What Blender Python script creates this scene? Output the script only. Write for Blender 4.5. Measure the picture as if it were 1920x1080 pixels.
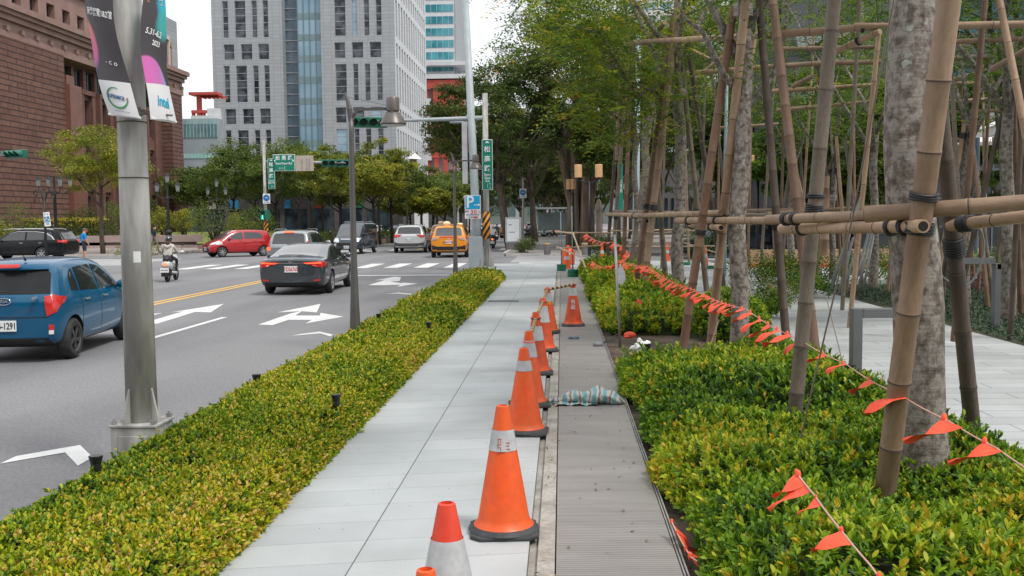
import bpy, bmesh, math, random
import numpy as np
from mathutils import Vector, Matrix
from mathutils.bvhtree import BVHTree
R = math.radians
rnd = random.Random(7)
for o in list(bpy.data.objects): bpy.data.objects.remove(o)
scene = bpy.context.scene
COL = scene.collection

# ---------------- camera ----------------
FPX, CH = 1867.0, 1.75
YAW, PITCH, ROLL = 0.0502686, 0.0680031, 0.009
_F = Vector((-math.sin(YAW)*math.cos(PITCH), math.cos(YAW)*math.cos(PITCH), -math.sin(PITCH)))
_R0 = Vector((math.cos(YAW), math.sin(YAW), 0)); _U0 = _R0.cross(_F)
_c, _s = math.cos(ROLL), math.sin(ROLL)
_R = _R0*_c - _U0*_s; _U = _R0*_s + _U0*_c
cam_d = bpy.data.cameras.new("camera"); cam = bpy.data.objects.new("camera", cam_d); COL.objects.link(cam)
cam.matrix_world = Matrix(((_R.x,_U.x,-_F.x,0),(_R.y,_U.y,-_F.y,0),(_R.z,_U.z,-_F.z,CH),(0,0,0,1)))
cam_d.sensor_width = 36; cam_d.lens = 36*FPX/1920; cam_d.clip_end = 3000; cam_d.clip_start = 0.05
scene.camera = cam
def ray(u, v): return _F + _R*((u-960)/FPX) + _U*((540-v)/FPX)
def G(u, v, z=0.0):
    d = ray(u, v); t = (z-CH)/d.z
    return Vector((d.x*t, d.y*t, z))
def P(u, v, y):
    d = ray(u, v); t = y/d.y
    return Vector((d.x*t, y, CH+d.z*t))

# ---------------- world, sun, exposure ----------------
world = bpy.data.worlds.new("World"); scene.world = world; world.use_nodes = True
wt = world.node_tree; wt.nodes.clear()
SUN_EL, SUN_AZ = R(58), R(128)     # azimuth measured clockwise from +Y
sky = wt.nodes.new('ShaderNodeTexSky'); sky.sky_type = 'NISHITA'; sky.sun_disc = False
sky.sun_elevation = SUN_EL; sky.sun_rotation = SUN_AZ; sky.air_density = 1.0; sky.dust_density = 4.0
hs = wt.nodes.new('ShaderNodeHueSaturation'); hs.inputs['Saturation'].default_value = 0.12; hs.inputs['Value'].default_value = 1.0
tc = wt.nodes.new('ShaderNodeTexCoord'); nz = wt.nodes.new('ShaderNodeTexNoise'); nz.inputs['Scale'].default_value = 2.2; nz.inputs['Detail'].default_value = 5
rp = wt.nodes.new('ShaderNodeValToRGB'); rp.color_ramp.elements[0].position = .3; rp.color_ramp.elements[0].color = (8.2,8.6,9.2,1); rp.color_ramp.elements[1].position = .7; rp.color_ramp.elements[1].color = (10.2,10.3,10.5,1)
mx = wt.nodes.new('ShaderNodeMixRGB'); mx.inputs[0].default_value = .88
bg = wt.nodes.new('ShaderNodeBackground'); bg.inputs[1].default_value = 0.082
wo = wt.nodes.new('ShaderNodeOutputWorld')
L = wt.links.new
L(sky.outputs[0], hs.inputs['Color']); L(tc.outputs['Generated'], nz.inputs['Vector']); L(nz.outputs[0], rp.inputs[0])
L(hs.outputs[0], mx.inputs[1]); L(rp.outputs[0], mx.inputs[2]); L(mx.outputs[0], bg.inputs[0]); L(bg.outputs[0], wo.inputs[0])
sd = bpy.data.lights.new("sun", 'SUN'); sd.energy = 1.5; sd.angle = R(11); sd.color = (1.0,.955,.89)
sun = bpy.data.objects.new("sun", sd); COL.objects.link(sun)
_dv = Vector((math.sin(SUN_AZ)*math.cos(SUN_EL), math.cos(SUN_AZ)*math.cos(SUN_EL), math.sin(SUN_EL)))
sun.rotation_euler = _dv.to_track_quat('Z','Y').to_euler(); sun.location = (0,0,60)
scene.view_settings.view_transform = 'Standard'; scene.view_settings.look = 'None'
scene.view_settings.exposure = 0.68; scene.view_settings.gamma = 1.0
scene.render.engine = 'CYCLES'
try:
    scene.cycles.use_denoising = True; scene.cycles.max_bounces = 6; scene.cycles.transparent_max_bounces = 6
except Exception: pass

# ---------------- materials ----------------
MATS = {}
def nodes(name):
    m = bpy.data.materials.new(name); m.use_nodes = True
    nt = m.node_tree; b = nt.nodes['Principled BSDF']
    return m, nt, b
def c4(c): return (c[0], c[1], c[2], 1)
def mat(name, col, rough=.6, col2=None, scale=4.0, bump=0.0, metal=0.0, detail=6, stretch=None, coat=0.0, spec=None, lo=.35, hi=.65, coord='Object', fine=None, orand=0):
    if name in MATS: return MATS[name]
    m, nt, b = nodes(name); L = nt.links.new
    b.inputs['Roughness'].default_value = rough; b.inputs['Metallic'].default_value = metal
    if coat: b.inputs['Coat Weight'].default_value = coat; b.inputs['Coat Roughness'].default_value = .04
    if spec is not None: b.inputs['Specular IOR Level'].default_value = spec
    if col2 is None: col2 = tuple(min(1, c*1.18) for c in col)
    t = nt.nodes.new('ShaderNodeTexCoord'); mp = nt.nodes.new('ShaderNodeMapping')
    if stretch: mp.inputs['Scale'].default_value = stretch
    n = nt.nodes.new('ShaderNodeTexNoise'); n.inputs['Scale'].default_value = scale; n.inputs['Detail'].default_value = detail
    r = nt.nodes.new('ShaderNodeValToRGB'); r.color_ramp.elements[0].position = lo; r.color_ramp.elements[1].position = hi
    r.color_ramp.elements[0].color = c4(col); r.color_ramp.elements[1].color = c4(col2)
    L(t.outputs[coord], mp.inputs[0]); L(mp.outputs[0], n.inputs['Vector']); L(n.outputs[0], r.inputs[0])
    out = r.outputs[0]
    if fine:   # (scale, strength): fine speckle
        n2 = nt.nodes.new('ShaderNodeTexNoise'); n2.inputs['Scale'].default_value = fine[0]; n2.inputs['Detail'].default_value = 3
        L(mp.outputs[0], n2.inputs['Vector'])
        r2 = nt.nodes.new('ShaderNodeValToRGB'); r2.color_ramp.elements[0].position = .3; r2.color_ramp.elements[1].position = .7
        k = 1-fine[1]; r2.color_ramp.elements[0].color = (k,k,k,1); r2.color_ramp.elements[1].color = (1,1,1,1)
        L(n2.outputs[0], r2.inputs[0])
        mu = nt.nodes.new('ShaderNodeMixRGB'); mu.blend_type = 'MULTIPLY'; mu.inputs[0].default_value = 1
        L(out, mu.inputs[1]); L(r2.outputs[0], mu.inputs[2]); out = mu.outputs[0]
    if orand:
        oi=nt.nodes.new('ShaderNodeObjectInfo'); mr=nt.nodes.new('ShaderNodeMapRange'); mr.inputs[3].default_value=1-orand; mr.inputs[4].default_value=1+orand*.6; L(oi.outputs['Random'],mr.inputs[0])
        hv=nt.nodes.new('ShaderNodeHueSaturation'); L(mr.outputs[0],hv.inputs['Value']); L(out,hv.inputs['Color']); out=hv.outputs[0]
    L(out, b.inputs['Base Color'])
    if bump:
        bp = nt.nodes.new('ShaderNodeBump'); bp.inputs['Strength'].default_value = bump; bp.inputs['Distance'].default_value = .02
        L(n.outputs[0], bp.inputs['Height']); L(bp.outputs[0], b.inputs['Normal'])
    MATS[name] = m; return m
def emis(name, col, strength):
    if name in MATS: return MATS[name]
    m, nt, b = nodes(name); b.inputs['Base Color'].default_value = c4(col)
    b.inputs['Emission Color'].default_value = c4(col); b.inputs['Emission Strength'].default_value = strength
    MATS[name] = m; return m
def leafmat(name, ramp, rough=.45, trans=.3):
    """ramp: list of (pos,col); driven by the mesh's per-leaf value 'hue'"""
    m, nt, b = nodes(name); L = nt.links.new
    a = nt.nodes.new('ShaderNodeAttribute'); a.attribute_name = 'hue'
    r = nt.nodes.new('ShaderNodeValToRGB'); cr = r.color_ramp
    while len(cr.elements) < len(ramp): cr.elements.new(.5)
    for e, (p, c) in zip(cr.elements, ramp): e.position = p; e.color = c4(c)
    L(a.outputs['Fac'], r.inputs[0]); L(r.outputs[0], b.inputs['Base Color'])
    b.inputs['Roughness'].default_value = rough; b.inputs['Specular IOR Level'].default_value = .35
    tr = nt.nodes.new('ShaderNodeBsdfTranslucent'); L(r.outputs[0], tr.inputs[0])
    ms = nt.nodes.new('ShaderNodeMixShader'); ms.inputs[0].default_value = trans
    L(b.outputs[0], ms.inputs[1]); L(tr.outputs[0], ms.inputs[2]); L(ms.outputs[0], nt.nodes['Material Output'].inputs[0])
    MATS[name] = m; return m
def brickmat(name, c1, c2, mortar, bw, bh, ms=.02, offset=.5, rough=.8, bump=.5, rot=(0,0,0), noise=.25, nscale=3.0, depth=.03):
    """block pattern laid in the object's own XZ plane by default"""
    if name in MATS: return MATS[name]
    m, nt, b = nodes(name); L = nt.links.new
    t = nt.nodes.new('ShaderNodeTexCoord'); mp = nt.nodes.new('ShaderNodeMapping'); mp.inputs['Rotation'].default_value = rot
    br = nt.nodes.new('ShaderNodeTexBrick'); br.offset = offset
    br.inputs['Color1'].default_value = c4(c1); br.inputs['Color2'].default_value = c4(c2); br.inputs['Mortar'].default_value = c4(mortar)
    br.inputs['Scale'].default_value = 1; br.inputs['Brick Width'].default_value = bw; br.inputs['Row Height'].default_value = bh
    br.inputs['Mortar Size'].default_value = ms; br.inputs['Mortar Smooth'].default_value = .2; br.inputs['Bias'].default_value = 0
    sp_=nt.nodes.new('ShaderNodeSeparateXYZ'); cb=nt.nodes.new('ShaderNodeCombineXYZ'); L(t.outputs['Object'], sp_.inputs[0])
    L(sp_.outputs[1 if rot[2] else 0], cb.inputs[0]); L(sp_.outputs[2], cb.inputs[1]); L(cb.outputs[0], br.inputs['Vector'])
    n = nt.nodes.new('ShaderNodeTexNoise'); n.inputs['Scale'].default_value = nscale; n.inputs['Detail'].default_value = 8
    L(t.outputs['Object'], n.inputs['Vector'])
    r = nt.nodes.new('ShaderNodeValToRGB'); k = 1-noise
    r.color_ramp.elements[0].position = .3; r.color_ramp.elements[1].position = .7
    r.color_ramp.elements[0].color = (k,k,k,1); r.color_ramp.elements[1].color = (1,1,1,1)
    mu = nt.nodes.new('ShaderNodeMixRGB'); mu.blend_type = 'MULTIPLY'; mu.inputs[0].default_value = 1
    L(n.outputs[0], r.inputs[0]); L(br.outputs['Color'], mu.inputs[1]); L(r.outputs[0], mu.inputs[2]); L(mu.outputs[0], b.inputs['Base Color'])
    b.inputs['Roughness'].default_value = rough
    if bump:
        bp = nt.nodes.new('ShaderNodeBump'); bp.inputs['Strength'].default_value = bump; bp.inputs['Distance'].default_value = depth; bp.invert = True
        L(br.outputs['Fac'], bp.inputs['Height']); L(bp.outputs[0], b.inputs['Normal'])
    MATS[name] = m; return m

# ---------------- object helpers ----------------
def tag(o, label=None, cat=None, group=None, kind=None):
    if label: o['label'] = label
    if cat: o['category'] = cat
    if group: o['group'] = group
    if kind: o['kind'] = kind
    return o
def thing(name, label, cat, loc=(0,0,0), rz=0, group=None):
    o = bpy.data.objects.new(name, None); COL.objects.link(o); o.empty_display_size = .1
    o.location = loc; o.rotation_euler = (0,0,rz); return tag(o, label, cat, group)
def kids(o): return [c for c in bpy.data.objects if c.parent == o]
KIDS = {}
def dup(root, loc, rz=None, label=None, group=None, scale=None):
    r = root.copy(); COL.objects.link(r); r.location = loc
    if rz is not None: r.rotation_euler = (r.rotation_euler.x, r.rotation_euler.y, rz)
    if scale is not None: r.scale = (scale,)*3 if not hasattr(scale,'__len__') else scale
    if label: r['label'] = label
    if group: r['group'] = group
    def rec(src, dst):
        for ch in KIDS.get(src.name, []):
            c = ch.copy(); COL.objects.link(c); c.parent = dst; KIDS.setdefault(dst.name, []).append(c)
            rec(ch, c)
    rec(root, r); return r
class MB:
    def __init__(s): s.v=[]; s.f=[]; s.m=[]; s.mi=0
    def add(s, vs, fs, mi=None):
        k=len(s.v); s.v += [tuple(x) for x in vs]; s.f += [tuple(i+k for i in f) for f in fs]; s.m += [s.mi if mi is None else mi]*len(fs); return s
    def box(s, x0,x1,y0,y1,z0,z1, M=None, mi=None):
        vs=[Vector((x,y,z)) for z in (z0,z1) for y in (y0,y1) for x in (x0,x1)]
        if M is not None: vs=[M@v for v in vs]
        return s.add(vs, [(0,2,3,1),(4,5,7,6),(0,1,5,4),(2,6,7,3),(0,4,6,2),(1,3,7,5)], mi)
    def bar(s, a, b, w, h=None, mi=None):
        a=Vector(a); b=Vector(b); h=w if h is None else h; d=b-a; l=d.length; q=d.to_track_quat('Z','Y').to_matrix().to_4x4()
        M=Matrix.Translation(a)@q
        return s.box(-w/2,w/2,-h/2,h/2,0,l,M,mi)
    def tube(s, pts, rad, n=8, cap=True, mi=None):
        pts=[Vector(p) for p in pts]
        if not hasattr(rad,'__len__'): rad=[rad]*len(pts)
        k=len(s.v); up=None; vs=[]; fs=[]
        for i,p in enumerate(pts):
            d=(pts[min(i+1,len(pts)-1)]-pts[max(i-1,0)])
            if d.length<1e-9: d=Vector((0,0,1))
            d.normalize()
            if up is None:
                up=Vector((1,0,0)) if abs(d.x)<.9 else Vector((0,1,0))
            up=(up-d*up.dot(d)).normalized(); w=d.cross(up)
            for j in range(n):
                a=2*math.pi*j/n; vs.append(p+(up*math.cos(a)+w*math.sin(a))*rad[i])
        for i in range(len(pts)-1):
            for j in range(n):
                a=i*n+j; b=i*n+(j+1)%n; fs.append((a,b,b+n,a+n))
        if cap: fs.append(tuple(range(n-1,-1,-1))); fs.append(tuple(range((len(pts)-1)*n,len(pts)*n)))
        return s.add(vs, fs, mi)
    def cyl(s, a, b, r0, r1=None, n=12, cap=True, mi=None): return s.tube([a,b],[r0, r0 if r1 is None else r1], n, cap, mi)
    def lathe(s, prof, n=16, c=(0,0,0), M=None, mi=None, cap=True):
        vs=[];fs=[]
        for r,z in prof:
            for j in range(n):
                a=2*math.pi*j/n; vs.append(Vector((r*math.cos(a),r*math.sin(a),z)))
        if M is not None: vs=[M@v for v in vs]
        vs=[v+Vector(c) for v in vs]
        for i in range(len(prof)-1):
            for j in range(n):
                a=i*n+j; b=i*n+(j+1)%n; fs.append((a,b,b+n,a+n))
        if cap: fs.append(tuple(range(n-1,-1,-1))); fs.append(tuple(range((len(prof)-1)*n,len(prof)*n)))
        return s.add(vs,fs,mi)
    def prism(s, poly, z0, z1, M=None, mi=None):
        n=len(poly); vs=[Vector((x,y,z0)) for x,y in poly]+[Vector((x,y,z1)) for x,y in poly]
        if M is not None: vs=[M@v for v in vs]
        fs=[tuple(range(n-1,-1,-1)), tuple(range(n,2*n))]+[(i,(i+1)%n,(i+1)%n+n,i+n) for i in range(n)]
        return s.add(vs,fs,mi)
    def sphere(s, c, r, n=10, m=7, M=None, mi=None):
        r=Vector(r) if hasattr(r,'__len__') else Vector((r,r,r)); c=Vector(c)
        prof=[]
        vs=[];fs=[]
        for i in range(m+1):
            t=math.pi*i/m
            for j in range(n):
                a=2*math.pi*j/n; p=Vector((math.sin(t)*math.cos(a)*r.x, math.sin(t)*math.sin(a)*r.y, -math.cos(t)*r.z))
                if M is not None: p=M@p
                vs.append(c+p)
        for i in range(m):
            for j in range(n):
                a=i*n+j; b=i*n+(j+1)%n; fs.append((a,b,b+n,a+n))
        return s.add(vs,fs,mi)
    def build(s, name, mats, parent=None, smooth=False, loc=None, bevel=0, auto=None):
        me=bpy.data.meshes.new(name); me.from_pydata(s.v,[],s.f)
        if not isinstance(mats,(list,tuple)): mats=[mats]
        for m in mats: me.materials.append(m)
        if len(mats)>1: me.polygons.foreach_set('material_index', s.m)
        if smooth: me.polygons.foreach_set('use_smooth',[True]*len(s.f))
        me.validate(); me.update()
        if auto is not None:
            me.polygons.foreach_set('use_smooth',[True]*len(me.polygons)); me.set_sharp_from_angle(angle=R(auto))
        o=bpy.data.objects.new(name,me); COL.objects.link(o)
        if parent is not None: o.parent=parent; KIDS.setdefault(parent.name,[]).append(o)
        if loc is not None: o.location=loc
        if bevel:
            md=o.modifiers.new('bevel','BEVEL'); md.width=bevel; md.segments=2; md.limit_method='ANGLE'; md.harden_normals=False
        return o
def fixk(o, parent): o.parent=parent; KIDS.setdefault(parent.name,[]).append(o)
def lettering(txt, size, m, M, parent, name='lettering', ext=.002, bold=False, sx=1.0, align='CENTER', spacing=1.0, line=1.0):
    """flat lettering mesh; text plane = local XY of M"""
    cu=bpy.data.curves.new(name,'FONT'); cu.body=txt; cu.size=size; cu.align_x=align; cu.align_y='CENTER'; cu.extrude=ext; cu.resolution_u=3
    cu.space_character=spacing; cu.space_line=line
    if bold: cu.offset=size*.018
    t=bpy.data.objects.new(name,cu); COL.objects.link(t)
    dg=bpy.context.evaluated_depsgraph_get(); me=bpy.data.meshes.new_from_object(t.evaluated_get(dg)); me.name=name
    bpy.data.objects.remove(t); bpy.data.curves.remove(cu)
    me.transform(M@Matrix.Diagonal((sx,1,1,1))); me.materials.clear(); me.materials.append(m)
    o=bpy.data.objects.new(name,me); COL.objects.link(o)
    if parent is not None: fixk(o,parent)
    return o
def face_M(origin, facing=(0,-1,0), up=(0,0,1)):
    """matrix whose XY plane is upright and whose +Z looks along 'facing'"""
    z=Vector(facing).normalized(); y=Vector(up); y=(y-z*y.dot(z)).normalized(); x=y.cross(z)
    return Matrix(((x.x,y.x,z.x,origin[0]),(x.y,y.y,z.y,origin[1]),(x.z,y.z,z.z,origin[2]),(0,0,0,1)))
# ---- leaves ----
def leafmesh(name, C, A, N, ln, wd, hue, m, parent=None, hexa=False, fold=.18):
    """C base points, A leaf directions, N rough normals, ln/wd sizes, hue per leaf (numpy)"""
    n=len(C); A=A/np.maximum(np.linalg.norm(A,axis=1,keepdims=True),1e-6)
    S=np.cross(A,N); S/=np.maximum(np.linalg.norm(S,axis=1,keepdims=True),1e-6); Nn=np.cross(S,A)
    ln=ln[:,None]; wd=wd[:,None]
    if hexa:
        k=6; V=np.empty((n,6,3),np.float32)
        V[:,0]=C; V[:,1]=C+A*ln*.35+S*wd*.42+Nn*wd*fold; V[:,2]=C+A*ln*.75+S*wd*.38+Nn*wd*fold*.8-Nn*ln*.03
        V[:,3]=C+A*ln-Nn*ln*.08; V[:,4]=C+A*ln*.75-S*wd*.38+Nn*wd*fold*.8-Nn*ln*.03; V[:,5]=C+A*ln*.35-S*wd*.42+Nn*wd*fold
    else:
        k=4; V=np.empty((n,4,3),np.float32)
        V[:,0]=C; V[:,1]=C+A*ln*.5+S*wd*.5+Nn*wd*fold; V[:,2]=C+A*ln; V[:,3]=C+A*ln*.5-S*wd*.5+Nn*wd*fold
    me=bpy.data.meshes.new(name)
    me.vertices.add(n*k); me.vertices.foreach_set('co', V.reshape(-1))
    me.loops.add(n*k); me.loops.foreach_set('vertex_index', np.arange(n*k,dtype=np.int32))
    me.polygons.add(n); me.polygons.foreach_set('loop_start', np.arange(0,n*k,k,dtype=np.int32)); me.polygons.foreach_set('loop_total', np.full(n,k,np.int32))
    me.update(calc_edges=True)
    at=me.attributes.new('hue','FLOAT','FACE'); at.data.foreach_set('value', hue.astype(np.float32))
    me.materials.append(m)
    o=bpy.data.objects.new(name,me); COL.objects.link(o)
    if parent is not None: fixk(o,parent)
    return o
def nrand(rs, n): 
    d=rs.normal(size=(n,3)); return d/np.linalg.norm(d,axis=1,keepdims=True)
# ================= SETTING =================
RD = -0.13
asphalt = mat('asphalt',(.20,.198,.208),.9,(.26,.256,.264),.55,.0,detail=10,fine=(70,.34),stretch=(1,.22,1),lo=.38,hi=.60)
def worldmat_tiles(name, base, base2, bw, bh, mort, skew=0.0, shift=(0,0), ms=.004, fine=.1, rough=.55, offset=.5, rz=0):
    m, nt, b = nodes(name); L=nt.links.new
    t=nt.nodes.new('ShaderNodeTexCoord'); mp=nt.nodes.new('ShaderNodeMapping'); mp.inputs['Location'].default_value=(shift[0],shift[1],0); mp.inputs['Rotation'].default_value=(0,0,rz)
    sx=nt.nodes.new('ShaderNodeSeparateXYZ'); cx=nt.nodes.new('ShaderNodeCombineXYZ'); ml=nt.nodes.new('ShaderNodeMath'); ml.operation='MULTIPLY_ADD'; ml.inputs[1].default_value=-skew
    L(t.outputs['Object'],mp.inputs[0]); L(mp.outputs[0],sx.inputs[0]); L(sx.outputs[0],ml.inputs[0]); L(sx.outputs[1],ml.inputs[2]); L(sx.outputs[0],cx.inputs[0]); L(ml.outputs[0],cx.inputs[1])
    br=nt.nodes.new('ShaderNodeTexBrick'); br.offset=offset; br.inputs['Scale'].default_value=1
    br.inputs['Color1'].default_value=c4(base); br.inputs['Color2'].default_value=c4(base2); br.inputs['Mortar'].default_value=c4(mort)
    br.inputs['Brick Width'].default_value=bw; br.inputs['Row Height'].default_value=bh; br.inputs['Mortar Size'].default_value=ms; br.inputs['Mortar Smooth'].default_value=.1
    L(cx.outputs[0],br.inputs['Vector'])
    n=nt.nodes.new('ShaderNodeTexNoise'); n.inputs['Scale'].default_value=90; n.inputs['Detail'].default_value=4; L(t.outputs['Object'],n.inputs['Vector'])
    r=nt.nodes.new('ShaderNodeValToRGB'); r.color_ramp.elements[0].position=.3; r.color_ramp.elements[1].position=.72; k=1-fine
    r.color_ramp.elements[0].color=(k,k,k,1); r.color_ramp.elements[1].color=(1,1,1,1); L(n.outputs[0],r.inputs[0])
    n3=nt.nodes.new('ShaderNodeTexNoise'); n3.inputs['Scale'].default_value=.9; n3.inputs['Detail'].default_value=6; L(t.outputs['Object'],n3.inputs['Vector'])
    r3=nt.nodes.new('ShaderNodeValToRGB'); r3.color_ramp.elements[0].position=.35; r3.color_ramp.elements[1].position=.6
    r3.color_ramp.elements[0].color=(.80,.80,.79,1); r3.color_ramp.elements[1].color=(1,1,1,1); L(n3.outputs[0],r3.inputs[0])
    m1=nt.nodes.new('ShaderNodeMixRGB'); m1.blend_type='MULTIPLY'; m1.inputs[0].default_value=1; L(br.outputs[0],m1.inputs[1]); L(r.outputs[0],m1.inputs[2])
    m2=nt.nodes.new('ShaderNodeMixRGB'); m2.blend_type='MULTIPLY'; m2.inputs[0].default_value=1; L(m1.outputs[0],m2.inputs[1]); L(r3.outputs[0],m2.inputs[2])
    L(m2.outputs[0],b.inputs['Base Color']); b.inputs['Roughness'].default_value=rough
    MATS[name]=m; return m
gran = worldmat_tiles('pale_granite',(.445,.47,.48),(.51,.535,.54),1.36,.355,(.27,.28,.285),skew=.19,shift=(1.08,0),ms=.003,offset=0)
gran2 = worldmat_tiles('plaza_granite',(.44,.455,.455),(.53,.545,.545),1.25,.30,(.17,.175,.175),skew=.02,ms=.006,fine=.14)
brickpave = worldmat_tiles('grey_pavers',(.27,.255,.24),(.33,.31,.29),.4,.4,(.17,.16,.15),ms=.012,fine=.2,offset=.5)
pinkpave = worldmat_tiles('pink_pavers',(.36,.30,.28),(.42,.36,.34),.5,.5,(.25,.22,.2),ms=.015,fine=.15,offset=.5)
soil = mat('soil',(.07,.05,.035),.95,(.17,.125,.09),3.5,.8,detail=12,fine=(40,.5))
curbm = mat('kerb_concrete',(.42,.42,.41),.8,(.52,.52,.5),3,.1,fine=(50,.15))
edgem = mat('old_concrete',(.30,.27,.235),.9,(.46,.43,.39),5,.3,detail=10,fine=(30,.3))
white_paint = mat('road_paint',(.66,.66,.65),.7,(.76,.76,.75),2.5,fine=(45,.18))
yellow_paint = mat('road_paint_yellow',(.72,.40,.06),.7,(.78,.46,.1),3)
def struct(o): o['kind']='structure'; return o
def slab(name, x0,x1,y0,y1,z0,z1, m): return struct(MB().box(x0,x1,y0,y1,z0,z1).build(name,m))
def sheet(name, poly, z, m): return struct(MB().add([(x,y,z) for x,y in poly],[tuple(range(len(poly)))]).build(name,m))
sheet('ground',[(-900,-60),(900,-60),(900,1800),(-900,1800)],-.2,asphalt)
sheet('road',[(-160,-20),(-3.30,-20),(-3.30,41.5),(16,41.5),(160,41.5),(160,49.2),(14,49.2),(-2.3,53),(-2.9,55),(-3.2,900),(-14.8,900),(-14.8,64),(-17,60),(-160,60)],RD,asphalt)
slab('kerb',-3.30,-3.13,-5,38.2,RD-.05,.004,curbm)
slab('planting_soil',-3.127,-1.762,-5,31.5,RD,-.03,soil)
slab('sidewalk',-1.76,-.185,-5,41.5,RD-.04,0,gran)
slab('sidewalk',-3.127,-1.763,31.503,40.2,RD-.04,-.002,gran)
slab('kerb',-3.30,-3.13,38.203,40.2,RD-.05,-.004,curbm)
slab('sidewalk',-.183,.62,33.6,41.5,RD-.04,.003,gran)
slab('sidewalk',.623,6.0,33.6,42.0,RD-.04,0,gran2)
slab('sidewalk_edging',-.135,-.045,-5,33.4,-.1,-.004,edgem)
slab('sidewalk_edging',-.182,-.138,-5,33.4,-.1,-.03,edgem)
slab('bed_soil',.625,2.95,-5,33.4,-.2,-.05,soil)
slab('plaza',2.955,6.2,-5,33.5,-.2,.0,gran2)
slab('plaza',6.205,40,26.5,44.5,-.2,-.006,gran2)
lawn_m = mat('lawn',(.045,.07,.028),.9,(.08,.12,.045),6,.5,fine=(50,.5))
slab('lawn_soil',6.205,40,-5,26.4,-.2,-.03,mat('dark_soil',(.05,.055,.03),.95,(.09,.09,.05),4,.5))
slab('paving_joint',-1.0835,-1.0765,-5,41.4,-.01,.0008,mat('joint_dark',(.12,.12,.12),.9))
# metal cover plates of the trench: one strip of separate plates
platem = mat('grey_plate',(.235,.218,.205),.45,(.30,.28,.265),1.6,.0,metal=.25,detail=8,fine=(25,.12),stretch=(.6,3,1))
def platemat():
    m,nt,b=nodes('ribbed_plate'); L=nt.links.new
    t=nt.nodes.new('ShaderNodeTexCoord'); sx=nt.nodes.new('ShaderNodeSeparateXYZ'); L(t.outputs['Object'],sx.inputs[0])
    cx=nt.nodes.new('ShaderNodeCombineXYZ'); L(sx.outputs[1],cx.inputs[0])
    w=nt.nodes.new('ShaderNodeTexWave'); w.bands_direction='X'; w.inputs['Scale'].default_value=11; w.inputs['Distortion'].default_value=0; L(cx.outputs[0],w.inputs['Vector'])
    n=nt.nodes.new('ShaderNodeTexNoise'); n.inputs['Scale'].default_value=2.6; n.inputs['Detail'].default_value=9
    mp=nt.nodes.new('ShaderNodeMapping'); mp.inputs['Scale'].default_value=(.5,2.4,1); L(t.outputs['Object'],mp.inputs[0]); L(mp.outputs[0],n.inputs['Vector'])
    r=nt.nodes.new('ShaderNodeValToRGB'); r.color_ramp.elements[0].position=.32; r.color_ramp.elements[1].position=.7
    r.color_ramp.elements[0].color=(.275,.255,.242,1); r.color_ramp.elements[1].color=(.345,.322,.307,1); L(n.outputs[0],r.inputs[0])
    r2=nt.nodes.new('ShaderNodeValToRGB'); r2.color_ramp.elements[0].position=.0; r2.color_ramp.elements[1].position=.4
    r2.color_ramp.elements[0].color=(.62,.62,.62,1); r2.color_ramp.elements[1].color=(1,1,1,1); L(w.outputs[0],r2.inputs[0])
    mu=nt.nodes.new('ShaderNodeMixRGB'); mu.blend_type='MULTIPLY'; mu.inputs[0].default_value=1; L(r.outputs[0],mu.inputs[1]); L(r2.outputs[0],mu.inputs[2]); L(mu.outputs[0],b.inputs['Base Color'])
    b.inputs['Roughness'].default_value=.5; b.inputs['Metallic'].default_value=.2
    bp=nt.nodes.new('ShaderNodeBump'); bp.inputs['Strength'].default_value=.35; bp.inputs['Distance'].default_value=.01; L(w.outputs[0],bp.inputs['Height']); L(bp.outputs[0],b.inputs['Normal'])
    return m
ribm=platemat()
pl=struct(thing('trench_cover',None,None)); 
yy=-1.2; k=0
while yy<33:
    l=1.0+.0*k
    o=MB().box(-.038,.587,yy+.004,yy+l-.004,-.03,.004).build('cover_plate',ribm,pl,bevel=.003); yy+=l; k+=1
for (x0,x1,z) in ((.592,.600,.006),(.607,.615,.012)):
    MB().box(x0,x1,-5,33.4,-.05,z).build('edge_angle',mat('galvanised',(.33,.32,.31),.45,(.45,.44,.43),6,metal=.5),pl)
# paving beyond the side street
slab('far_sidewalk',-3.0,2.2,52.0,900,RD-.04,0,brickpave)
slab('far_kerb',-3.2,-3.003,53.5,900,RD-.05,.003,curbm)
slab('far_plaza',2.205,160,52.0,220,RD-.04,-.003,pinkpave)
slab('far_kerb',-2.9,2.2,51.75,51.996,RD-.05,.003,curbm)
slab('left_pavement',-160,-14.9,64.3,900,RD-.04,.0,pinkpave)
slab('left_pavement',-160,-24.0,55.0,64.297,RD-.04,-.02,pinkpave)
slab('kerb',-160,-23.9,54.8,54.997,RD-.05,-.015,curbm)
# lawn across the street, slightly raised mound
lm=MB(); N=24
for i in range(N+1):
    for j in range(9):
        x=-40+i*17.0/N; y=77+j*3; lm.v.append((x,y,.05+1.0*math.sin(math.pi*min(1,(j+.2)/8))*.9*(1 if 0<i<N else .3)))
for i in range(N):
    for j in range(8): a=i*9+j; lm.f.append((a,a+9,a+10,a+1)); lm.m.append(0)
struct(lm.build('lawn',mat('yellow_green_lawn',(.16,.20,.045),.95,(.22,.26,.06),2,fine=(8,.3)),smooth=True))  # plain yellow-green grass colour
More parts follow.
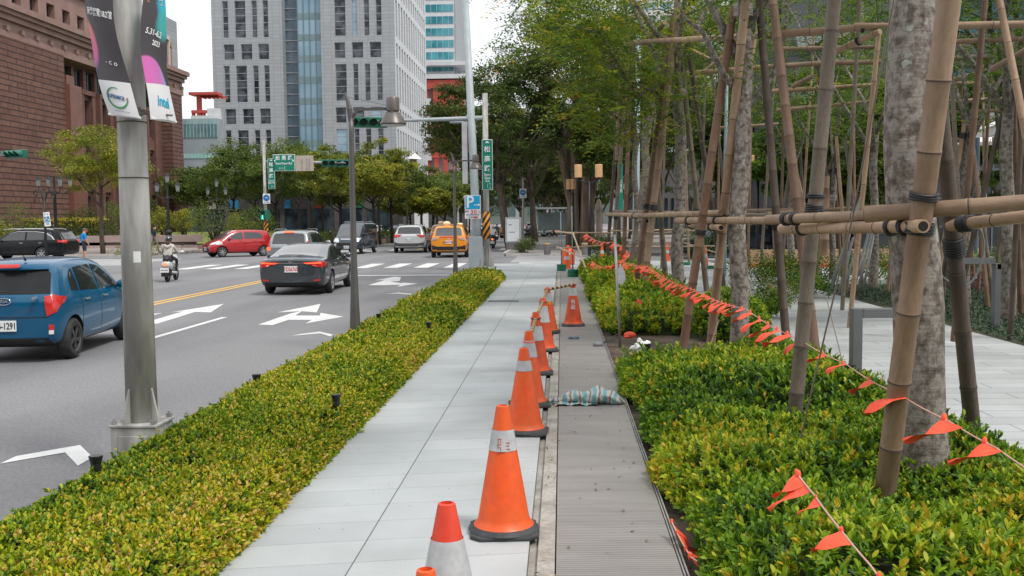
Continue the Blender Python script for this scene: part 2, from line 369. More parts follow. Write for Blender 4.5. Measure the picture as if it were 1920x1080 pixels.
# ---- road markings ----
Z1=RD+.004
mk=struct(thing('road_markings',None,None))
def mark(poly, m=white_paint, z=Z1): 
    a=0
    for i in range(len(poly)): 
        x0,y0=poly[i]; x1,y1=poly[(i+1)%len(poly)]; a+=x0*y1-x1*y0
    if a<0: poly=poly[::-1]
    MB().add([(x,y,z) for x,y in poly],[tuple(range(len(poly)))]).build('marking',m,mk)
def rect(x0,x1,y0,y1,m=white_paint): mark([(x0,y0),(x1,y0),(x1,y1),(x0,y1)],m)
def gp(*uv): return [tuple(G(u,v,RD)[:2]) for u,v in uv]
for y0 in (5.3,15.45,25.5): rect(-6.78,-6.66,y0,y0+4)
rect(-9.76,-9.64,2,33.5,yellow_paint); rect(-9.50,-9.38,2,33.5,yellow_paint)
rect(-9.3,-3.9,34.2,34.55)
rect(-9.72,-9.62,66,300,yellow_paint); rect(-9.55,-9.45,66,300,yellow_paint)
for i in range(10): rect(-4.45-1.225*i-.30,-4.45-1.225*i+.28,39.8,43.9)
for i in range(26): rect(-6.45,-6.33,66+9*i,70+9*i)
# straight/right arrow before the stop line, and straight ahead arrows
mark(gp((484,609),(545,588),(563,584),(520,586),(601,570),(594,586),(566,584),(553,592),(600,592),(601,587),(644,594),(572,607),(585,600),(541,600),(511,610)))
mark(gp((690,535),(713,528),(722,525),(702,526),(740,519),(752,520),(749,527),(732,528),(752,531),(756,530),(784,532),(744,538),(752,534),(716,535)))
mark(gp((283,602),(330,588),(345,584),(320,586),(420,570),(395,586),(366,585),(296,607),(283,607)))
mark(gp((283,589),(305,587),(288,591),(283,591)))
# kerbside bay ticks
for pl_ in (((0,870),(30,856),(150,835),(174,858),(146,874),(122,849)),((546,630),(562,627),(600,622),(625,628),(619,631),(600,625.5)),((722,551),(748,549),(771,551),(770,553),(748,550.5))):
    mark(gp(*pl_))
# zebra over the side street ahead and over the street on the left
for y_ in (44.6,46.0,47.5,49.0,50.5): rect(-2.3,2.1,y_,y_+.45)
for i in range(7): rect(-30,-20.0,44.2+i*1.15,44.2+i*1.15+.5)
for i in range(4): rect(-14.5,-11.5,60.5+i*1.1,61.0+i*1.1)
for i in range(5): rect(-13.6+i*2.4,-13.6+i*2.4+.55,63.2,66.8)
# ================= BUILDINGS =================
def rect_wall(mb, M, W, H, rects, depth=.3, mi=0, u0=0, z0=0):
    """wall sheet in local (u,z) with openings; M maps (u, out, z): out axis = local y (negative = inwards)"""
    us=sorted({u0,W}|{r[0] for r in rects}|{r[1] for r in rects}); zs=sorted({z0,H}|{r[2] for r in rects}|{r[3] for r in rects})
    def q(a,b,c,d): mb.add([M@Vector(p) for p in (a,b,c,d)],[(0,1,2,3)],mi)
    open_=set()
    import bisect
    for r in rects:
        i0,i1=bisect.bisect_left(us,r[0]),bisect.bisect_left(us,r[1]); j0,j1=bisect.bisect_left(zs,r[2]),bisect.bisect_left(zs,r[3])
        for i in range(i0,i1):
            for j in range(j0,j1): open_.add((i,j))
        a,b,c,d=r[0],r[1],r[2],r[3]
        q((a,0,c),(b,0,c),(b,-depth,c),(a,-depth,c)); q((a,0,d),(a,-depth,d),(b,-depth,d),(b,0,d))
        q((a,0,c),(a,-depth,c),(a,-depth,d),(a,0,d)); q((b,0,c),(b,0,d),(b,-depth,d),(b,-depth,c))
    for j in range(len(zs)-1):
        i=0
        while i<len(us)-1:
            if (i,j) in open_: i+=1; continue
            k=i
            while k<len(us)-1 and (k,j) not in open_: k+=1
            q((us[i],0,zs[j]),(us[k],0,zs[j]),(us[k],0,zs[j+1]),(us[i],0,zs[j+1])); i=k
def glassmat(name, c1, c2, scale=.25, rough=.12, metal=.0, spec=.6):
    return mat(name,c1,rough,c2,scale,metal=metal,detail=3,lo=.42,hi=.58,spec=spec)
winglass=glassmat('dark_glass',(.012,.018,.024),(.09,.105,.118),.55,spec=.4)
skyglass=glassmat('blue_glass',(.16,.27,.34),(.30,.42,.50),.12,.15)
framem=mat('window_frame_grey',(.34,.36,.38),.5)
def add_windows(parent, M, rects, glass, depth=.3, frame=framem, bars=True, limit=100, fw=.07, mull=None):
    """each window a part: frame bars with its pane as sub-part; the rest beyond the limit as one stuff part"""
    rest=MB(); restg=MB(); n=0
    for r in rects:
        a,b,c,d=r[:4]; g=glass[r[4]] if isinstance(glass,(list,tuple)) else glass
        fb=MB() if n<limit else rest; gb=MB() if n<limit else restg
        def bx(x0,x1,z0,z1,y0=-depth+.0,y1=-depth+.08): fb.box(x0,x1,y0,y1,z0,z1,M)
        bx(a,b,c,c+fw); bx(a,b,d-fw,d); bx(a,a+fw,c+fw,d-fw); bx(b-fw,b,c+fw,d-fw)
        if bars:
            nb=max(1,round((d-c)/1.35))
            for k in range(1,nb): z=c+(d-c)*k/nb; bx(a+fw,b-fw,z-.04,z+.04)
            if mull and (b-a)>mull:
                k=int((b-a)/mull)
                for q in range(1,k+1): x=a+(b-a)*q/(k+1); bx(x-.03,x+.03,c+fw,d-fw,-depth+.01,-depth+.07)
        gb.box(a+.01,b-.01,-depth-.06,-depth+.02,c+.01,d-.01,M)
        if n<limit:
            f=fb.build('window',frame,parent); gb.build('pane',g,f)
        n+=1
    if n>limit:
        f=rest.build('window',frame,parent); f['kind']='stuff'; g=restg.build('pane',glass[0] if isinstance(glass,(list,tuple)) else glass,f); g['kind']='stuff'
def MF(x,y,z,facing='-y'):
    """local u->world along wall, local y = outward"""
    if facing=='-y': return Matrix(((1,0,0,x),(0,-1,0,y),(0,0,1,z),(0,0,0,1)))
    if facing=='+x': return Matrix(((0,1,0,x),(1,0,0,y),(0,0,1,z),(0,0,0,1)))
    if facing=='-x': return Matrix(((0,-1,0,x),(1,0,0,y),(0,0,1,z),(0,0,0,1)))
# ---- main grey tower ----
TY=190.0
def tx(u): return (u-1053)/FPX*TY
def tz(v): return CH+(412-v)/FPX*TY
tower=thing('office_tower','tall pale grey tiled office tower with a recessed blue glass bay, behind the street trees','office tower',(tx(570),TY,0))
def TM(f='-y',x=0,y=0): return MF(x,y,0,f)
def add_at(mb,name,m,parent,**k):
    o=mb.build(name,m,parent,**k); return o
off=Vector((tx(570),TY,0))
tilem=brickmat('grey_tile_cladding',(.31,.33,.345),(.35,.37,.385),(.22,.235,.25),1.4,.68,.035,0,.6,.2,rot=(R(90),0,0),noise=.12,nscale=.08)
tile_sunlit=brickmat('sunlit_side_cladding',(.52,.54,.55),(.56,.58,.59),(.38,.40,.41),1.4,.68,.03,0,.6,.2,rot=(R(90),0,0),noise=.1,nscale=.08)  # paler than the front: the sunlit side is put into the cladding colour
ox=off.x
XL,XB0,XB1,XR=tx(399)-ox,tx(533)-ox,tx(606)-ox,tx(745)-ox
HT=74.0; FH=(tz(78)-tz(198))/3.0
# horizontal band levels: pattern of single + double + ... (in storeys measured from photograph)
z78=tz(78)  # top of a single row
rowsL=[]
base=z78
lv=[]
for k in range(-3,5):   # period of 3 storeys
    t=base+k*3*FH
    lv.append(('s',t-FH*.72,t)); lv.append(('d',t-FH*2.70,t-FH*1.0))
def row(cols_s, cols_d):
    out=[]
    for kind,z0,z1 in lv:
        if z1>HT-1 or z0<3: continue
        for a,b in (cols_s if kind=='s' else cols_d): out.append((a-ox,b-ox,z0,z1,0))
    return out
A=lambda *p:[(tx(a),tx(b)) for a,b in p]
wl=row(A((421,441),(454,475),(487,507)),A((420.5,431),(443.5,464),(476,486),(497,507)))
wr=row(A((631,651),(664,685),(697.5,719)),A((632,653),(665.5,675),(687.5,697.5),(710,720.5)))
# photo: single row right part sits 2.5px lower in the frame, nudged by the tower's own setting out
rng=random.Random(3)
wr=[(a,b,c,d,(1 if rng.random()<.12 else 0)) for a,b,c,d,_ in wr]; wl=[(a,b,c,d,(1 if rng.random()<.08 else 0)) for a,b,c,d,_ in wl]
mb=MB(); 
rect_wall(mb,MF(0,0,0),XB0,HT,[r[:4] for r in wl],.35,u0=XL)
rect_wall(mb,MF(0,0,0),XR,HT,[r[:4] for r in wr],.35,u0=XB1)
depthT=44.0
mb.box(XL,XR,2.6,depthT,HT-.5,HT); mb.add([(XL,0,0),(XL,depthT,0),(XL,depthT,HT),(XL,0,HT)],[(0,1,2,3)])
mb.add([(XB0,0,0),(XB0,2.5,0),(XB0,2.5,HT),(XB0,0,HT)],[(0,1,2,3)]); mb.add([(XB1,2.5,0),(XB1,0,0),(XB1,0,HT),(XB1,2.5,HT)],[(0,1,2,3)])
mb.add([(XL,depthT,0),(XR,depthT,0),(XR,depthT,HT),(XL,depthT,HT)],[(0,1,2,3)])
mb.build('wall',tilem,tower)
vis=lambda r: 0 if (tz(0)>r[2]) else 1
allw=sorted(wl+wr,key=vis)
tower.location=off
add_windows(tower,MF(0,0,0),allw,[winglass,skyglass],.35)
# side face: slots
sw=[]
for kind,z0,z1 in lv:
    if z1>HT-1 or z0<3: continue
    for k in range(13):
        sw.append((1.4+k*3.25,1.4+k*3.25+1.75,z0,z1,0))
mb=MB(); rect_wall(mb,MF(XR,0,0,'+x'),depthT,HT,[r[:4] for r in sw],.55,u0=0)
mb.build('side_wall',tile_sunlit,tower)
MBs=MB()
for r in sw: MBs.box(r[0],r[1],-.62,-.5,r[2],r[3],MF(XR,0,0,'+x'))
o=MBs.build('side_window',winglass,tower); o['kind']='stuff'
# recessed bay: dark part then blue curtain wall
bx0,bx1=XB0,tx(560)-ox
gb=MB(); gb.box(bx0+.02,bx1,2.3,2.6,0,HT); gb.build('dark_bay_glass',mat('bay_glass_dark',(.06,.10,.13),.15,(.12,.17,.2),.4),tower)
for z in np.arange(2,HT,FH/2): MB().box(bx0+.03,bx1-.02,2.12,2.29,z-.07,z+.07).build('bay_transom',framem,tower)
gb=MB(); gb.box(bx1+.01,XB1-.01,.9,2.59,0,HT); gb.build('bay_glass',glassmat('bay_blue',(.15,.26,.33),(.23,.35,.43),.09,.12),tower)
for kk in range(-3,60):
    z=tz(145)+kk*FH*.985
    if 2<z<HT-1.2: MB().box(bx1+.005,XB1-.015,.84,.898,z-.6,z+.6).build('spandrel',mat('green_spandrel',(.13,.20,.21),.3,(.16,.24,.25),.4),tower)
ml=MB()
for q in range(5): x=bx1+(XB1-bx1)*q/4; ml.box(x-.05,x+.05,.74,.838,0,HT)
ml.build('mullion',mat('dark_mullion',(.10,.15,.19),.4),tower)
# ---- striped tower behind ----
SY=262.0
sx_=lambda u:(u-1053)/FPX*SY
sz_=lambda v:CH+(412-v)/FPX*SY
t2=thing('office_tower','slender tower with turquoise window bands, white spandrels and a red steel base','office tower',(sx_(800),SY,0))
W2=sx_(856)-sx_(770); X0=sx_(770)-sx_(800); H2=72; zb=sz_(152)
mb=MB(); mb.box(X0,X0+W2,0.05,30,0,H2); mb.build('wall',mat('white_cladding',(.58,.60,.61),.5,(.66,.68,.69),.6),t2)
teal=glassmat('turquoise_glass',(.03,.22,.27),(.10,.36,.42),.25,.12)
per=(sz_(20)-sz_(129))/5.0
k=0; z=sz_(12)+per*4
bands=MB()
while z>zb:
    bands=MB(); bands.box(X0+.02,X0+W2-.35,-.05,.04,z-per*.62,z); w=bands.build('window_band',teal,t2)
    m_=MB(); 
    for q in range(9): x=X0+W2*q/8; m_.box(max(x-.08,X0),min(x+.08,X0+W2-.3),-.12,-.052,z-per*.62,z)
    m_.build('mullion',framem,w); z-=per
sb=MB(); sb.box(X0+W2+.003,X0+W2+.3,.2,30,0,H2); sb.build('stone_side',brickmat('grey_stone_side',(.30,.32,.335),(.33,.35,.365),(.24,.26,.27),1.2,.6,.05,0,.7,.2,rot=(R(90),0,R(90)),noise=.1,nscale=.1),t2)
for v0,v1 in ((120,127),(143,151)):
    MB().box(X0-.5,X0+W2+3.4,-3.4,16,sz_(v1),sz_(v0)).build('terrace_slab',mat('white_cladding',(.58,.6,.61),.5),t2)
redst=mat('red_steel',(.45,.06,.045),.55,(.52,.09,.07),1)
mb=MB(); mb.box(X0,X0+W2+2.6,-3.0,6,sz_(168),sz_(153)-.02)
for q in range(6): x=X0+W2*q/5; mb.box(x-.6,x+.6,-2.6,-1.8,6,sz_(168)+.1)
for v in (205,235,262,290): mb.box(X0-.2,X0+W2+2.4,-2.7,-1.7,sz_(v)-.8,sz_(v)+.5)
mb.box(X0+W2*.55,X0+W2+2.2,-2.5,4,sz_(235),sz_(175))
mb.build('red_frame',redst,t2)
mb=MB()
for q in range(5): mb.box(X0,X0+W2*.5,-2.9,-.1,sz_(300)+q*4.6,sz_(300)+q*4.6+2.1)
MB().box(X0-14,X0+W2+6,-9,-4,0,9).build('podium',mat('podium_dark',(.05,.055,.055),.7,(.09,.095,.09),.4),t2)
mb.build('grey_panel',mat('white_cladding',(.58,.6,.61),.5),t2)
# ---- low glass building with red pergola on its roof, left of the tower ----
LY=165.0
lx=lambda u:(u-1053)/FPX*LY
lz=lambda v:CH+(412-v)/FPX*LY
lb=thing('low_office_building','low grey building with green glass bands and a red steel pergola on its roof','office building',(lx(370),LY,0)); o0=lx(370)
Xa,Xb=lx(325)-o0,lx(405)-o0
MB().box(Xa,Xb,.1,2.4,0,lz(215)).build('wall',mat('blue_grey_panel',(.25,.29,.31),.6,(.29,.33,.35),.3),lb)
gg=glassmat('greenish_glass',(.06,.15,.16),(.14,.27,.27),.3)
for v0,v1,m in ((216,226,glassmat('pale_green_glass',(.22,.36,.36),(.3,.45,.44),.3)),(226,251,gg),(281,290,glassmat('mint_glass',(.25,.5,.45),(.35,.58,.52),.5))):
    w=MB().box(Xa,Xb,0,.09,lz(v1)+.02,lz(v0)-.02).build('window_band',m,lb)
    q_=MB(); 
    for q in range(13): x=Xa+.05+(Xb-Xa-.1)*q/12; q_.box(x-.05,x+.05,-.06,-.003,lz(v1)+.03,lz(v0)-.03)
    q_.build('mullion',framem,w)
mb=MB(); mb.box(lx(352)-o0,Xb,.5,2.2,lz(215),lz(209)); mb.box(lx(382)-o0,Xb,1,2.1,lz(209),lz(195)); mb.build('roof_edge',mat('white_cladding',(.58,.6,.61),.5),lb)
mb=MB(); mb.box(lx(350)-o0,Xb,.3,3.0,lz(170),lz(165))
mb.box(lx(361)-o0,lx(368.5)-o0,1.2,2,lz(209),lz(170)); mb.box(lx(351)-o0,lx(382)-o0,1.0,2.2,lz(203),lz(198)); mb.box(lx(351)-o0,lx(355)-o0,1.2,2,lz(211),lz(199)); mb.box(lx(371)-o0,lx(375)-o0,1.2,2,lz(211),lz(199))
for k in range(6): x=lx(360+8*k)-o0; mb.bar((x,1.2,lz(170)),(x+1.8,1.2,lz(176)),.35)
mb.build('pergola',redst,lb)
blkg=glassmat('dark_red_glass',(.008,.01,.012),(.03,.035,.04),.5,.15,spec=.3)
# ---- red sandstone building on the left, facade along the street ----
BX=-41.4
def by(u,x=BX): return x*FPX/(u-1053)
def bz(u,v,x=BX): return CH+(412-v)/FPX*by(u,x)
stone=mat('red_granite',(.125,.058,.044),.75,(.165,.082,.064),1.2,detail=8,fine=(6,.15))
rust=brickmat('rusticated_red_stone',(.15,.070,.052),(.19,.098,.072),(.05,.024,.02),2.4,.42,.04,.5,.85,1.0,rot=(R(90),0,R(90)),noise=.35,nscale=2.2,depth=.12)
palest=mat('pink_granite',(.24,.145,.118),.7,(.29,.185,.155),.8,detail=8,fine=(5,.12))
brick_b=thing('stone_building','large red sandstone building with a deep cornice and dark windows, left of the road','building',(BX,90,0))
ys=lambda u: by(u)-90
Y0,Y1=by(-60)-90,by(338,-40.3)-90     # near end, far corner
cz=bz(338,172,-40.3)                  # underside of cornice
print('brick',Y0,Y1,cz,by(75)-90)
yS=by(75)-90
MB().box(-.0,.0+1.6,Y0,yS,0,cz).build('rusticated_wall',rust,brick_b)
yc0=by(318,-40.3)-90
# recessed main wall with openings (u along +y, facing +x)
op=[]; y=yS+1.9; zr1=(bz(150,200)); 
ncol=6; span=(yc0-1.5-yS-1.6); 
cols=[yS+1.9+span*k/ncol for k in range(ncol)]
cw=span/ncol*.42
for y in cols:
    op.append((y+.6,y+.6+cw,.3,4.2)); op.append((y+.6,y+.6+cw,6.0,8.8)); op.append((y+.6,y+.6+cw,10.4,12.5)); 
top=[]
k=int((yc0-yS)/2.1)
for q in range(k): a=yS+.6+q*2.1; top.append((a,a+1.65,cz-2.0,cz-.2))
mb=MB(); rect_wall(mb,MF(0,0,0,'+x'),yc0,cz,op+top,.32,u0=yS)
mb.box(-12,-.5,Y0,Y1,0,cz); 
mb.build('wall',stone,brick_b)
add_windows(brick_b,MF(0,0,0,'+x'),op+top,blkg,.32,mat('dark_frame',(.05,.05,.05),.5),mull=.9)
# door-case frames round the middle windows and full-height pilasters
fr=MB()
for y in cols:
    a,b=y+.1,y+1.1+cw
    fr.box(.003,.35,a,a+.45,0,12.9); fr.box(.003,.35,b-.45,b,0,12.9); fr.box(.003,.4,a-.003,b+.003,12.903,13.3); fr.box(.003,.2,a+.453,b-.453,4.6,5.6); fr.box(.003,.2,a+.453,b-.453,9.1,10.1)
fr.build('window_surround',stone,brick_b)
pb=MB()
for q in range(3):
    a=yS+.3+q*2.4; 
pb.box(.003,2.0,yS+.003,yS+2.0,0,cz-2.3); pb.box(.5,1.6,yS+.3,yS+1.6,cz-2.297,cz-1.5)
pb.build('pylon',mat('smooth_red_granite',(.15,.06,.045),.5,(.19,.08,.06),1),brick_b)
MB().box(0.002,1.1,yc0,Y1,0,cz).build('corner_pier',rust,brick_b)
MB().box(-12,0,Y1+.003,Y1+.3,0,cz).build('far_wall',rust,brick_b)
cn=MB()
for (o_,h0,h1) in ((1.15,0,.55),(1.3,1.35,1.75),(1.55,1.75,2.05),(1.8,2.05,2.5)):
    cn.box(-12,o_,Y0,Y1+o_*.35,cz+h0+.003,cz+h1)
cn.box(-12,1.0,Y0,Y1+.5,cz+.553,cz+1.347)
cn.build('cornice',palest,brick_b)
y=Y0
while y<Y1: MB().box(1.003,1.25,y,y+.35,cz+.6,cz+.95).build('dentil',palest,brick_b); y+=2.1
# attic storey set back
ax=-.6; za=cz+2.5
opA=[]; y=Y0+1
while y<by(192)-90: opA.append((y,y+1.3,za+.7,za+2.1)); y+=2.6
mb=MB(); rect_wall(mb,MF(ax,0,0,'+x'),by(205)-90,za+3.6,opA,.6,u0=Y0,z0=za); mb.box(-12,ax-.7,Y0,by(205)-90,za,za+3.6); mb.box(-12,ax+.3,Y0,by(205)-90+.2,za+3.603,za+4.0); mb.build('attic_wall',palest,brick_b)
add_windows(brick_b,MF(ax,0,0,'+x'),opA,winglass,.6,mat('dark_frame',(.05,.05,.05),.5))
# gabled corner pavilion
gy0,gy1=by(250,-41.8)-90,by(322,-41.8)-90; gh=bz(305,52,-41.8)+.6
mb=MB(); opG=[(gy0+1.2,gy0+2.8,za+1.2,za+3.2),(gy1-3.0,gy1-1.3,za+1.0,za+3.4)]
rect_wall(mb,MF(-.4,0,0,'+x'),gy1,gh-2,opG,.5,u0=gy0,z0=za); mb.box(-11,-.95,gy0,gy1,za,gh-2)
pr=[(gy0,gh-2)]+[(gy0+(gy1-gy0)*t, gh-2+1.5*math.sin(math.pi*min(1,t*1.0))**.6) for t in (.08,.2,.35,.5,.65,.8,.92)]+[(gy1,gh-2)]
n=len(pr); vs=[(-.4,a,b) for a,b in pr]+[(-9,a,b) for a,b in pr]
mb.add(vs,[tuple(range(n)),tuple(range(2*n-1,n-1,-1))]+[(i,i+n,(i+1)%n+n,(i+1)%n) for i in range(n)])
mb.build('pavilion_wall',palest,brick_b)
for a,b,c,d in opG:
    sf=MB(); sf.box(-.397,-.2,a-.3,a,c-.3,d+.4); sf.box(-.397,-.2,b,b+.3,c-.3,d+.4); sf.box(-.397,-.1,a,b,d,d+.4); sf.build('window_surround',mat('cream_stone',(.5,.42,.36),.7),brick_b)
add_windows(brick_b,MF(-.4,0,0,'+x'),opG,winglass,.5)
MB().box(-8,3.0,by(318)-90,by(338)-90,3.6,4.0).build('entrance_canopy',stone,brick_b)
# pale block behind the sandstone building (seen above its roof)
pbk=thing('pale_tower','pale tiled block rising behind the sandstone building roof','building',(-60,150,0))
MB().box(-14,-2.5,0,12,0,P(262,12,150).z).build('wall',tilem,pbk)
for k in range(3): MB().box(-13+3.6*k,-11.2+3.6*k,-.05,-.003,28.5,30.2).build('window',winglass,pbk)
# ---- tall glass tower far behind the staked trees ----
GY=150.0
gx=lambda u:(u-1053)/FPX*GY
gz=lambda v:CH+(412-v)/FPX*GY
gt=thing('glass_tower','distant pale tower with light blue window grid seen above the staked trees','office tower',(gx(1270),GY,0)); g0=gx(1270)
ga,gb_=gx(1175)-g0,gx(1345)-g0
opg=[];z=gz(190)
per=(gz(10)-gz(118))/4.6
z=6
cwid=(gb_-ga)/6
while z<58:
    for q in range(6): opg.append((ga+cwid*q+.3,ga+cwid*(q+1)-.3,z,z+per*.6))
    z+=per
mb=MB(); rect_wall(mb,MF(0,0,0),gb_,62,opg,.3,u0=ga,z0=0); mb.box(ga,gb_,.6,20,0,62); mb.build('wall',mat('pale_tower_stone',(.50,.50,.49),.7,(.56,.56,.55),.3),gt)
opg.sort(key=lambda r:-r[2] if r[2]<gz(0) else 1)
add_windows(gt,MF(0,0,0),opg,glassmat('light_blue_glass',(.22,.42,.52),(.38,.56,.64),.3),.3,mull=.9)
# ---- dark building on the right ----
DY=46.0
dx=lambda u:(u-1053)/FPX*DY
dz=lambda v:CH+(412-v)/FPX*DY
db=thing('dark_office_building','dark grey panelled building with blue glass behind the staked trees on the right','building',(dx(1700),DY,0)); d0=dx(1700)
panel=brickmat('dark_panel',(.075,.078,.082),(.09,.093,.097),(.03,.03,.03),1.6,.9,.02,0,.5,.2,rot=(R(90),0,0),noise=.15,nscale=.3)
bgl=glassmat('deep_blue_glass',(.012,.07,.11),(.02,.13,.19),.3,.1)
blk=glassmat('near_black_glass',(.012,.018,.022),(.03,.045,.055),.4,.1)
da,dbb=dx(1455)-d0,dx(2500)-d0
opd=[]
def pz(v): return dz(v)
for (u0,u1) in ((1570,1592),(1728,1830),(1830,1935),(1945,2060),(2075,2200)):
    for v0,v1 in ((82,20),(180,140)): opd.append((dx(u0)-d0,dx(u1)-d0,pz(v0),pz(v1)))
opd2=[(dx(u0)-d0,dx(u1)-d0,.0,pz(275)) for u0,u1 in ((1560,1600),(1720,1790),(1796,1870),(1876,1950),(1956,2040))]
opd3=[(dx(1728)-d0,dx(2200)-d0,pz(190),pz(185))]
mb=MB(); rect_wall(mb,MF(0,0,0),dbb,16,opd+opd2,.4,u0=da)
mb.box(da,dbb,.6,14,0,16); mb.box(dx(1720)-d0,dbb,-1.5,0,pz(262),pz(228)); mb.build('wall',panel,db)
add_windows(db,MF(0,0,0),opd,bgl,.4,mat('steel_frame',(.2,.21,.22),.4,metal=.3),mull=1.3)
add_windows(db,MF(0,0,0),opd2,blk,.4,mat('steel_frame',(.2,.21,.22),.4,metal=.3),mull=.8)
mb=MB(); mb.box(dx(1592)-d0,dx(1601)-d0,-.25,-.003,0,16); mb.box(dx(1720)-d0,dbb,-1.7,-1.503,pz(250),pz(228)); 
mb.bar((dx(1480)-d0,-.3,pz(200)),(dx(1592)-d0,-.3,pz(110)),.3,.7); mb.bar((dx(1480)-d0,-.3,pz(95)),(dx(1592)-d0,-.3,pz(70)),.3,.5)
mb.build('trim',mat('light_metal_trim',(.26,.27,.28),.5,metal=.2),db)
# lower glazed building behind trees further along the right
rb=thing('low_building','low dark building with glass front far behind the staked trees','building',(20,110,0))
MB().box(-12,14,0,10,0,9).build('wall',mat('dark_far_wall',(.08,.08,.08),.7),rb)
for q in range(8): MB().box(-11+3*q,-8.4+3*q,-.1,-.003,.5,4).build('window',blk,rb)
# shop fronts far behind the left street trees
fb=thing('shop_building','long low shop building with dark glass behind the trees across the road','building',(-30,125,0))
MB().box(-34,10,0,10,0,7.5).build('wall',mat('shop_wall',(.07,.07,.07),.7,(.11,.105,.10),.5),fb)
cols_=[(.02,.03,.04),(.03,.05,.06)]
for q in range(12): MB().box(-33+3.5*q,-30.2+3.5*q,-.1,-.003,.2,3.4).build('window',glassmat('shop_glass',(.015,.025,.035),(.05,.08,.10),.6),fb)
for q,(c,x,w) in enumerate((((.02,.18,.34),-12,1.1),((.02,.18,.34),-5,.8),((.0,.14,.08),4,1.0),((.32,.03,.03),-1,.7),((.4,.4,.4),-15,1.2))):
    MB().box(x,x+w,-.35,-.103,3.5,4.6).build('shop_sign',mat('sign_col%d'%q,c,.5),fb)
# overpass / far structure down the road
ov=thing('skywalk','grey elevated walkway crossing the road in the distance','bridge',(-6,240,0))
mb=MB(); mb.box(-20,24,-2,2,8.2,9.2); mb.box(-20,24,-2,-1.8,9.2,11.5)
for x in (-16,-4.4,3,18): mb.box(x-.6,x+.6,-.6,.6,0,8.2)
mb.build('deck',mat('pale_concrete',(.33,.33,.33),.8),ov)
fa=thing('far_building','dark greenish building at the far end of the road','building',(-8,420,0))
MB().box(-40,60,0,20,0,32).build('wall',mat('far_wall',(.10,.13,.115),.8,(.15,.18,.16),.05),fa)
for q in range(12): MB().box(-38+8*q,-33+8*q,-.2,-.003,4,28).build('window',glassmat('far_glass',(.07,.11,.10),(.12,.16,.15),.1),fa)

# unseen block added behind the viewpoint to darken reflections and ambient light
nbk=thing('unseen_block','unseen grey block added behind the viewpoint to darken reflections','building',(-20,-46,0))
wbk=[(-58+6*i,-54.5+6*i,3+4*j,5.6+4*j) for i in range(19) for j in range(6)]
mb=MB(); Mb=Matrix(((-1,0,0,0),(0,1,0,0),(0,0,1,0),(0,0,0,1))); rect_wall(mb,Mb,58,28,wbk,.3,u0=-58); mb.box(-58,58,-14,-.6,0,28); mb.build('wall',mat('unseen_block_wall',(.17,.165,.16),.8,(.22,.21,.20),.4),nbk)
o=MB()
for a,b,c,d in wbk: o.box(a,b,-.36,-.29,c,d,Mb)
o=o.build('window',winglass,nbk); o['kind']='stuff'
# ================= VEGETATION =================
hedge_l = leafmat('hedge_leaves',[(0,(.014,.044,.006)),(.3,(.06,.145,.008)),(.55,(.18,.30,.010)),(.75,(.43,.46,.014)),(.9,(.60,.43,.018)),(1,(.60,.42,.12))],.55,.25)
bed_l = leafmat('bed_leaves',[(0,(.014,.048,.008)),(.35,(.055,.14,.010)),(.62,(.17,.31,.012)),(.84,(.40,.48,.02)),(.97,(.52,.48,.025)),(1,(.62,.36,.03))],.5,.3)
tree_dark = leafmat('dark_tree_leaves',[(0,(.018,.036,.008)),(.4,(.05,.09,.016)),(.75,(.11,.155,.028)),(.91,(.22,.20,.04)),(1,(.34,.17,.04))],.5,.3)
tree_mid = leafmat('mid_tree_leaves',[(0,(.035,.065,.012)),(.4,(.10,.155,.026)),(.75,(.20,.25,.04)),(.92,(.34,.30,.055)),(1,(.40,.23,.05))],.5,.35)
tree_yel = leafmat('yellow_tree_leaves',[(0,(.08,.11,.015)),(.4,(.24,.27,.03)),(.75,(.42,.38,.04)),(.92,(.52,.36,.05)),(1,(.52,.25,.04))],.5,.35)
tree_spray = leafmat('fresh_spray_leaves',[(0,(.022,.065,.010)),(.38,(.08,.16,.018)),(.70,(.21,.29,.022)),(.90,(.48,.42,.03)),(1,(.55,.28,.03))],.45,.4)
cover_l = leafmat('cover_leaves',[(0,(.02,.045,.022)),(.5,(.045,.085,.045)),(1,(.10,.15,.08))],.6,.2)
barkm = mat('brown_bark',(.07,.05,.038),.95,(.14,.11,.085),9,.6,detail=10,stretch=(1,1,.3))
darkbark = mat('dark_bark',(.035,.028,.022),.95,(.075,.06,.048),9,.6,detail=10,stretch=(1,1,.3))
banbark = mat('banyan_bark',(.17,.125,.09),.95,(.32,.25,.195),6,.6,detail=10,stretch=(1,1,.12))
core_m = mat('filler_core_dark',(.02,.028,.008),1.0,(.045,.05,.018),18,.8)  # dark inner core added under the leaves to block see-through
def lump(x,y,s,rs): return 0
class Noise2:
    def __init__(s,seed,n=7,fmin=.5,fmax=3.0):
        r=np.random.RandomState(seed); s.k=r.normal(size=(n,2)); s.k/=np.linalg.norm(s.k,axis=1,keepdims=True); s.k*=r.uniform(fmin,fmax,size=(n,1)); s.p=r.uniform(0,6.28,n); s.n=n
    def __call__(s,x,y): return sum(np.sin(x*s.k[i,0]*2+y*s.k[i,1]*2+s.p[i]) for i in range(s.n))/s.n**.5*.7
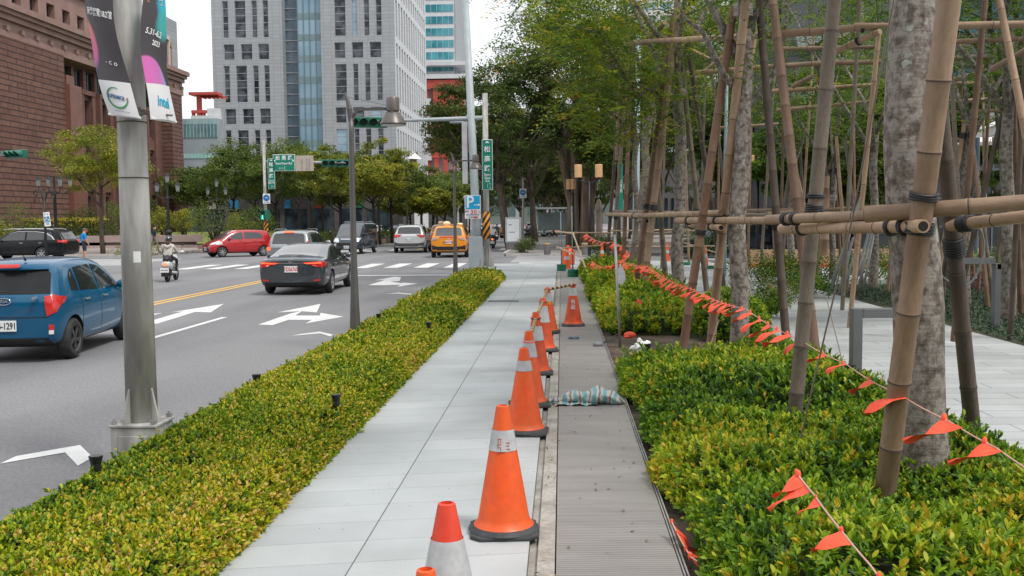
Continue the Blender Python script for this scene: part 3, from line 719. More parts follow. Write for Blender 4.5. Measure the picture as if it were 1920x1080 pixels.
def shrubs(name, label, cat, hfun, inside, bbox, m, dens, lsize, seed, hueoff=0.0, group=None, core=True, side_drop=.0, yellow=0.0, leavesper=9, tint_scale=1.0, wdf=.46):
    """low bushes: sprigs with whorled leaves standing on a height surface. dens(y): sprigs per m2, lsize(y): leaf length"""
    rs=np.random.RandomState(seed); x0,x1,y0,y1=bbox; root=thing(name,label,cat,((x0+x1)/2,(y0+y1)/2,0),0,group); ox_,oy_=(x0+x1)/2,(y0+y1)/2
    pts=[]; step=1.0; y=y0
    while y<y1:
        ye=min(y+step,y1); n=rs.poisson(dens(y)*(x1-x0)*(ye-y))
        px=rs.uniform(x0,x1,n); py=rs.uniform(y,ye,n); k=inside(px,py); pts.append(np.stack([px[k],py[k]],1)); y=ye
    p=np.concatenate(pts); h=hfun(p[:,0],p[:,1]); e=.03
    gx_=(hfun(p[:,0]+e,p[:,1])-hfun(p[:,0]-e,p[:,1]))/(2*e); gy_=(hfun(p[:,0],p[:,1]+e)-hfun(p[:,0],p[:,1]-e))/(2*e)
    Nn=np.stack([-gx_,-gy_,np.ones_like(h)],1); Nn/=np.linalg.norm(Nn,axis=1,keepdims=True)
    ls=lsize(p[:,1])
    # extra sprigs on steep sides: several at different heights
    steep=np.clip((1-Nn[:,2])*1.6,0,1); 
    Z=h*(1-steep*rs.uniform(0,1,len(h))*.9)-rs.uniform(0,1,len(h))*ls*.6
    S=np.stack([p[:,0]-ox_,p[:,1]-oy_,Z],1)
    gap=Noise2(seed+9,9,1.2,6)(p[:,0],p[:,1]); kp=(gap<.75)|(rs.uniform(size=len(h))<.35); p,h,Nn,ls,steep,S=p[kp],h[kp],Nn[kp],ls[kp],steep[kp],S[kp]
    # the upright flanks carry sprigs too
    sel=np.where(steep>.35)[0]
    if len(sel):
        rr_=np.repeat(sel,7); ex=S[rr_].copy(); ex[:,2]=h[rr_]*rs.uniform(0.05,1,len(rr_)); out_=Nn[rr_].copy(); out_[:,2]=0; out_/=np.maximum(np.linalg.norm(out_,axis=1,keepdims=True),1e-6)
        ex+=out_*rs.uniform(.0,.05,(len(rr_),1))+rs.normal(size=(len(rr_),3))*np.array([.015,.04,0]); S=np.concatenate([S,ex]); Nn=np.concatenate([Nn,out_*.9+np.array([0,0,.3])]); ls=np.concatenate([ls,ls[rr_]]); p=np.concatenate([p,p[rr_]])
    up_=rs.uniform(size=len(S))<.07; S[up_,2]+=rs.uniform(.4,1.9,up_.sum())*ls[up_]
    ax=Nn*.9+nrand(rs,len(S))*.45+np.array([0,0,.35]); ax/=np.linalg.norm(ax,axis=1,keepdims=True)
    tn=Noise2(seed+5,9,.25*tint_scale,1.6*tint_scale)(p[:,0],p[:,1])
    hs_=.50+hueoff+.15*tn+rs.normal(size=len(S))*.12+(rs.uniform(size=len(S))<yellow)*.3
    k=leavesper; n=len(S)
    C=np.repeat(S,k,0); AX=np.repeat(ax,k,0); lss=np.repeat(ls,k); hh=np.repeat(hs_,k)
    lev=np.tile(np.linspace(0,1,k),n)
    C=C+AX*(lev[:,None]-.6)*lss[:,None]*1.5
    d=nrand(rs,n*k); d=d-AX*(d*AX).sum(1,keepdims=True); d/=np.linalg.norm(d,axis=1,keepdims=True)
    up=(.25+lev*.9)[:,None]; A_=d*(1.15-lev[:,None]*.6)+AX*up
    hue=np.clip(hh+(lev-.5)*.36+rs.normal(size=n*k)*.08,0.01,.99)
    ln=lss*rs.uniform(.7,1.15,n*k); 
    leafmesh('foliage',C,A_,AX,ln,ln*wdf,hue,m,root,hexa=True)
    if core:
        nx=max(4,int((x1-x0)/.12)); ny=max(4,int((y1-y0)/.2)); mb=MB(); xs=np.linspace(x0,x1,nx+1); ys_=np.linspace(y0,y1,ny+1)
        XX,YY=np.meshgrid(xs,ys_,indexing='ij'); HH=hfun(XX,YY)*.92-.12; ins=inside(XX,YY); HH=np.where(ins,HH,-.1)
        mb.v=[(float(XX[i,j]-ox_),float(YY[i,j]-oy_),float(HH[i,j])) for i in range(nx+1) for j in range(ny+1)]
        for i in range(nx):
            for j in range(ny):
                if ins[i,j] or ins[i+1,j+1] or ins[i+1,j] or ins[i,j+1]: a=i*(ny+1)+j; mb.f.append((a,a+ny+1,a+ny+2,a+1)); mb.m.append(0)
        mb.build('filler_core',core_m,root,smooth=True)
    return root
# left clipped hedge
nh=Noise2(1,8,.8,4)
def inH(x,y):
    xr=np.where(y>29,-1.78-(y-29)**2*.10,-1.80); xl=-2.99+.0*y
    xl=np.where(y>29,-2.98+(y-29)**2*.05,xl)
    return (x<xr+.03)&(x>xl-.03)&(y<31.2)
def hH(x,y):
    xr=np.where(y>29,-1.78-(y-29)**2*.10,-1.80); d=np.minimum(xr-x,x+3.02); s=np.clip(d/.12,0,1)
    return (.02+.185*np.sqrt(1-(1-s)**2))*(1+.0*x)+nh(x*2,y*2)*.022+nh(x*.5,y*.4)*.02
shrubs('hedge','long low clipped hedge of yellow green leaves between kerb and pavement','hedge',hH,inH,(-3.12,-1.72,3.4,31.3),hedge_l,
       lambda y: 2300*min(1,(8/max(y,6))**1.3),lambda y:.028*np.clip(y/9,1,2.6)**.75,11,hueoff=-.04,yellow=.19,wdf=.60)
# right-hand beds
n2=Noise2(3,8,.5,2.2)
def bedh(h,xl,xr,yf,yb,rad=.35,amp=.10):
    def f(x,y):
        w=.12*n2(x*0+1,y*1.4); d=np.minimum(np.minimum(x-(xl+w),xr-x),np.minimum(y-yf-.5*w,yb-y)); s=np.clip(d/rad,0,1)
        return .01+h*np.sqrt(1-(1-s)**2)*(1+.0*x)+n2(x*1.6,y*1.6)*amp*s
    return f
def inr(xl,xr,yf,yb):
    def f(x,y):
        w=.12*n2(x*0+1,y*1.4); return (x>xl+w)&(x<xr)&(y>yf+.5*w)&(y<yb)
    return f
holes=[(1.95,5.9,.28),(2.0,6.9,.22)]
def inB1(x,y):
    b=inr(.72,2.95,2.6,11.3)(x,y)
    b&=~((x>2.25+(y-8.2)*.6)&(y>8.2)&(y<9.0)&False)
    return b
_b1=bedh(.27,.72,2.98,2.4,11.4,.40,amp=.13)
def bedB1(x,y):
    k=1-.72*np.exp(-(((x-1.98)/.42)**2+((y-5.55)/.42)**2))-.45*np.exp(-(((x-1.85)/.3)**2+((y-7.75)/.3)**2))
    return _b1(x,y)*k
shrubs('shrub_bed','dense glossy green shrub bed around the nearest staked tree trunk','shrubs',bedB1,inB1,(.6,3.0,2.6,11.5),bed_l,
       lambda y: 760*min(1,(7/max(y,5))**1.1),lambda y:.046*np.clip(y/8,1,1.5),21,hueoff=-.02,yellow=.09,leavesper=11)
shrubs('shrub_bed','second shrub bed beyond the bare soil gap, beside the metal cover strip','shrubs',bedh(.40,.72,2.5,15.39,24.5,.3),inr(.72,2.4,15.4,24.4),(.6,2.6,15.2,24.6),bed_l,
       lambda y: 260*(16/y)**1.2,lambda y:.062*np.clip(y/16,1,1.5),22,hueoff=.07,yellow=.07,leavesper=9)
shrubs('shrub_bed','farthest shrub bed by the green weighted posts','shrubs',bedh(.45,.70,2.5,25.09,32.6,.4),inr(.70,2.4,25.1,32.5),(.6,2.6,25,32.6),bed_l,
       lambda y: 130,lambda y:.09+0*y,23,hueoff=.06,yellow=.06,leavesper=8)
def inC(x,y): return ((x-2.55)**2/.30+(y-15.5)**2/1.3)<1
def hC(x,y): return .05+.6*np.sqrt(np.clip(1-((x-2.55)**2/.32+(y-15.5)**2/1.4),0,1))
shrubs('round_bush','round green bush beside the third trunk at the pavement edge','shrubs',hC,inC,(1.9,3.2,14.2,16.8),bed_l,lambda y:450,lambda y:.055+0*y,24,leavesper=9)
def inD(x,y): return ((x-2.45)**2/.20+(y-12.1)**2/.5)<1
def hD(x,y): return .03+.28*np.sqrt(np.clip(1-((x-2.45)**2/.21+(y-12.1)**2/.55),0,1))
shrubs('low_bush','low pale green clump at the foot of the second trunk','shrubs',hD,inD,(1.95,2.95,11.3,12.9),tree_spray,lambda y:500,lambda y:.04+0*y,25,leavesper=8,hueoff=-.1)
# ground cover right of the plaza
rs=np.random.RandomState(5); n=52000
yy_=5+21*rs.uniform(size=n)**1.0; xx_=6.25+rs.uniform(size=n)*(yy_*.42-1.0).clip(1,12)
C=np.stack([xx_,yy_,rs.uniform(0,.05,n)],1); A_=nrand(rs,n)*np.array([1,1,.5])+np.array([0,0,.45])
o=leafmesh('ground_cover',C,A_,np.tile([0,0,1.],(n,1))+nrand(rs,n)*.3,rs.uniform(.05,.09,n),rs.uniform(.025,.045,n),np.clip(rs.normal(.5,.2,n),0,1),cover_l)
tag(o,'dark green low ground cover beyond the pale plaza','ground cover',kind='stuff')
def simple_shrub(x,y,r,h,m,label,seed,n=2600,ls=.09,name='shrub',z=0,group=None,stem=0.0,cat='shrub',hue=0.0,flat=1.0):
    t=thing(name,label,cat,(x,y,z),0,group); rs=np.random.RandomState(seed)
    k=max(6,int(n/60)); cc=nrand(rs,k)*rs.uniform(.35,1,size=(k,1))**.5*np.array([r*.85,r*.85,(h-stem)*.45])+np.array([0,0,stem+(h-stem)*.52])
    C=np.repeat(cc,60,0)+nrand(rs,k*60)*rs.uniform(0,1,size=(k*60,1))**.4*r*.34
    C=C[C[:,2]>.03]; N_=len(C)
    hu=np.clip(.42+hue+(np.repeat(rs.normal(size=k)*.13,60)[:N_])+rs.normal(size=N_)*.15,0,1)
    A_=nrand(rs,N_)+np.array([0,0,.2])
    leafmesh('foliage',C,A_,nrand(rs,N_),rs.uniform(.7,1.2,N_)*ls,rs.uniform(.7,1.2,N_)*ls*.5,hu,m,t)
    mb=MB()
    for q in range(5):
        a=q*1.26; mb.tube([(0.03*math.cos(a),.03*math.sin(a),-.02),(r*.25*math.cos(a),r*.25*math.sin(a),h*.35+stem*.4),(r*.6*math.cos(a),r*.6*math.sin(a),h*.75)],[.035*h/1.5,.025*h/1.5,.008],5)
    mb.build('stem',darkbark,t,smooth=True); return t
# ---- trees ----
def tree(name,label,x,y,h,trunk_h,cr,m,bm,seed,nclump=60,per=90,ls=.14,tr=.13,dm=1.0,lean=(0,0),flat=.55,group=None,z=0,hue=0,limbs=6,droop=0,stake=False,multi=1,cz=None,squash=1.0,spread=1.0,cat='tree'):
    per=int(per*1.75*dm); ls=ls*1.12; nclump=int(nclump*1.6)
    t=thing(name,label,cat,(x,y,z),0,group); rs=np.random.RandomState(seed); rr=random.Random(seed)
    mb=MB(); ends=[]
    top=Vector((lean[0],lean[1],trunk_h))
    for tk in range(multi):
        a=6.28*tk/multi; o_=Vector((math.cos(a),math.sin(a),0))*(tr*(2.2+.8*(tk%2)) if multi>1 else 0)
        pts=[o_*1.0+Vector((0,0,-.1)), o_+top*.33+Vector((rr.uniform(-.05,.05)*h*.15,rr.uniform(-.05,.05)*h*.15,0)), o_*1.6+top*.7+Vector((rr.uniform(-.05,.05)*h*.2,0,0)), o_*2+top]
        mb.tube(pts,[tr*1.25,tr,tr*.85,tr*.7],9)
        nl=max(2,limbs//multi)
        for q in range(nl):
            az=rr.uniform(-.3,.3)+6.28*q/nl+tk; st=pts[2].lerp(pts[3],rr.uniform(0,1)) if q>1 else pts[3]
            L1=(h-trunk_h)*rr.uniform(.45,.75); out=cr*rr.uniform(.35,.6)*spread
            mid=st+Vector((math.cos(az)*out,math.sin(az)*out,L1*.6)); end=mid+Vector((math.cos(az)*out*.6,math.sin(az)*out*.6,L1*.5))
            mb.tube([st,st.lerp(mid,.5)+Vector((0,0,-.06*L1)),mid,end],[tr*.5,tr*.4,tr*.26,tr*.08],6); ends+= [mid,end]
            for w in range(2):
                a2=az+rr.uniform(-1.1,1.1); e2=mid+Vector((math.cos(a2)*out*.8,math.sin(a2)*out*.8,L1*rr.uniform(.1,.5))); mb.tube([mid,e2],[tr*.2,tr*.05],5); ends.append(e2)
    mb.build('trunk',bm,t,smooth=True)
    k=nclump; ch=(h-trunk_h)
    base=np.array([list(e) for e in ends]); cen=np.array([lean[0],lean[1],trunk_h+ch*.5])
    cc=nrand(rs,k)*rs.uniform(.2,1,size=(k,1))**.45*np.array([cr,cr,ch*.52*squash])+cen
    j=rs.randint(0,len(base),k//3); cc[:k//3]=base[j]+nrand(rs,k//3)*cr*.15
    sz=cr*rs.uniform(.12,.29,size=(k,1))
    C=np.repeat(cc,per,0)+nrand(rs,k*per)*rs.uniform(0,1,size=(k*per,1))**.45*np.repeat(sz,per,0)*np.array([1,1,flat])
    N_=len(C); hu=np.clip(.42+hue+np.repeat(rs.normal(size=k)*.12,per)+rs.normal(size=N_)*.13,0,1)
    A_=nrand(rs,N_)*np.array([1,1,.6])+np.array([0,0,-droop]); Nn=nrand(rs,N_)*.7+np.array([0,0,1.])
    leafmesh('crown',C,A_,Nn,rs.uniform(.7,1.25,N_)*ls,rs.uniform(.7,1.25,N_)*ls*.5,hu,m,t)
    if stake:
        for q in range(3):
            a=q*2.09+.5; s_=MB(); s_.cyl((math.cos(a)*.5,math.sin(a)*.5,0),(0.05*math.cos(a),.05*math.sin(a),1.3),.03,n=6); s_.build('stake',darkbark,t)
    return t
GA='street trees across the road'
# yellow-green tree behind the concrete pole
tree('street_tree','round yellow green tree beside the stone bench, behind the concrete pole',P(192,430,58).x,58,7.4,3.9,3.0,tree_yel,barkm,31,90,110,.15,.13,group=GA,flat=.45,dm=.55,hue=-.04)
# row along the left side of the far carriageway
specs=[(585,86,262,4.0,4.0,'m'),(440,92,256,4.0,4.6,'m'),(520,96,252,4.2,4.8,'m'),(640,80,300,3.4,3.2,'m'),(700,74,296,3.4,3.2,'y'),(735,84,283,3.8,3.8,'m'),(790,95,328,4.2,4.2,'m'),(820,120,318,4.5,4.8,'m'),(375,100,302,3.6,4.2,'m'),(660,104,284,4.4,4.6,'m'),(605,110,264,4.4,4.6,'m'),(865,140,330,4.5,4.5,'d'),(560,122,262,4.5,5,'m'),(345,120,308,4,4.2,'d'),(480,112,268,4.6,5,'d')]
lab=['{} street tree with {} crown {}']
where=['over the pale van roof','behind the left street-name sign','rising highest behind the left signal mast','small, just left of the tall lamp','just right of the tall lamp','behind the white car','behind the yellow taxi','beyond the yellow taxi far down the road','beside the sandstone building corner','filling in behind the lamp post','behind the dark sedan','farthest along the road by the parking sign','deep behind the green sign','dark, against the sandstone building','dark, behind the red car']
for i,(u,y,vt_,th,cr,k) in enumerate(specs):
    p=P(u,430,y); h=P(u,vt_,y).z/1.06; m={'m':tree_mid,'d':tree_dark,'y':tree_yel}[k]
    x=p.x; 
    tree('street_tree','leafy street tree '+where[i],x,y,h,th,cr,m,darkbark,40+i,55 if y<100 else 42,90,.20 if y<100 else .27,.13,group=GA,flat=.45,hue=(.08 if i%3==0 else 0) ,limbs=7)
for i,(u,y,vt_,cr,m_,l_) in enumerate(((835,108,322,3.4,tree_mid,'behind the second lamp post'),(880,150,300,5,tree_dark,'far, behind the pale mast'),(850,165,315,5,tree_mid,'far, at the foot of the striped tower'),(905,190,322,6,tree_dark,'very far, right of the name sign'),(770,112,345,3.8,tree_yel,'low, behind the white crossover'),(812,90,350,2.6,tree_yel,'low yellowish, behind the orange taxi'))):
    tree('street_tree','street tree '+l_,P(u,430,y).x,y,P(u,vt_,y).z/1.06,2.6,cr,m_,darkbark,60+i,50,90,.27,.13,group=GA,flat=.5)
tree('street_tree','slim young tree with thin trunk left of the tall lamp, by the pavement edge',P(623,460,66).x,66,6.6,3.4,2.3,tree_yel,darkbark,70,45,80,.16,.08,group=GA,hue=-.15,flat=.4)
tree('street_tree','small yellowish tree right of the pale van',P(712,430,79).x,79,8.2,3.6,2.6,tree_yel,darkbark,71,45,80,.18,.10,group=GA,hue=-.1,flat=.4)
# shrubs in front of the sandstone building
sh=[(150,73,1.5,3.3,tree_dark,'rounded dark shrub in front of the red granite wall',0),(222,74,1.4,3.3,tree_mid,'shrub half hidden by the concrete pole',0),(306,76,1.1,2.9,tree_yel,'yellow green shrub under the far triple globe lamp',.8),(345,76,1.0,2.7,tree_yel,'small yellow shrub at the sandstone corner',.8),(402,70,2.0,3.5,tree_mid,'wide twiggy shrub left of the red car',.6),(455,72,1.4,2.4,tree_yel,'yellow green shrub behind the red car',.3),(20,62,2.2,3.0,tree_mid,'big shrub at the left edge above the black van',0),(275,77,1.0,3.8,tree_dark,'dark conical shrub right of the concrete pole',0),(0,61,1.3,1.7,tree_yel,'low shrub behind the black minivan nose',0),(485,70,1.6,3.0,tree_mid,'shrub by the left signal post',.2)]
for i,(u,y,r,h,m,l,st) in enumerate(sh):
    simple_shrub(P(u,430,y).x,y,r,h,m,l,80+i,2200,.13,stem=st,z=.1 if i!=4 else 0)
o=simple_shrub(G(200,490,RD).x,52.6,1.35,.45,tree_yel,'small low planting square around the bench tree',95,1400,.1,'low_planting',hue=-.2)
# long clipped hedge by the sandstone building
def inE(x,y): return (x>-45)&(x<-31)
mbh=np.random.RandomState(9); n=9000
C=np.stack([mbh.uniform(-46,-33.5,n),72+mbh.uniform(-.4,.4,n),mbh.uniform(.5,2.2,n)],1)
t=thing('hedge','two-tone clipped hedge along the foot of the sandstone wall','hedge',(0,0,0))
leafmesh('foliage',C,nrand(mbh,n),nrand(mbh,n),mbh.uniform(.12,.2,n),mbh.uniform(.07,.12,n),np.clip(.25+(C[:,2]>1.7)*.5+mbh.normal(size=n)*.08,0,1),tree_yel,t)
MB().box(-46,-33.5,71.75,72.25,0,2.0).build('filler_core',core_m,t)
# right of the road ahead: big dark trees
GB='dark trees lining the far pavement'
big=[(958,60,10.6,4.6,3.9,tree_dark,.26,'tall dark tree behind the right street-name sign',(-.9,0)),(1003,82,14.0,5,4.6,tree_dark,.25,'dark tree next along the far pavement edge',(-.5,0)),(915,72,11.6,5.5,3.7,tree_dark,.22,'dark tree reaching over the road above the taxi',(-.3,0)),(1020,104,13,4.5,4.5,tree_dark,.22,'third tree along the far pavement',(0,0)),(1030,135,14,4.5,5.5,tree_mid,.22,'fourth tree along the far pavement, paler',(0,0)),(1042,190,16,4.5,7,tree_mid,.22,'distant tree closing the view down the pavement',(0,0)),(945,170,17,4,7,tree_mid,.2,'distant tree over the far end of the road',(0,0)),(1018,150,12,3.0,4.2,tree_dark,.2,'fifth tree along the far pavement, low crown',(0,0)),(1052,150,13,3.2,4.0,tree_mid,.2,'tree on the right side of the far pavement',(0,0)),(1058,115,10,3.2,2.6,tree_dark,.18,'slim dark tree left of the banyan trunks',(0,0)),(975,130,13,3.5,4.2,tree_dark,.2,'dark tree beyond the blue disc sign',(0,0)),(1125,100,12,3,4.2,tree_mid,.2,'low tree behind the pale stone pillar',(0,0))]
for i,(u,y,h,th,cr,m,tr,l,ln_) in enumerate(big):
    tree('street_tree',l,P(u,430,y).x,y,h,th,cr,m,barkm,100+i,85,110,.19 if y<90 else .28,tr,lean=ln_,group=GB,flat=.42,limbs=8,hue=.10,dm=.85)
tree('banyan_tree','huge banyan with many fused grey trunks beyond the crossing',P(1090,430,62).x,62,14.5,8.2,5.2,tree_mid,banbark,120,120,110,.19,.25,multi=9,limbs=14,flat=.5,hue=-.02,group=GB)
tree('banyan_tree','second multi-trunk banyan right of the first, behind the bamboo stakes',P(1340,430,66).x,66,15,6.5,6.0,tree_mid,banbark,121,110,110,.20,.19,multi=5,limbs=12,flat=.5,group=GB)
# green mass behind the stakes: separate trees
GC='trees behind the staked rows'
bgt=[(1180,90,17,4,5.5,tree_mid),(1240,75,16,4,4.5,tree_mid),(1160,58,10,4,2.9,tree_mid),(1300,88,18,3.5,6,tree_mid),(1440,60,12.5,2.6,3.8,tree_spray),(1500,40,6.2,2.0,2.0,tree_spray),(1610,38,6.0,1.8,2.0,tree_mid),(1700,42,7.5,2.6,2.6,tree_spray),(1880,40,8.0,2.2,2.2,tree_spray),(1395,55,9,3,2.9,tree_mid),(1120,120,17,5,6,tree_mid),(1560,43.5,8.6,2.8,2.6,tree_spray)]
gl=['pale, in the gap right of the banyan','bushy, behind the fifth staked trunk','slim, just right of the banyan','broad, far behind the middle stakes','fresh green, centre right behind the rails','small, in front of the dark facade edge','low, between the big trunk and dark wall','light, behind the leaning near bamboo','at the right edge before the blue glass','behind the tallest pair of stakes','pale and distant above the crossing','light green, against the white trim']
for i,(u,y,h,th,cr,m) in enumerate(bgt):
    tree('background_tree','background tree '+gl[i],P(u,430,y).x,y,h,th,cr,m,barkm,140+i,65,90,.15 if y<50 else .2,.11,group=GC,flat=.4,hue=-.08 if y<60 else -.05,limbs=7,dm=1.5)
# shrubs right, beyond plaza
rsr=[(1430,27.3,1.0,.75,tree_spray,'yellow green shrub clump beyond the third trunk'),(1480,26.6,1.0,.7,bed_l,'glossy shrub clump behind the tan bark heap'),(1540,28,1.2,.8,tree_mid,'dark green shrub by the leaning pipes'),(1640,27.5,1.0,.8,bed_l,'shrub clump left of the big trunk'),(1770,27.2,1.1,.8,tree_mid,'shrub clump under the far right rails'),(1830,27.5,1.0,.75,bed_l,'shrub left of the purple plants'),(1900,27.5,1.1,.75,tree_mid,'shrub at the right edge of the lawn'),(1325,47,1.5,1.0,bed_l,'shrub beside the parked dark van'),(1120,50.6,.9,.9,tree_dark,'clipped bush under the banyan'),(1150,51,.9,.8,tree_dark,'second clipped bush under the banyan'),(995,50,.0,.0,None,'')]
for i,(u,y,r,h,m,l) in enumerate(rsr):
    if m: simple_shrub(P(u,430,y).x,y,r,h,m,l,170+i,2400,.07 if y<40 else .09,z=-.02)
simple_shrub(-1.9,53.6,.75,.75,tree_dark,'clipped bush behind the map board by the far kerb',190,1600,.09,z=0)
pur=leafmat('purple_leaves',[(0,(.04,.012,.03)),(.5,(.12,.035,.08)),(1,(.25,.10,.16))],.6,.2)
simple_shrub(P(1840,470,24).x,24,.95,.32,pur,'low purple leaved planting at the back of the lawn',191,2600,.06,'purple_planting')
simple_shrub(P(1455,500,20.5).x,20.5,.75,.5,tree_yel,'dry straw coloured weeds beyond the third trunk',192,1800,.05,'weeds',hue=-.35)
simple_shrub(P(1520,510,22).x,22,.5,.5,bed_l,'small bush beside the dry weeds',193,1600,.06,'low_bush')
simple_shrub(P(1455,548,17.5).x-.1,17.6,.35,.55,bed_l,'dark bush right of the third trunk by the plaza edge',194,1600,.06,'low_bush')
# ================= STAKED TREES AND BAMBOO =================
def trunkmat():
    m,nt,b=nodes('mottled_bark'); L=nt.links.new
    t=nt.nodes.new('ShaderNodeTexCoord'); mp=nt.nodes.new('ShaderNodeMapping'); mp.inputs['Scale'].default_value=(1,1,.8); L(t.outputs['Object'],mp.inputs[0])
    n=nt.nodes.new('ShaderNodeTexNoise'); n.inputs['Scale'].default_value=15; n.inputs['Detail'].default_value=12; n.inputs['Roughness'].default_value=.68; n.inputs['Distortion'].default_value=.0; L(mp.outputs[0],n.inputs['Vector'])
    r=nt.nodes.new('ShaderNodeValToRGB'); cr=r.color_ramp; 
    for _ in range(3): cr.elements.new(.5)
    for e,(p,c) in zip(cr.elements,[(.34,(.07,.055,.043)),(.43,(.13,.107,.088)),(.50,(.20,.172,.148)),(.57,(.30,.27,.24)),(.68,(.20,.175,.14))]): e.position=p; e.color=c4(c)
    L(n.outputs[0],r.inputs[0])
    v=nt.nodes.new('ShaderNodeTexVoronoi'); v.inputs['Scale'].default_value=13; n4=nt.nodes.new('ShaderNodeTexNoise'); n4.inputs['Scale'].default_value=9; n4.inputs['Detail'].default_value=6
    L(mp.outputs[0],n4.inputs['Vector']); ad=nt.nodes.new('ShaderNodeMixRGB'); ad.inputs[0].default_value=.12; L(mp.outputs[0],ad.inputs[1]); L(n4.outputs[1],ad.inputs[2]); L(ad.outputs[0],v.inputs['Vector'])
    r2=nt.nodes.new('ShaderNodeValToRGB'); r2.color_ramp.elements[0].position=.20; r2.color_ramp.elements[0].color=(1,1,1,1); r2.color_ramp.elements[1].position=.27; r2.color_ramp.elements[1].color=(0,0,0,1); L(v.outputs['Distance'],r2.inputs[0])
    n5=nt.nodes.new('ShaderNodeTexNoise'); n5.inputs['Scale'].default_value=1.7; n5.inputs['Detail'].default_value=3; L(mp.outputs[0],n5.inputs['Vector'])
    r5=nt.nodes.new('ShaderNodeValToRGB'); r5.color_ramp.elements[0].position=.48; r5.color_ramp.elements[1].position=.56; L(n5.outputs[0],r5.inputs[0])
    ma=nt.nodes.new('ShaderNodeMath'); ma.operation='MULTIPLY'; L(r2.outputs[0],ma.inputs[0]); L(r5.outputs[0],ma.inputs[1])
    mx=nt.nodes.new('ShaderNodeMixRGB'); mx.inputs[2].default_value=(.34,.35,.30,1); L(ma.outputs[0],mx.inputs[0]); L(r.outputs[0],mx.inputs[1]); L(mx.outputs[0],b.inputs['Base Color'])
    b.inputs['Roughness'].default_value=.95
    n6=nt.nodes.new('ShaderNodeTexNoise'); n6.inputs['Scale'].default_value=5; n6.inputs['Detail'].default_value=10; mp6=nt.nodes.new('ShaderNodeMapping'); mp6.inputs['Scale'].default_value=(1,1,7); L(t.outputs['Object'],mp6.inputs[0]); L(mp6.outputs[0],n6.inputs['Vector'])
    af=nt.nodes.new('ShaderNodeMath'); af.operation='ADD'; L(n.outputs[0],af.inputs[0]); L(n6.outputs[0],af.inputs[1])
    bp=nt.nodes.new('ShaderNodeBump'); bp.inputs['Strength'].default_value=.7; bp.inputs['Distance'].default_value=.012; L(af.outputs[0],bp.inputs['Height']); L(bp.outputs[0],b.inputs['Normal'])
    return m
mottled=trunkmat()
bam_tan=mat('bamboo_tan',(.29,.18,.11),.55,(.48,.33,.215),2.4,.08,detail=8,stretch=(1,1,.35),fine=(45,.22),orand=.28)
bam_grey=mat('bamboo_weathered',(.17,.135,.10),.7,(.29,.235,.18),3,.15,detail=10,stretch=(1,1,.3),fine=(60,.3),orand=.2)
bam_dark=mat('bamboo_dark',(.07,.05,.038),.7,(.15,.115,.085),3,.15,detail=10,stretch=(1,1,.3),fine=(60,.3))
bam_red=mat('bamboo_red_brown',(.16,.085,.05),.65,(.27,.165,.105),2.5,.1,detail=8,stretch=(1,1,.3),fine=(50,.25),orand=.25)
node_m=mat('bamboo_node',(.06,.045,.035),.8,(.10,.075,.06),8)
rubber=mat('black_rubber',(.012,.012,.013),.55,(.03,.03,.032),8)
rope_m=mat('pink_rope',(.55,.30,.24),.8,(.62,.38,.32),8)
wire_m=mat('guy_wire',(.20,.16,.13),.6)
hollow=mat('bamboo_hollow',(.015,.01,.008),.9)
BG='bamboo poles staking the trees'
def bamboo(p0,p1,r,m,label,step=.36,group=BG,name='bamboo_pole',open_end=None,lash=(),taper=.88,bow=.0,n=14):
    p0=Vector(p0); p1=Vector(p1); d=p1-p0; l=d.length; t=thing(name,label,'bamboo pole',p0,0,group)
    q=d.to_track_quat('Z','Y').to_matrix().to_4x4(); t.rotation_euler=q.to_euler()
    rr=random.Random(int(abs(p0.x*131+p0.y*17+p1.z*7)*100)); mb=MB(); z=0; pts=[];rad=[]; nodesz=[]
    sd=Vector((rr.uniform(-1,1),rr.uniform(-1,1),0)).normalized()*bow
    def pos(z): return sd*math.sin(math.pi*z/l)+Vector((0,0,z))
    z=-0.0; pts.append(pos(0)); rad.append(r)
    z=rr.uniform(.1,step)
    while z<l-.08:
        k=1-(1-taper)*z/l
        for dz,s in ((-.02,1.0),(-.006,1.075),(0,.985),(.006,1.06),(.02,1.0)): pts.append(pos(z+dz)); rad.append(r*k*s)
        nodesz.append((z,r*k)); z+=step*rr.uniform(.8,1.15)
    pts.append(pos(l)); rad.append(r*taper)
    mb.tube(pts,rad,n,mi=0)
    if open_end:
        e=pos(l) if open_end>0 else pos(0); dd=.004*open_end; rr_=r*(taper if open_end>0 else 1)
        mb.cyl(e+Vector((0,0,-.001*open_end)),e+Vector((0,0,dd)),rr_*.72,n=n,mi=1)
    for z,rk in nodesz: mb.tube([pos(z-.004),pos(z+.002)],[rk*1.085,rk*1.07],n,mi=2)
    mb.build('culm',[m,hollow,node_m],t,auto=50)
    for z,w in lash:
        lb_=MB()
        for k in range(max(2,int(w/.014))):
            zz=z+k*.014-w/2; lb_.tube([pos(zz)+Vector((math.cos(a)*r*1.13,math.sin(a)*r*1.13,.004*math.sin(a*2+k))) for a in [6.2832*i/12 for i in range(13)]],.009,5)
        lb_.build('lashing',rubber,t,smooth=True)
    return t
def bp(u0,v0,y0,u1,v1,y1,r,m,label,**k): return bamboo(P(u0,v0,y0),P(u1,v1,y1),r,m,label,**k)
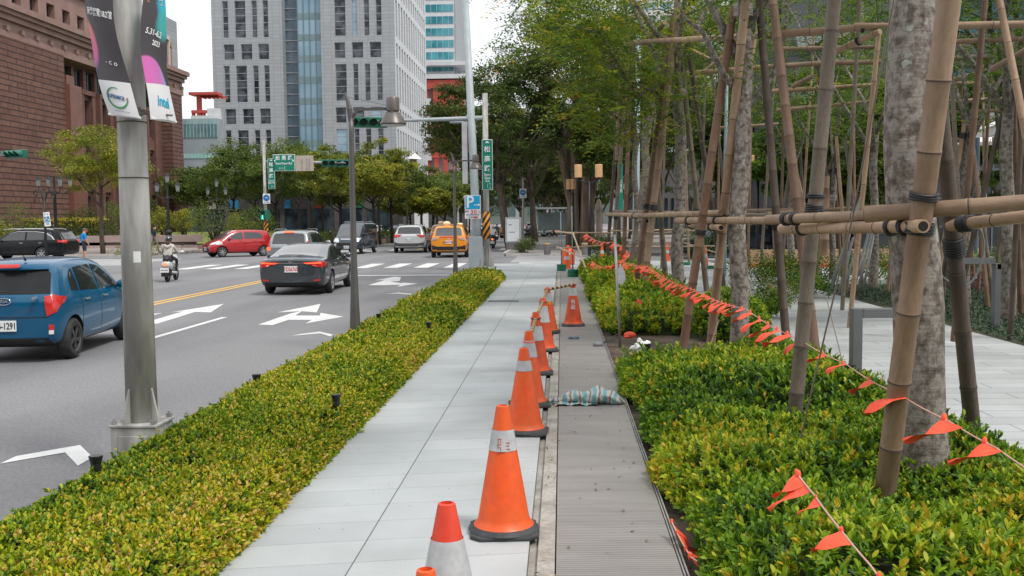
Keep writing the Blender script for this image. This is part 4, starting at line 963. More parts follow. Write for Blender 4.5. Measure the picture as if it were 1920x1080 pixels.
# pinnate sprays
def sprays(t,cent,seed,m,ln=.42,leaf=.075,k=12,hue=0,droop=.25):
    rs=np.random.RandomState(seed); n=len(cent); az=rs.uniform(0,6.283,n)
    D=np.stack([np.cos(az),np.sin(az),rs.uniform(-.5,.35,n)-droop*.3],1); D/=np.linalg.norm(D,axis=1,keepdims=True)
    N=np.array([0,0,1.])+rs.normal(size=(n,3))*.25; S=np.cross(D,N); S/=np.linalg.norm(S,axis=1,keepdims=True)
    L_=rs.uniform(.6,1.2,n)*ln; f=np.tile((np.arange(k)//2+1)/(k/2),n); side=np.tile(np.where(np.arange(k)%2==0,1.,-1.),n)
    C=np.repeat(cent,k,0)+np.repeat(D*L_[:,None],k,0)*f[:,None]; C[:,2]-=droop*f**2*np.repeat(L_,k)
    A_=np.repeat(D,k,0)*.55+np.repeat(S,k,0)*side[:,None]; A_[:,2]-=.15
    hu=np.clip(.45+hue+np.repeat(rs.normal(size=n)*.16,k)+rs.normal(size=n*k)*.07,0,1)
    sz=leaf*rs.uniform(.75,1.2,n*k)
    leafmesh('crown',C,A_,np.repeat(N,k,0),sz,sz*.42,hu,m,t,hexa=leaf<.09)
def staked_tree(x,y,r,label,seed,h=7.5,fork=4.2,lean=(0,0),m=mottled,crown=(2.3,2.0),nspr=420,leaf=.085,hue=0,wrap=(),lm=tree_spray,branches=None,flare=1.12,cz0=None,extra=()):
    t=thing('staked_tree',label,'tree',(x,y,-.06),0,'staked trees'); rr=random.Random(seed); rs=np.random.RandomState(seed)
    mb=MB(); pts=[];rad=[]
    n=16
    for i in range(n+1):
        z=fork*i/n; wob=.035*math.sin(z*1.7+seed)+.015*math.sin(z*4.1+seed*2); pts.append(Vector((lean[0]*z+wob*(z>0.01),lean[1]*z+.6*wob,z-.03)))
        rad.append(r*(flare-(flare-1)*min(1,z/.5))*(1-.22*z/fork)*(1+.03*math.sin(z*5+seed)))
    mb.tube(pts,rad,20)
    top=pts[-1]; tips=[]
    bl=branches or [(rr.uniform(0,6.28)+2.1*q, rr.uniform(.35,.6)) for q in range(4)]
    for az,sp in bl:
        p=top.copy() if rr.random()<.5 else pts[-3].copy(); br=[p]; rd=[r*.55]
        for s_ in range(5):
            p=p+Vector((math.cos(az)*sp,math.sin(az)*sp,(h-fork)/5*rr.uniform(.8,1.2))); az+=rr.uniform(-.35,.35); br.append(p); rd.append(r*.5*(1-(s_+1)/5.6)); tips.append(p)
            if s_>0:
                a2=az+rr.uniform(-1.4,1.4); e=p+Vector((math.cos(a2)*.9,math.sin(a2)*.9,rr.uniform(-.1,.5))); mb.tube([p,p.lerp(e,.5)+Vector((0,0,.07)),e],[r*.16,r*.10,r*.03],5); tips.append(e); tips.append(p.lerp(e,.5))
        mb.tube(br,rd,9)
    o_=Vector(t.location)
    for ex in extra:
        pp=[Vector(q)-o_ for q in ex[0]]; nn_=len(pp); mb.tube(pp,[ex[1]*(1-.8*i/(nn_-1)) for i in range(nn_)],8)
        if ex[2]:
            for i in range(1,nn_):
                for k in range(3): tips.append(pp[i-1].lerp(pp[i],.33+.33*k))
                a2=rr.uniform(0,6.28); e=pp[i]+Vector((math.cos(a2)*.5,math.sin(a2)*.5,.25)); mb.tube([pp[i],e],[ex[1]*.2,ex[1]*.05],5); tips.append(e); tips.append(e)
    mb.build('trunk',m,t,smooth=True)
    for z in wrap:
        w=MB()
        for k in range(7): zz=z+k*.022; w.tube([Vector((lean[0]*zz+math.cos(a)*r*.98,lean[1]*zz+math.sin(a)*r*.98,zz+.01*math.sin(a+k))) for a in [6.2832*i/14 for i in range(15)]],.011,5)
        w.build('wrapping',mat('pale_wrap',(.35,.33,.30),.8,(.45,.43,.4),8),t,smooth=True)
    if nspr:
        nspr=int(nspr*2.0)
        base=np.array([list(v) for v in tips]); j=rs.randint(0,len(base),nspr)
        c=base[j]+rs.normal(size=(nspr,3))*np.array([.38,.38,.28])*crown[0]/2
        sprays(t,c,seed,lm,leaf=leaf,hue=hue,ln=leaf*5.2)
    return t
t1=staked_tree(2.19,6.12,.152,'nearest thick mottled grey trunk rising from the shrub bed',1,h=9,fork=5.2,lean=(-.035,.0),crown=(2.4,2),nspr=500,flare=1.08)
staked_tree(2.36,13.36,.125,'second grey trunk, wrapped by three bamboo legs and forking high up',2,h=8,fork=4.3,lean=(.005,0),wrap=(4.45,),nspr=650,leaf=.085,branches=[(2.6,.45),(.2,.5),(1.4,.3),(4.5,.45)],extra=[([P(1378,165,13.36),P(1357,140,13.2),P(1318,60,12.9),P(1285,35,12.8),P(1262,-12,12.7)],.055,0),([P(1382,230,13.4),P(1410,190,13.5),P(1450,140,13.7),P(1470,60,13.8),P(1482,-10,13.9)],.06,0)])
staked_tree(2.44,20.9,.135,'third pale trunk with dark blotches, behind the second shrub bed',3,h=9,fork=5.0,lean=(0,0),wrap=(4.35,),nspr=850,leaf=.115,hue=.16,extra=[([P(1262,185,20.9),P(1210,165,20.3),P(1170,145,19.9),P(1135,120,19.6)],.05,1),([P(1175,148,20),P(1125,60,19.7),P(1112,10,19.6)],.035,1),([P(1150,130,20),P(1090,190,19.5),P(1150,230,20)],.02,1),([P(1120,60,19.7),P(1060,45,19.4),P(1035,70,19.2)],.02,1),([P(1200,165,20.2),P(1190,235,20),P(1160,215,19.8)],.02,1)],branches=[(3.3,.6),(2.6,.5),(.3,.4),(1.5,.4),(4.6,.5)])
staked_tree(2.40,28.4,.13,'fourth trunk in the row, dark mottled, beyond the crossing bamboo',4,h=10,fork=5.0,nspr=900,leaf=.13,branches=[(3.3,.7),(2.5,.6),(.3,.4),(4.3,.6)],hue=.05)
staked_tree(2.38,32.2,.10,'fifth and farthest slim trunk in the row by the farthest bed',5,h=9.5,fork=4.6,nspr=700,leaf=.12,branches=[(3.1,.7),(2.4,.6),(.3,.4),(4,.5)],hue=-.05)
staked_tree(7.45,17.0,.12,'slender grey trunk in the ground cover near the right edge',6,h=8,fork=4.0,lean=(-.02,0),nspr=500,leaf=.09,hue=-.05)
staked_tree(7.75,19.6,.10,'thin trunk hugged by two bamboo poles left of the right edge trunk',7,h=8,fork=3.6,nspr=450,leaf=.09)
staked_tree(7.65,28.6,.09,'thin trunk behind the leaning steel pipes',8,h=8,fork=3.4,nspr=450,leaf=.11,wrap=(2.3,))
staked_tree(7.6,33.4,.12,'trunk far behind the second shrub bed',9,h=9,fork=4,nspr=500,leaf=.12)
staked_tree(9.6,21.4,.13,'dark trunk at the far right behind the bollard frame',10,h=9,fork=4.4,nspr=500,leaf=.1,m=barkm)
staked_tree(7.5,24.4,.11,'trunk hidden right behind the nearest thick trunk',12,h=8,fork=3.8,nspr=400,leaf=.1)
# near legs
bp(1655,958,5.90,1783,-25,5.30,.0625,bam_tan,'thick tan bamboo leaning right in front of the nearest trunk',lash=((1.72,.06),(1.90,.05)),step=.46,taper=.95)
bp(1834,905,6.90,1748,60,6.2,.054,bam_dark,'dark bamboo leg leaning left behind the nearest trunk',lash=((1.73,.12),),step=.42)
bp(1486,822,8.02,1566,-20,7.9,.058,bam_grey,'weathered grey bamboo standing alone left of the nearest trunk',lash=((1.86,.06),(1.96,.04)),step=.40)
bp(1281,652,13.6,1376,12,13.4,.060,bam_red,'red-brown bamboo leg left of the second trunk',lash=((1.6,.08),),step=.5)
bp(1333,642,14.1,1400,-20,13.0,.064,bam_tan,'tan bamboo leg touching the second trunk',lash=((1.82,.10),),step=.5)
bp(1476,660,13.4,1422,-15,13.4,.056,bam_dark,'dark bamboo leg right of the second trunk',lash=((1.7,.1),),step=.45)
bp(1533,700,11.3,1447,-15,12.6,.060,bam_red,'brown bamboo leg sloping up left behind the grey one',lash=(),step=.45)
bp(1189,560,20.3,1262,30,20.6,.066,bam_red,'front bamboo leg of the third trunk, dark at its foot',lash=((1.9,.1),),step=.6)
bp(1204,565,20.0,1270,22,20.4,.070,bam_tan,'pale bamboo leg of the third trunk, darker halfway',lash=((1.9,.12),),step=.6)
bp(1250,545,22.5,1229,290,21.8,.062,bam_grey,'short-looking bamboo leg between the third and fourth trunks',step=.6)
bp(1325,545,21.5,1269,40,20.7,.062,bam_grey,'right bamboo leg of the third trunk',lash=((1.75,.1),),step=.6)
bp(1357,540,22.6,1286,60,21.2,.058,bam_dark,'dark bamboo leg right of the third trunk',step=.6)
bp(1168,515,27.8,1186,60,28.2,.062,bam_red,'bamboo leg left of the fourth trunk',step=.6)
bp(1180,520,27.6,1240,80,28.0,.060,bam_grey,'bamboo leg crossing in front of the fourth trunk',step=.6)
bp(1137,505,31.8,1166,120,32.0,.060,bam_dark,'leftmost dark bamboo leg by the farthest bed',lash=((1.7,.12),),step=.6)
bp(1147,508,31.4,1178,110,31.8,.062,bam_grey,'second bamboo leg from the left by the farthest bed',lash=((1.7,.12),),step=.6)
bp(1156,300,30,1163,90,30,.05,bam_tan,'upper bamboo piece beside the farthest trunk',step=.6)
bp(1398,560,20.0,1372,260,20.5,.055,bam_grey,'slim bamboo leg just behind the second trunk',step=.6)
bp(1372,300,20.2,1430,0,20.6,.045,bam_tan,'slim slanting bamboo above the second trunk rails',step=.6)
# second row legs
def tripod(x,y,names,seed,h=3.6,rad=.75,r=.045):
    rr=random.Random(seed)
    for i,nm in enumerate(names):
        a=seed+i*6.283/len(names); bamboo((x+math.cos(a)*rad,y+math.sin(a)*rad,-.05),(x+math.cos(a)*.06,y+math.sin(a)*.1,h),r*rr.uniform(.85,1.1),[bam_tan,bam_red,bam_grey,bam_dark][(i+seed)%4],nm,lash=((h*.97,.12),),step=.5)
tripod(7.45,17.0,['tan bamboo leg left of the slender right edge trunk','bamboo leg behind the slender right edge trunk','bamboo leg right of the slender right edge trunk'],3,3.9,.85,.05)
tripod(7.75,19.6,['bamboo leg left of the thin hugged trunk','bamboo leg in front of the thin hugged trunk','bamboo leg right of the thin hugged trunk','bamboo leg behind the thin hugged trunk'],5,3.5,.7,.045)
tripod(7.65,28.6,['bamboo leg left of the trunk behind the steel pipes','bamboo leg before the trunk behind the steel pipes','bamboo leg right of the trunk behind the steel pipes'],1,3.3,.9,.05)
tripod(7.6,33.4,['bamboo leg left of the far trunk behind the second bed','bamboo leg before the far trunk behind the second bed','bamboo leg right of the far trunk behind the second bed'],2,3.6,.9,.06)
tripod(9.6,21.4,['bamboo leg left of the dark far right trunk','bamboo leg before the dark far right trunk','bamboo leg right of the dark far right trunk'],4,3.9,.8,.05)
bp(1788,640,13.6,1848,-10,13.2,.042,bam_red,'long reddish bamboo slanting up right of the near pair',step=.45)
bp(1925,260,12.0,1872,-10,12.4,.045,bam_tan,'tan bamboo slanting in from the right edge',step=.45)
bp(1545,480,26.0,1548,330,26.0,.115,bam_tan,'short thick bamboo sleeve around the trunk behind the pipes',step=.6)
bp(1592,620,16.0,1648,60,15.0,.04,bam_tan,'slim tan bamboo sloping up behind the nearest trunk',step=.5)
bp(1710,560,14.6,1690,100,14.8,.045,bam_red,'reddish bamboo half hidden by the nearest trunk',step=.5)
# more slim stakes and trunks of the grove behind
rg=random.Random(21)
sp_=[(1590,545,24,1568,255,24),(1620,500,24,1585,265,24.5),(1532,500,30,1555,180,30),(1512,470,34,1490,120,34),(1455,500,30,1440,170,30),(1425,520,31,1452,140,31),(1402,470,36,1412,90,36),(1312,470,40,1325,60,40),(1292,480,38,1280,120,38),(1770,510,22,1778,190,22),(1828,520,24,1800,150,24),(1905,560,20,1868,210,20),(1665,520,23,1690,230,23),(1218,470,44,1232,100,44),(1388,470,44,1372,120,44)]
wsl=['first','second','third','fourth','fifth','sixth','seventh','eighth','ninth','tenth','eleventh','twelfth','thirteenth','fourteenth','fifteenth']
desc=['behind the leaning pipes','right of the pipes','left of the sleeve-wrapped trunk','deep behind the grey bamboo','near the second trunk rails','left of the dark leg','far behind the rails','beside the parked van','by the orange cone beyond the plaza','behind the near tan pole','between the right edge trunks','at the right edge by the frame','behind the nearest trunk','far behind the third trunk','by the van roof']
for i,a in enumerate(sp_):
    p0=P(a[0],a[1],a[2]); p0.z=min(p0.z,-.02) if p0.z<.6 else p0.z
    bamboo(p0,P(a[3],a[4],a[5]),.042*(1 if a[2]<28 else 1.15),[bam_tan,bam_grey,bam_red,bam_dark][i%4],'thin bamboo stake '+desc[i],step=.5)
# rails
RG='bamboo rails tied to the stakes'
def rail(u0,v0,y0,u1,v1,y1,r,m,label,**k): return bp(u0,v0,y0,u1,v1,y1,r,m,label,group=RG,name='bamboo_rail',**k)
rail(1440,412,7.75,1712,401,5.76,.038,bam_tan,'near rail from the grey bamboo towards the near tan pole',lash=((.35,.06),(.5,.05)),step=.5)
rail(1622,402.5,5.70,1990,374,5.3,.047,bam_tan,'thick near rail running off the right edge',step=.62,lash=((1.02,.05),),open_end=-1)
rail(1467,429,7.9,1731,424,5.42,.042,bam_tan,'lower near rail with a hollow open end facing out',open_end=1,lash=((.5,.03),(2.1,.04),(2.28,.04)),step=.5)
rail(1782,423,6.46,1990,398,5.6,.040,bam_tan,'lower near rail running off right behind the tan pole',lash=((.15,.10),),step=.55)
rail(1137,402,30.5,1216,403.5,22.5,.055,bam_tan,'farthest rail by the farthest bed',step=.6)
rail(1151,397,31,1300,401,19.5,.060,bam_grey,'far grey rail passing the fourth and third trunks',step=.6)
rail(1182,405,22.5,1352,399,13.6,.048,bam_tan,'middle rail passing in front of the third trunk',step=.5,lash=((.6,.06),))
rail(1271,413.5,15.5,1452,413.5,11.6,.052,bam_tan,'rail passing in front of the second trunk',step=.5,lash=((.6,.05),(1.9,.05)))
rail(1292,421,16,1352,427,13.2,.048,bam_tan,'short lower rail with a hollow end by the second trunk',open_end=1,step=.5,lash=((.15,.04),(2.1,.05)))
rail(1197,414,24,1213,414.5,20.2,.05,bam_grey,'short stub rail with a hollow end by the third trunk',open_end=1,step=.6)
rail(1300,402,24,1480,404,18,.045,bam_grey,'rail behind the second trunk',step=.5)
rail(1395,395,30,1545,392,26,.05,bam_tan,'distant rail behind the grey bamboo',step=.5)
rail(1440,400,26,1660,386,24,.045,bam_tan,'distant rail between the pipes and the nearest trunk',step=.5)
rail(1172,81,22,1430,66,14.5,.055,bam_tan,'top rail, left length, between the third and second trunks',step=.5)
rail(1425,67,13.6,1652,49,13.2,.052,bam_tan,'top rail, middle length, left of the nearest trunk',step=.5,lash=((1.3,.05),(1.5,.05)))
rail(1602,48,13,1665,47.5,12.9,.035,bam_tan,'short spare rail lying along the top rail',step=.5)
rail(1730,49.5,13.1,1990,44,12.6,.05,bam_tan,'top rail, right length, right of the nearest trunk',step=.5)
rail(1287,138,22,1432,126,21.5,.055,bam_tan,'second rail down, left length',step=.5)
rail(1432,126,21.3,1560,117,21,.055,bam_tan,'second rail down, middle length',step=.5)
rail(1562,118,20.6,1655,116,20.4,.055,bam_tan,'second rail down, behind the nearest trunk',step=.5)
rail(1735,111,20,1860,106,19.8,.055,bam_grey,'second rail down, right of the near tan pole',step=.5)
rail(1448,171,25,1645,159,24.6,.06,bam_tan,'third rail down, left of the nearest trunk',step=.5)
rail(1775,158,24,1935,153,23.5,.06,bam_tan,'third rail down, at the right edge',step=.5)
rail(1456,207,27,1640,190,26.6,.06,bam_tan,'fourth rail down, left of the nearest trunk',step=.5)
rail(1765,191,26,1925,184,25.6,.06,bam_tan,'fourth rail down, at the right edge',step=.5)
rail(1557,101,13.8,1650,59,13.1,.045,bam_tan,'diagonal brace rising to the nearest trunk',step=.4,lash=((.5,.05),))
rail(1487,162,24,1525,142,23.5,.06,bam_tan,'short diagonal brace by the brown leg',step=.5)
rail(1782,152,24,1905,118,22,.06,bam_tan,'diagonal brace at the right behind the tan pole',step=.5)
rail(1206,82,22,1247,43,20.6,.055,bam_tan,'short brace left of the third trunk top',step=.5)
rail(1735,27,12.5,1768,2,12,.04,bam_tan,'small brace above the near tan pole joint',step=.5)
extra_=[(1462,500,28,1475,0,28),(1498,495,30,1528,40,30),(1560,470,27,1530,80,27),(1580,520,19,1612,0,18.5),(1604,470,33,1600,110,33),(1748,480,26,1765,40,26),(1766,560,18,1738,30,17.5),(1812,540,17,1775,-10,17),(1835,500,23,1862,60,23),(1850,470,30,1842,120,30),(1895,600,14.5,1925,60,14),(1902,520,19,1896,40,19),(1912,500,26,1890,150,26),(1345,480,33,1352,60,33),(1376,500,27,1330,90,27),(1240,480,36,1252,60,36)]
dx2=['far left of the grey pole','between grey pole and sleeve','crossing behind the grey pole','rising left of the nearest trunk','in the gap by the pipes','just right of the near pole','slanting left above the plaza','tall, slanting left past the hugged trunk','behind the right edge trunk','far behind the hugged trunk','leaning out at the right edge','upright at the right edge','far at the right edge','behind the second trunk','crossing behind the second trunk','thin, far behind the third trunk']
for i,a in enumerate(extra_):
    p0=P(a[0],a[1],a[2]); p0.z=-.02 if p0.z<.8 else p0.z
    bamboo(p0,P(a[3],a[4],a[5]),.040,[bam_red,bam_tan,bam_dark,bam_grey][i%4],'slim bamboo prop '+dx2[i],step=.5)
for i,(a,l) in enumerate((((1655,215,22,1930,205,21),'lowest rail behind the near pole at right'),((1340,240,30,1460,232,30),'far rail left of the grey pole'),((1742,80,16,1935,72,15.5),'rail just below the top rail at right'),((1450,92,18,1645,88,18),'rail just below the top rail left of the nearest trunk'),((1655,250,24,1800,262,23),'sagging brace behind the near pole'),((1300,150,26,1410,60,26),'steep brace above the second trunk'),((1860,130,14,1930,90,13.5),'short brace at the right edge'),((1225,60,24,1330,110,24),'brace between the third and second trunks'))):
    rail(a[0],a[1],a[2],a[3],a[4],a[5],.042,bam_tan,l,step=.5)
# guy wires
GW='guy wires holding the trunks'
def wire(label,pts,r=.005,m=wire_m,name='guy_wire',cat='wire',group=GW):
    o=MB().tube(pts,r,5).build(name,m); tag(o,label,cat,group); return o
wire('thin guy wire from the nearest trunk down to the bed with a turnbuckle',[P(1676,0,5.75),P(1600,400,6.3),P(1492,860,6.6)],.006)
w_=MB().cyl(P(1487,905,6.62),P(1478,985,6.65),.010,n=8); w_.box(-.0,.01,0,.01,0,.01) 
o=w_.build('turnbuckle',mat('galvanised',(.33,.32,.31),.45,(.45,.44,.43),6,metal=.5)); tag(o,'small grey turnbuckle at the foot of the near guy wire','turnbuckle')
wire('dark guy wire between the second trunk and the near shrub bed',[P(1348,600,12.5),P(1318,690,11.6),P(1290,735,11.0)],.006)
wire('guy wire crossing the second trunk rails',[P(1404,380,12),P(1370,520,12.6),P(1347,575,12.6)],.004)
wire('guy wire slanting down to the black float beyond the near bed',[P(1547,548,9.5),P(1575,660,9.2),P(1584,700,9.1)],.005)
wire('pale guy wire standing in the second shrub bed',[P(1252,550,17),P(1232,640,15.8)],.006)
wire('guy wire falling from the right thin trunk',[P(1858,260,14),P(1820,380,14.5),P(1790,470,15)],.005)
wire('guy wire left of the third trunk',[P(1303,380,18),P(1262,520,18.5)],.006)
# ---- bunting ropes ----
flag_m=mat('orange_red_fabric',(.85,.085,.035),.6,(.92,.12,.05),10)
def bunting(label,pts,flags,dense=None,rope_r=.004,seed=1,dirx=-.95):
    """pts: list of world points; flags: list of (t along polyline, size, sideways dir seed)"""
    t=thing('bunting',label,'bunting',pts[0],0,'orange bunting'); rr=random.Random(seed); o_=Vector(pts[0])
    P_=[Vector(p)-o_ for p in pts]
    # smooth sag
    fine=[]
    for i in range(len(P_)-1):
        for k in range(6): f=k/6; fine.append(P_[i].lerp(P_[i+1],f)+Vector((0,0,-.012*math.sin(math.pi*f)*(P_[i+1]-P_[i]).length)))
    fine.append(P_[-1]); MB().tube(fine,rope_r,6).build('rope',rope_m,t,smooth=True)
    L_=[0]
    for i in range(len(fine)-1): L_.append(L_[-1]+(fine[i+1]-fine[i]).length)
    def at(s):
        for i in range(len(fine)-1):
            if L_[i+1]>=s: return fine[i].lerp(fine[i+1],(s-L_[i])/max(1e-6,L_[i+1]-L_[i])),(fine[i+1]-fine[i]).normalized()
        return fine[-1],(fine[-1]-fine[-2]).normalized()
    fl=list(flags)
    if dense:
        s=dense[0]
        while s<dense[1]: fl.append((s,dense[3]*rr.uniform(.8,1.2),rr.uniform(-.4,1.0))); s+=dense[2]*rr.uniform(.6,1.3)
    for s,sz,sw in fl:
        p,d=at(s); q=p+d*sz*.8
        dr=(Vector((dirx,.1,-.25-.5*rr.random()))+d*-.25*sw); dr.normalize(); tip=(p+q)/2+dr*sz*1.05
        nrm=(q-p).cross(tip-p).normalized()
        mb=MB(); nu,nv=6,5; vs=[];ph=rr.uniform(0,6)
        for i in range(nu+1):
            f=i/nu
            for j in range(nv+1):
                g=j/nv; a=p.lerp(q,g); b=tip; x=a.lerp(b,f)+nrm*(.16*sz*math.sin(f*4.5+ph+g*2.5)*f)+Vector((0,0,-.10*sz*f*f)); vs.append(x)
        fs=[(i*(nv+1)+j,i*(nv+1)+j+1,(i+1)*(nv+1)+j+1,(i+1)*(nv+1)+j) for i in range(nu) for j in range(nv)]
        mb.add(vs,fs); mb.sphere(p,(.009*sz/.12,.010*sz/.12,.017*sz/.12),6,4); mb.build('flag',flag_m,t,smooth=True)
    return t,L_[-1]
main=[P(1160,488,20.5),P(1215,500,17.5),P(1300,543,13.2),P(1400,580,10.4),P(1500,637,8.1),P(1585,682,7.0),P(1690,742,5.75),P(1780,790,5.2),P(1868,840,4.75),P(1960,900,4.4)]
dl=[(main[i+1]-main[i]).length for i in range(len(main)-1)]; cs=[sum(dl[:i]) for i in range(len(dl)+1)]
bunting('long orange pennant rope stretched from the far posts past the nearest trunk',main,
        [(cs[4]-.45,.22,.2),(cs[4]-.02,.16,.5),(cs[4]+.6,.13,0),(cs[5]-.05,.13,.3),(cs[5]+.6,.14,.2),(cs[6]-.05,.21,.1),(cs[7]-.05,.24,.3),(cs[8]-.1,.20,.6),(cs[4]-.85,.21,.3),(cs[4]-1.25,.20,.1),(cs[4]-1.65,.20,.4),(cs[4]-2.1,.19,.2),(cs[4]-2.5,.19,.2)],dense=(.1,cs[4]-2.8,.21,.16),seed=3)
bunting('short orange pennant rope hanging over the near bed at lower right',[P(1492,884,4.3),P(1528,930,4.1),P(1576,993,3.8),P(1632,1060,3.55),P(1670,1110,3.4)],[(.01,.13,-.2),(.03,.17,-.5),(.22,.09,0),(.52,.13,0),(.84,.15,.2)],seed=5)
bunting('orange pennants lying on the soil beside the metal strip',[P(1258,975,5.4),P(1275,1010,5.2),P(1296,1045,4.95),P(1325,1062,4.8),P(1350,1078,4.7)],[(.02,.13,.2),(.14,.12,0),(.34,.14,.3),(.44,.17,.1)],seed=6,dirx=.55)
bunting('tangled orange bunting wound round the far stakes',[P(1098,438,33),P(1120,452,31),P(1150,455,30),P(1170,462,29),P(1180,478,26),P(1165,492,23)],[],dense=(.1,11,.30,.20),seed=8,rope_r=.008)
bunting('low loop of orange bunting over the farthest bed',[P(1110,490,25),P(1125,500,23.5),P(1150,498,23)],[],dense=(.05,2.3,.2,.14),seed=9)
o=MB().tube([P(1204,572,16.2),P(1196,580,16.2)],.012,5).sphere(P(1198,572,16.2),(.05,.02,.10),8,6).build('orange_ribbon',flag_m); tag(o,'single orange ribbon caught on the second shrub bed','ribbon')
o=MB().sphere(P(1181,628,14.4),(.09,.05,.05),8,6).sphere(P(1176,631,14.4),(.05,.06,.03),8,6).build('orange_ribbon',flag_m); tag(o,'small orange ribbon lying by the thin steel post','ribbon')
# ================= STREET FURNITURE =================
galv=mat('galvanised',(.33,.32,.31),.45,(.45,.44,.43),6,metal=.5)
def concmat():
    m=mat('pole_steel_weathered',(.37,.36,.34),.92,(.58,.57,.54),5,.3,spec=.2,detail=12,stretch=(1,1,.22),lo=.42,hi=.6,fine=(14,.3)); return m
polem=concmat()
grey_paint=mat('lamp_grey_paint',(.11,.105,.10),.45,(.13,.125,.12),3,metal=.35)
lightgrey=mat('pale_grey_paint',(.34,.38,.40),.5,(.40,.44,.46),3)
black_m=mat('matt_black',(.012,.012,.013),.5)
sgreen=mat('sign_green',(.0,.19,.125),.45,(.0,.21,.14),3)
sblue=mat('sign_blue',(.01,.24,.55),.45,(.015,.27,.6),3)
swhite=mat('sign_white',(.74,.75,.75),.5,(.80,.81,.81),3)
tgreen=mat('signal_green_housing',(.01,.12,.075),.4,(.015,.15,.095),4)
lens_d=mat('dark_lens',(.01,.02,.016),.2)
# banner pole
bpole=thing('banner_pole','thick weathered grey steel pole on a box base, standing in the clipped hedge','pole',(-3.10,7.12,0))
mb=MB(); mb.tube([(0,0,.30),(0,0,2.0),(0,0,6)],[.112,.103,.088],28); mb.build('shaft',polem,bpole,smooth=True)
mb=MB(); mb.box(-.165,.165,-.165,.165,-.1,.277); mb.box(-.178,.178,-.178,.178,.28,.30); mb.box(-.11,.11,-.176,-.166,.0,.22); mb.build('base_box',polem,bpole,bevel=.012)
for i in range(4):
    a=R(45+90*i+20); c,s=math.cos(a),math.sin(a); q=MB()
    n_=Vector((-s,c,0))*.008
    v=[Vector((c*.09,s*.09,.302)),Vector((c*.172,s*.172,.302)),Vector((c*.172,s*.172,.33)),Vector((c*.112,s*.112,.55)),Vector((c*.09,s*.09,.55))]
    q.add([x+n_ for x in v]+[x-n_ for x in v],[(0,1,2,3,4),(9,8,7,6,5)]+[(k,k+5,(k+1)%5+5,(k+1)%5) for k in range(5)]); q.build('gusset',polem,bpole)
for sx in (-1,1):
    for sy in (-1,1): MB().cyl((sx*.145,sy*.145,.302),(sx*.145,sy*.145,.33),.024,n=6).build('bolt',galv,bpole); MB().cyl((sx*.145,sy*.145,.33),(sx*.145,sy*.145,.345),.011,n=8).build('bolt',galv,bpole)
MB().tube([(math.cos(a)*.105,math.sin(a)*.105,2.48+.0) for a in [6.2832*i/24 for i in range(25)]],.004,4).build('band',node_m,bpole)
MB().tube([(math.cos(a)*.106,math.sin(a)*.106,2.08) for a in [6.2832*i/24 for i in range(25)]],.004,4).build('band',node_m,bpole)
mb=MB(); 
for i in range(6): 
    a0=-1.35+i*.08; mb.add([(.105*math.cos(a),.105*math.sin(a)-.003,z) for a,z in ((a0,1.47),(a0+.08,1.47),(a0+.08,1.55),(a0,1.55))],[(0,1,2,3)])
mb.build('sticker',swhite,bpole)
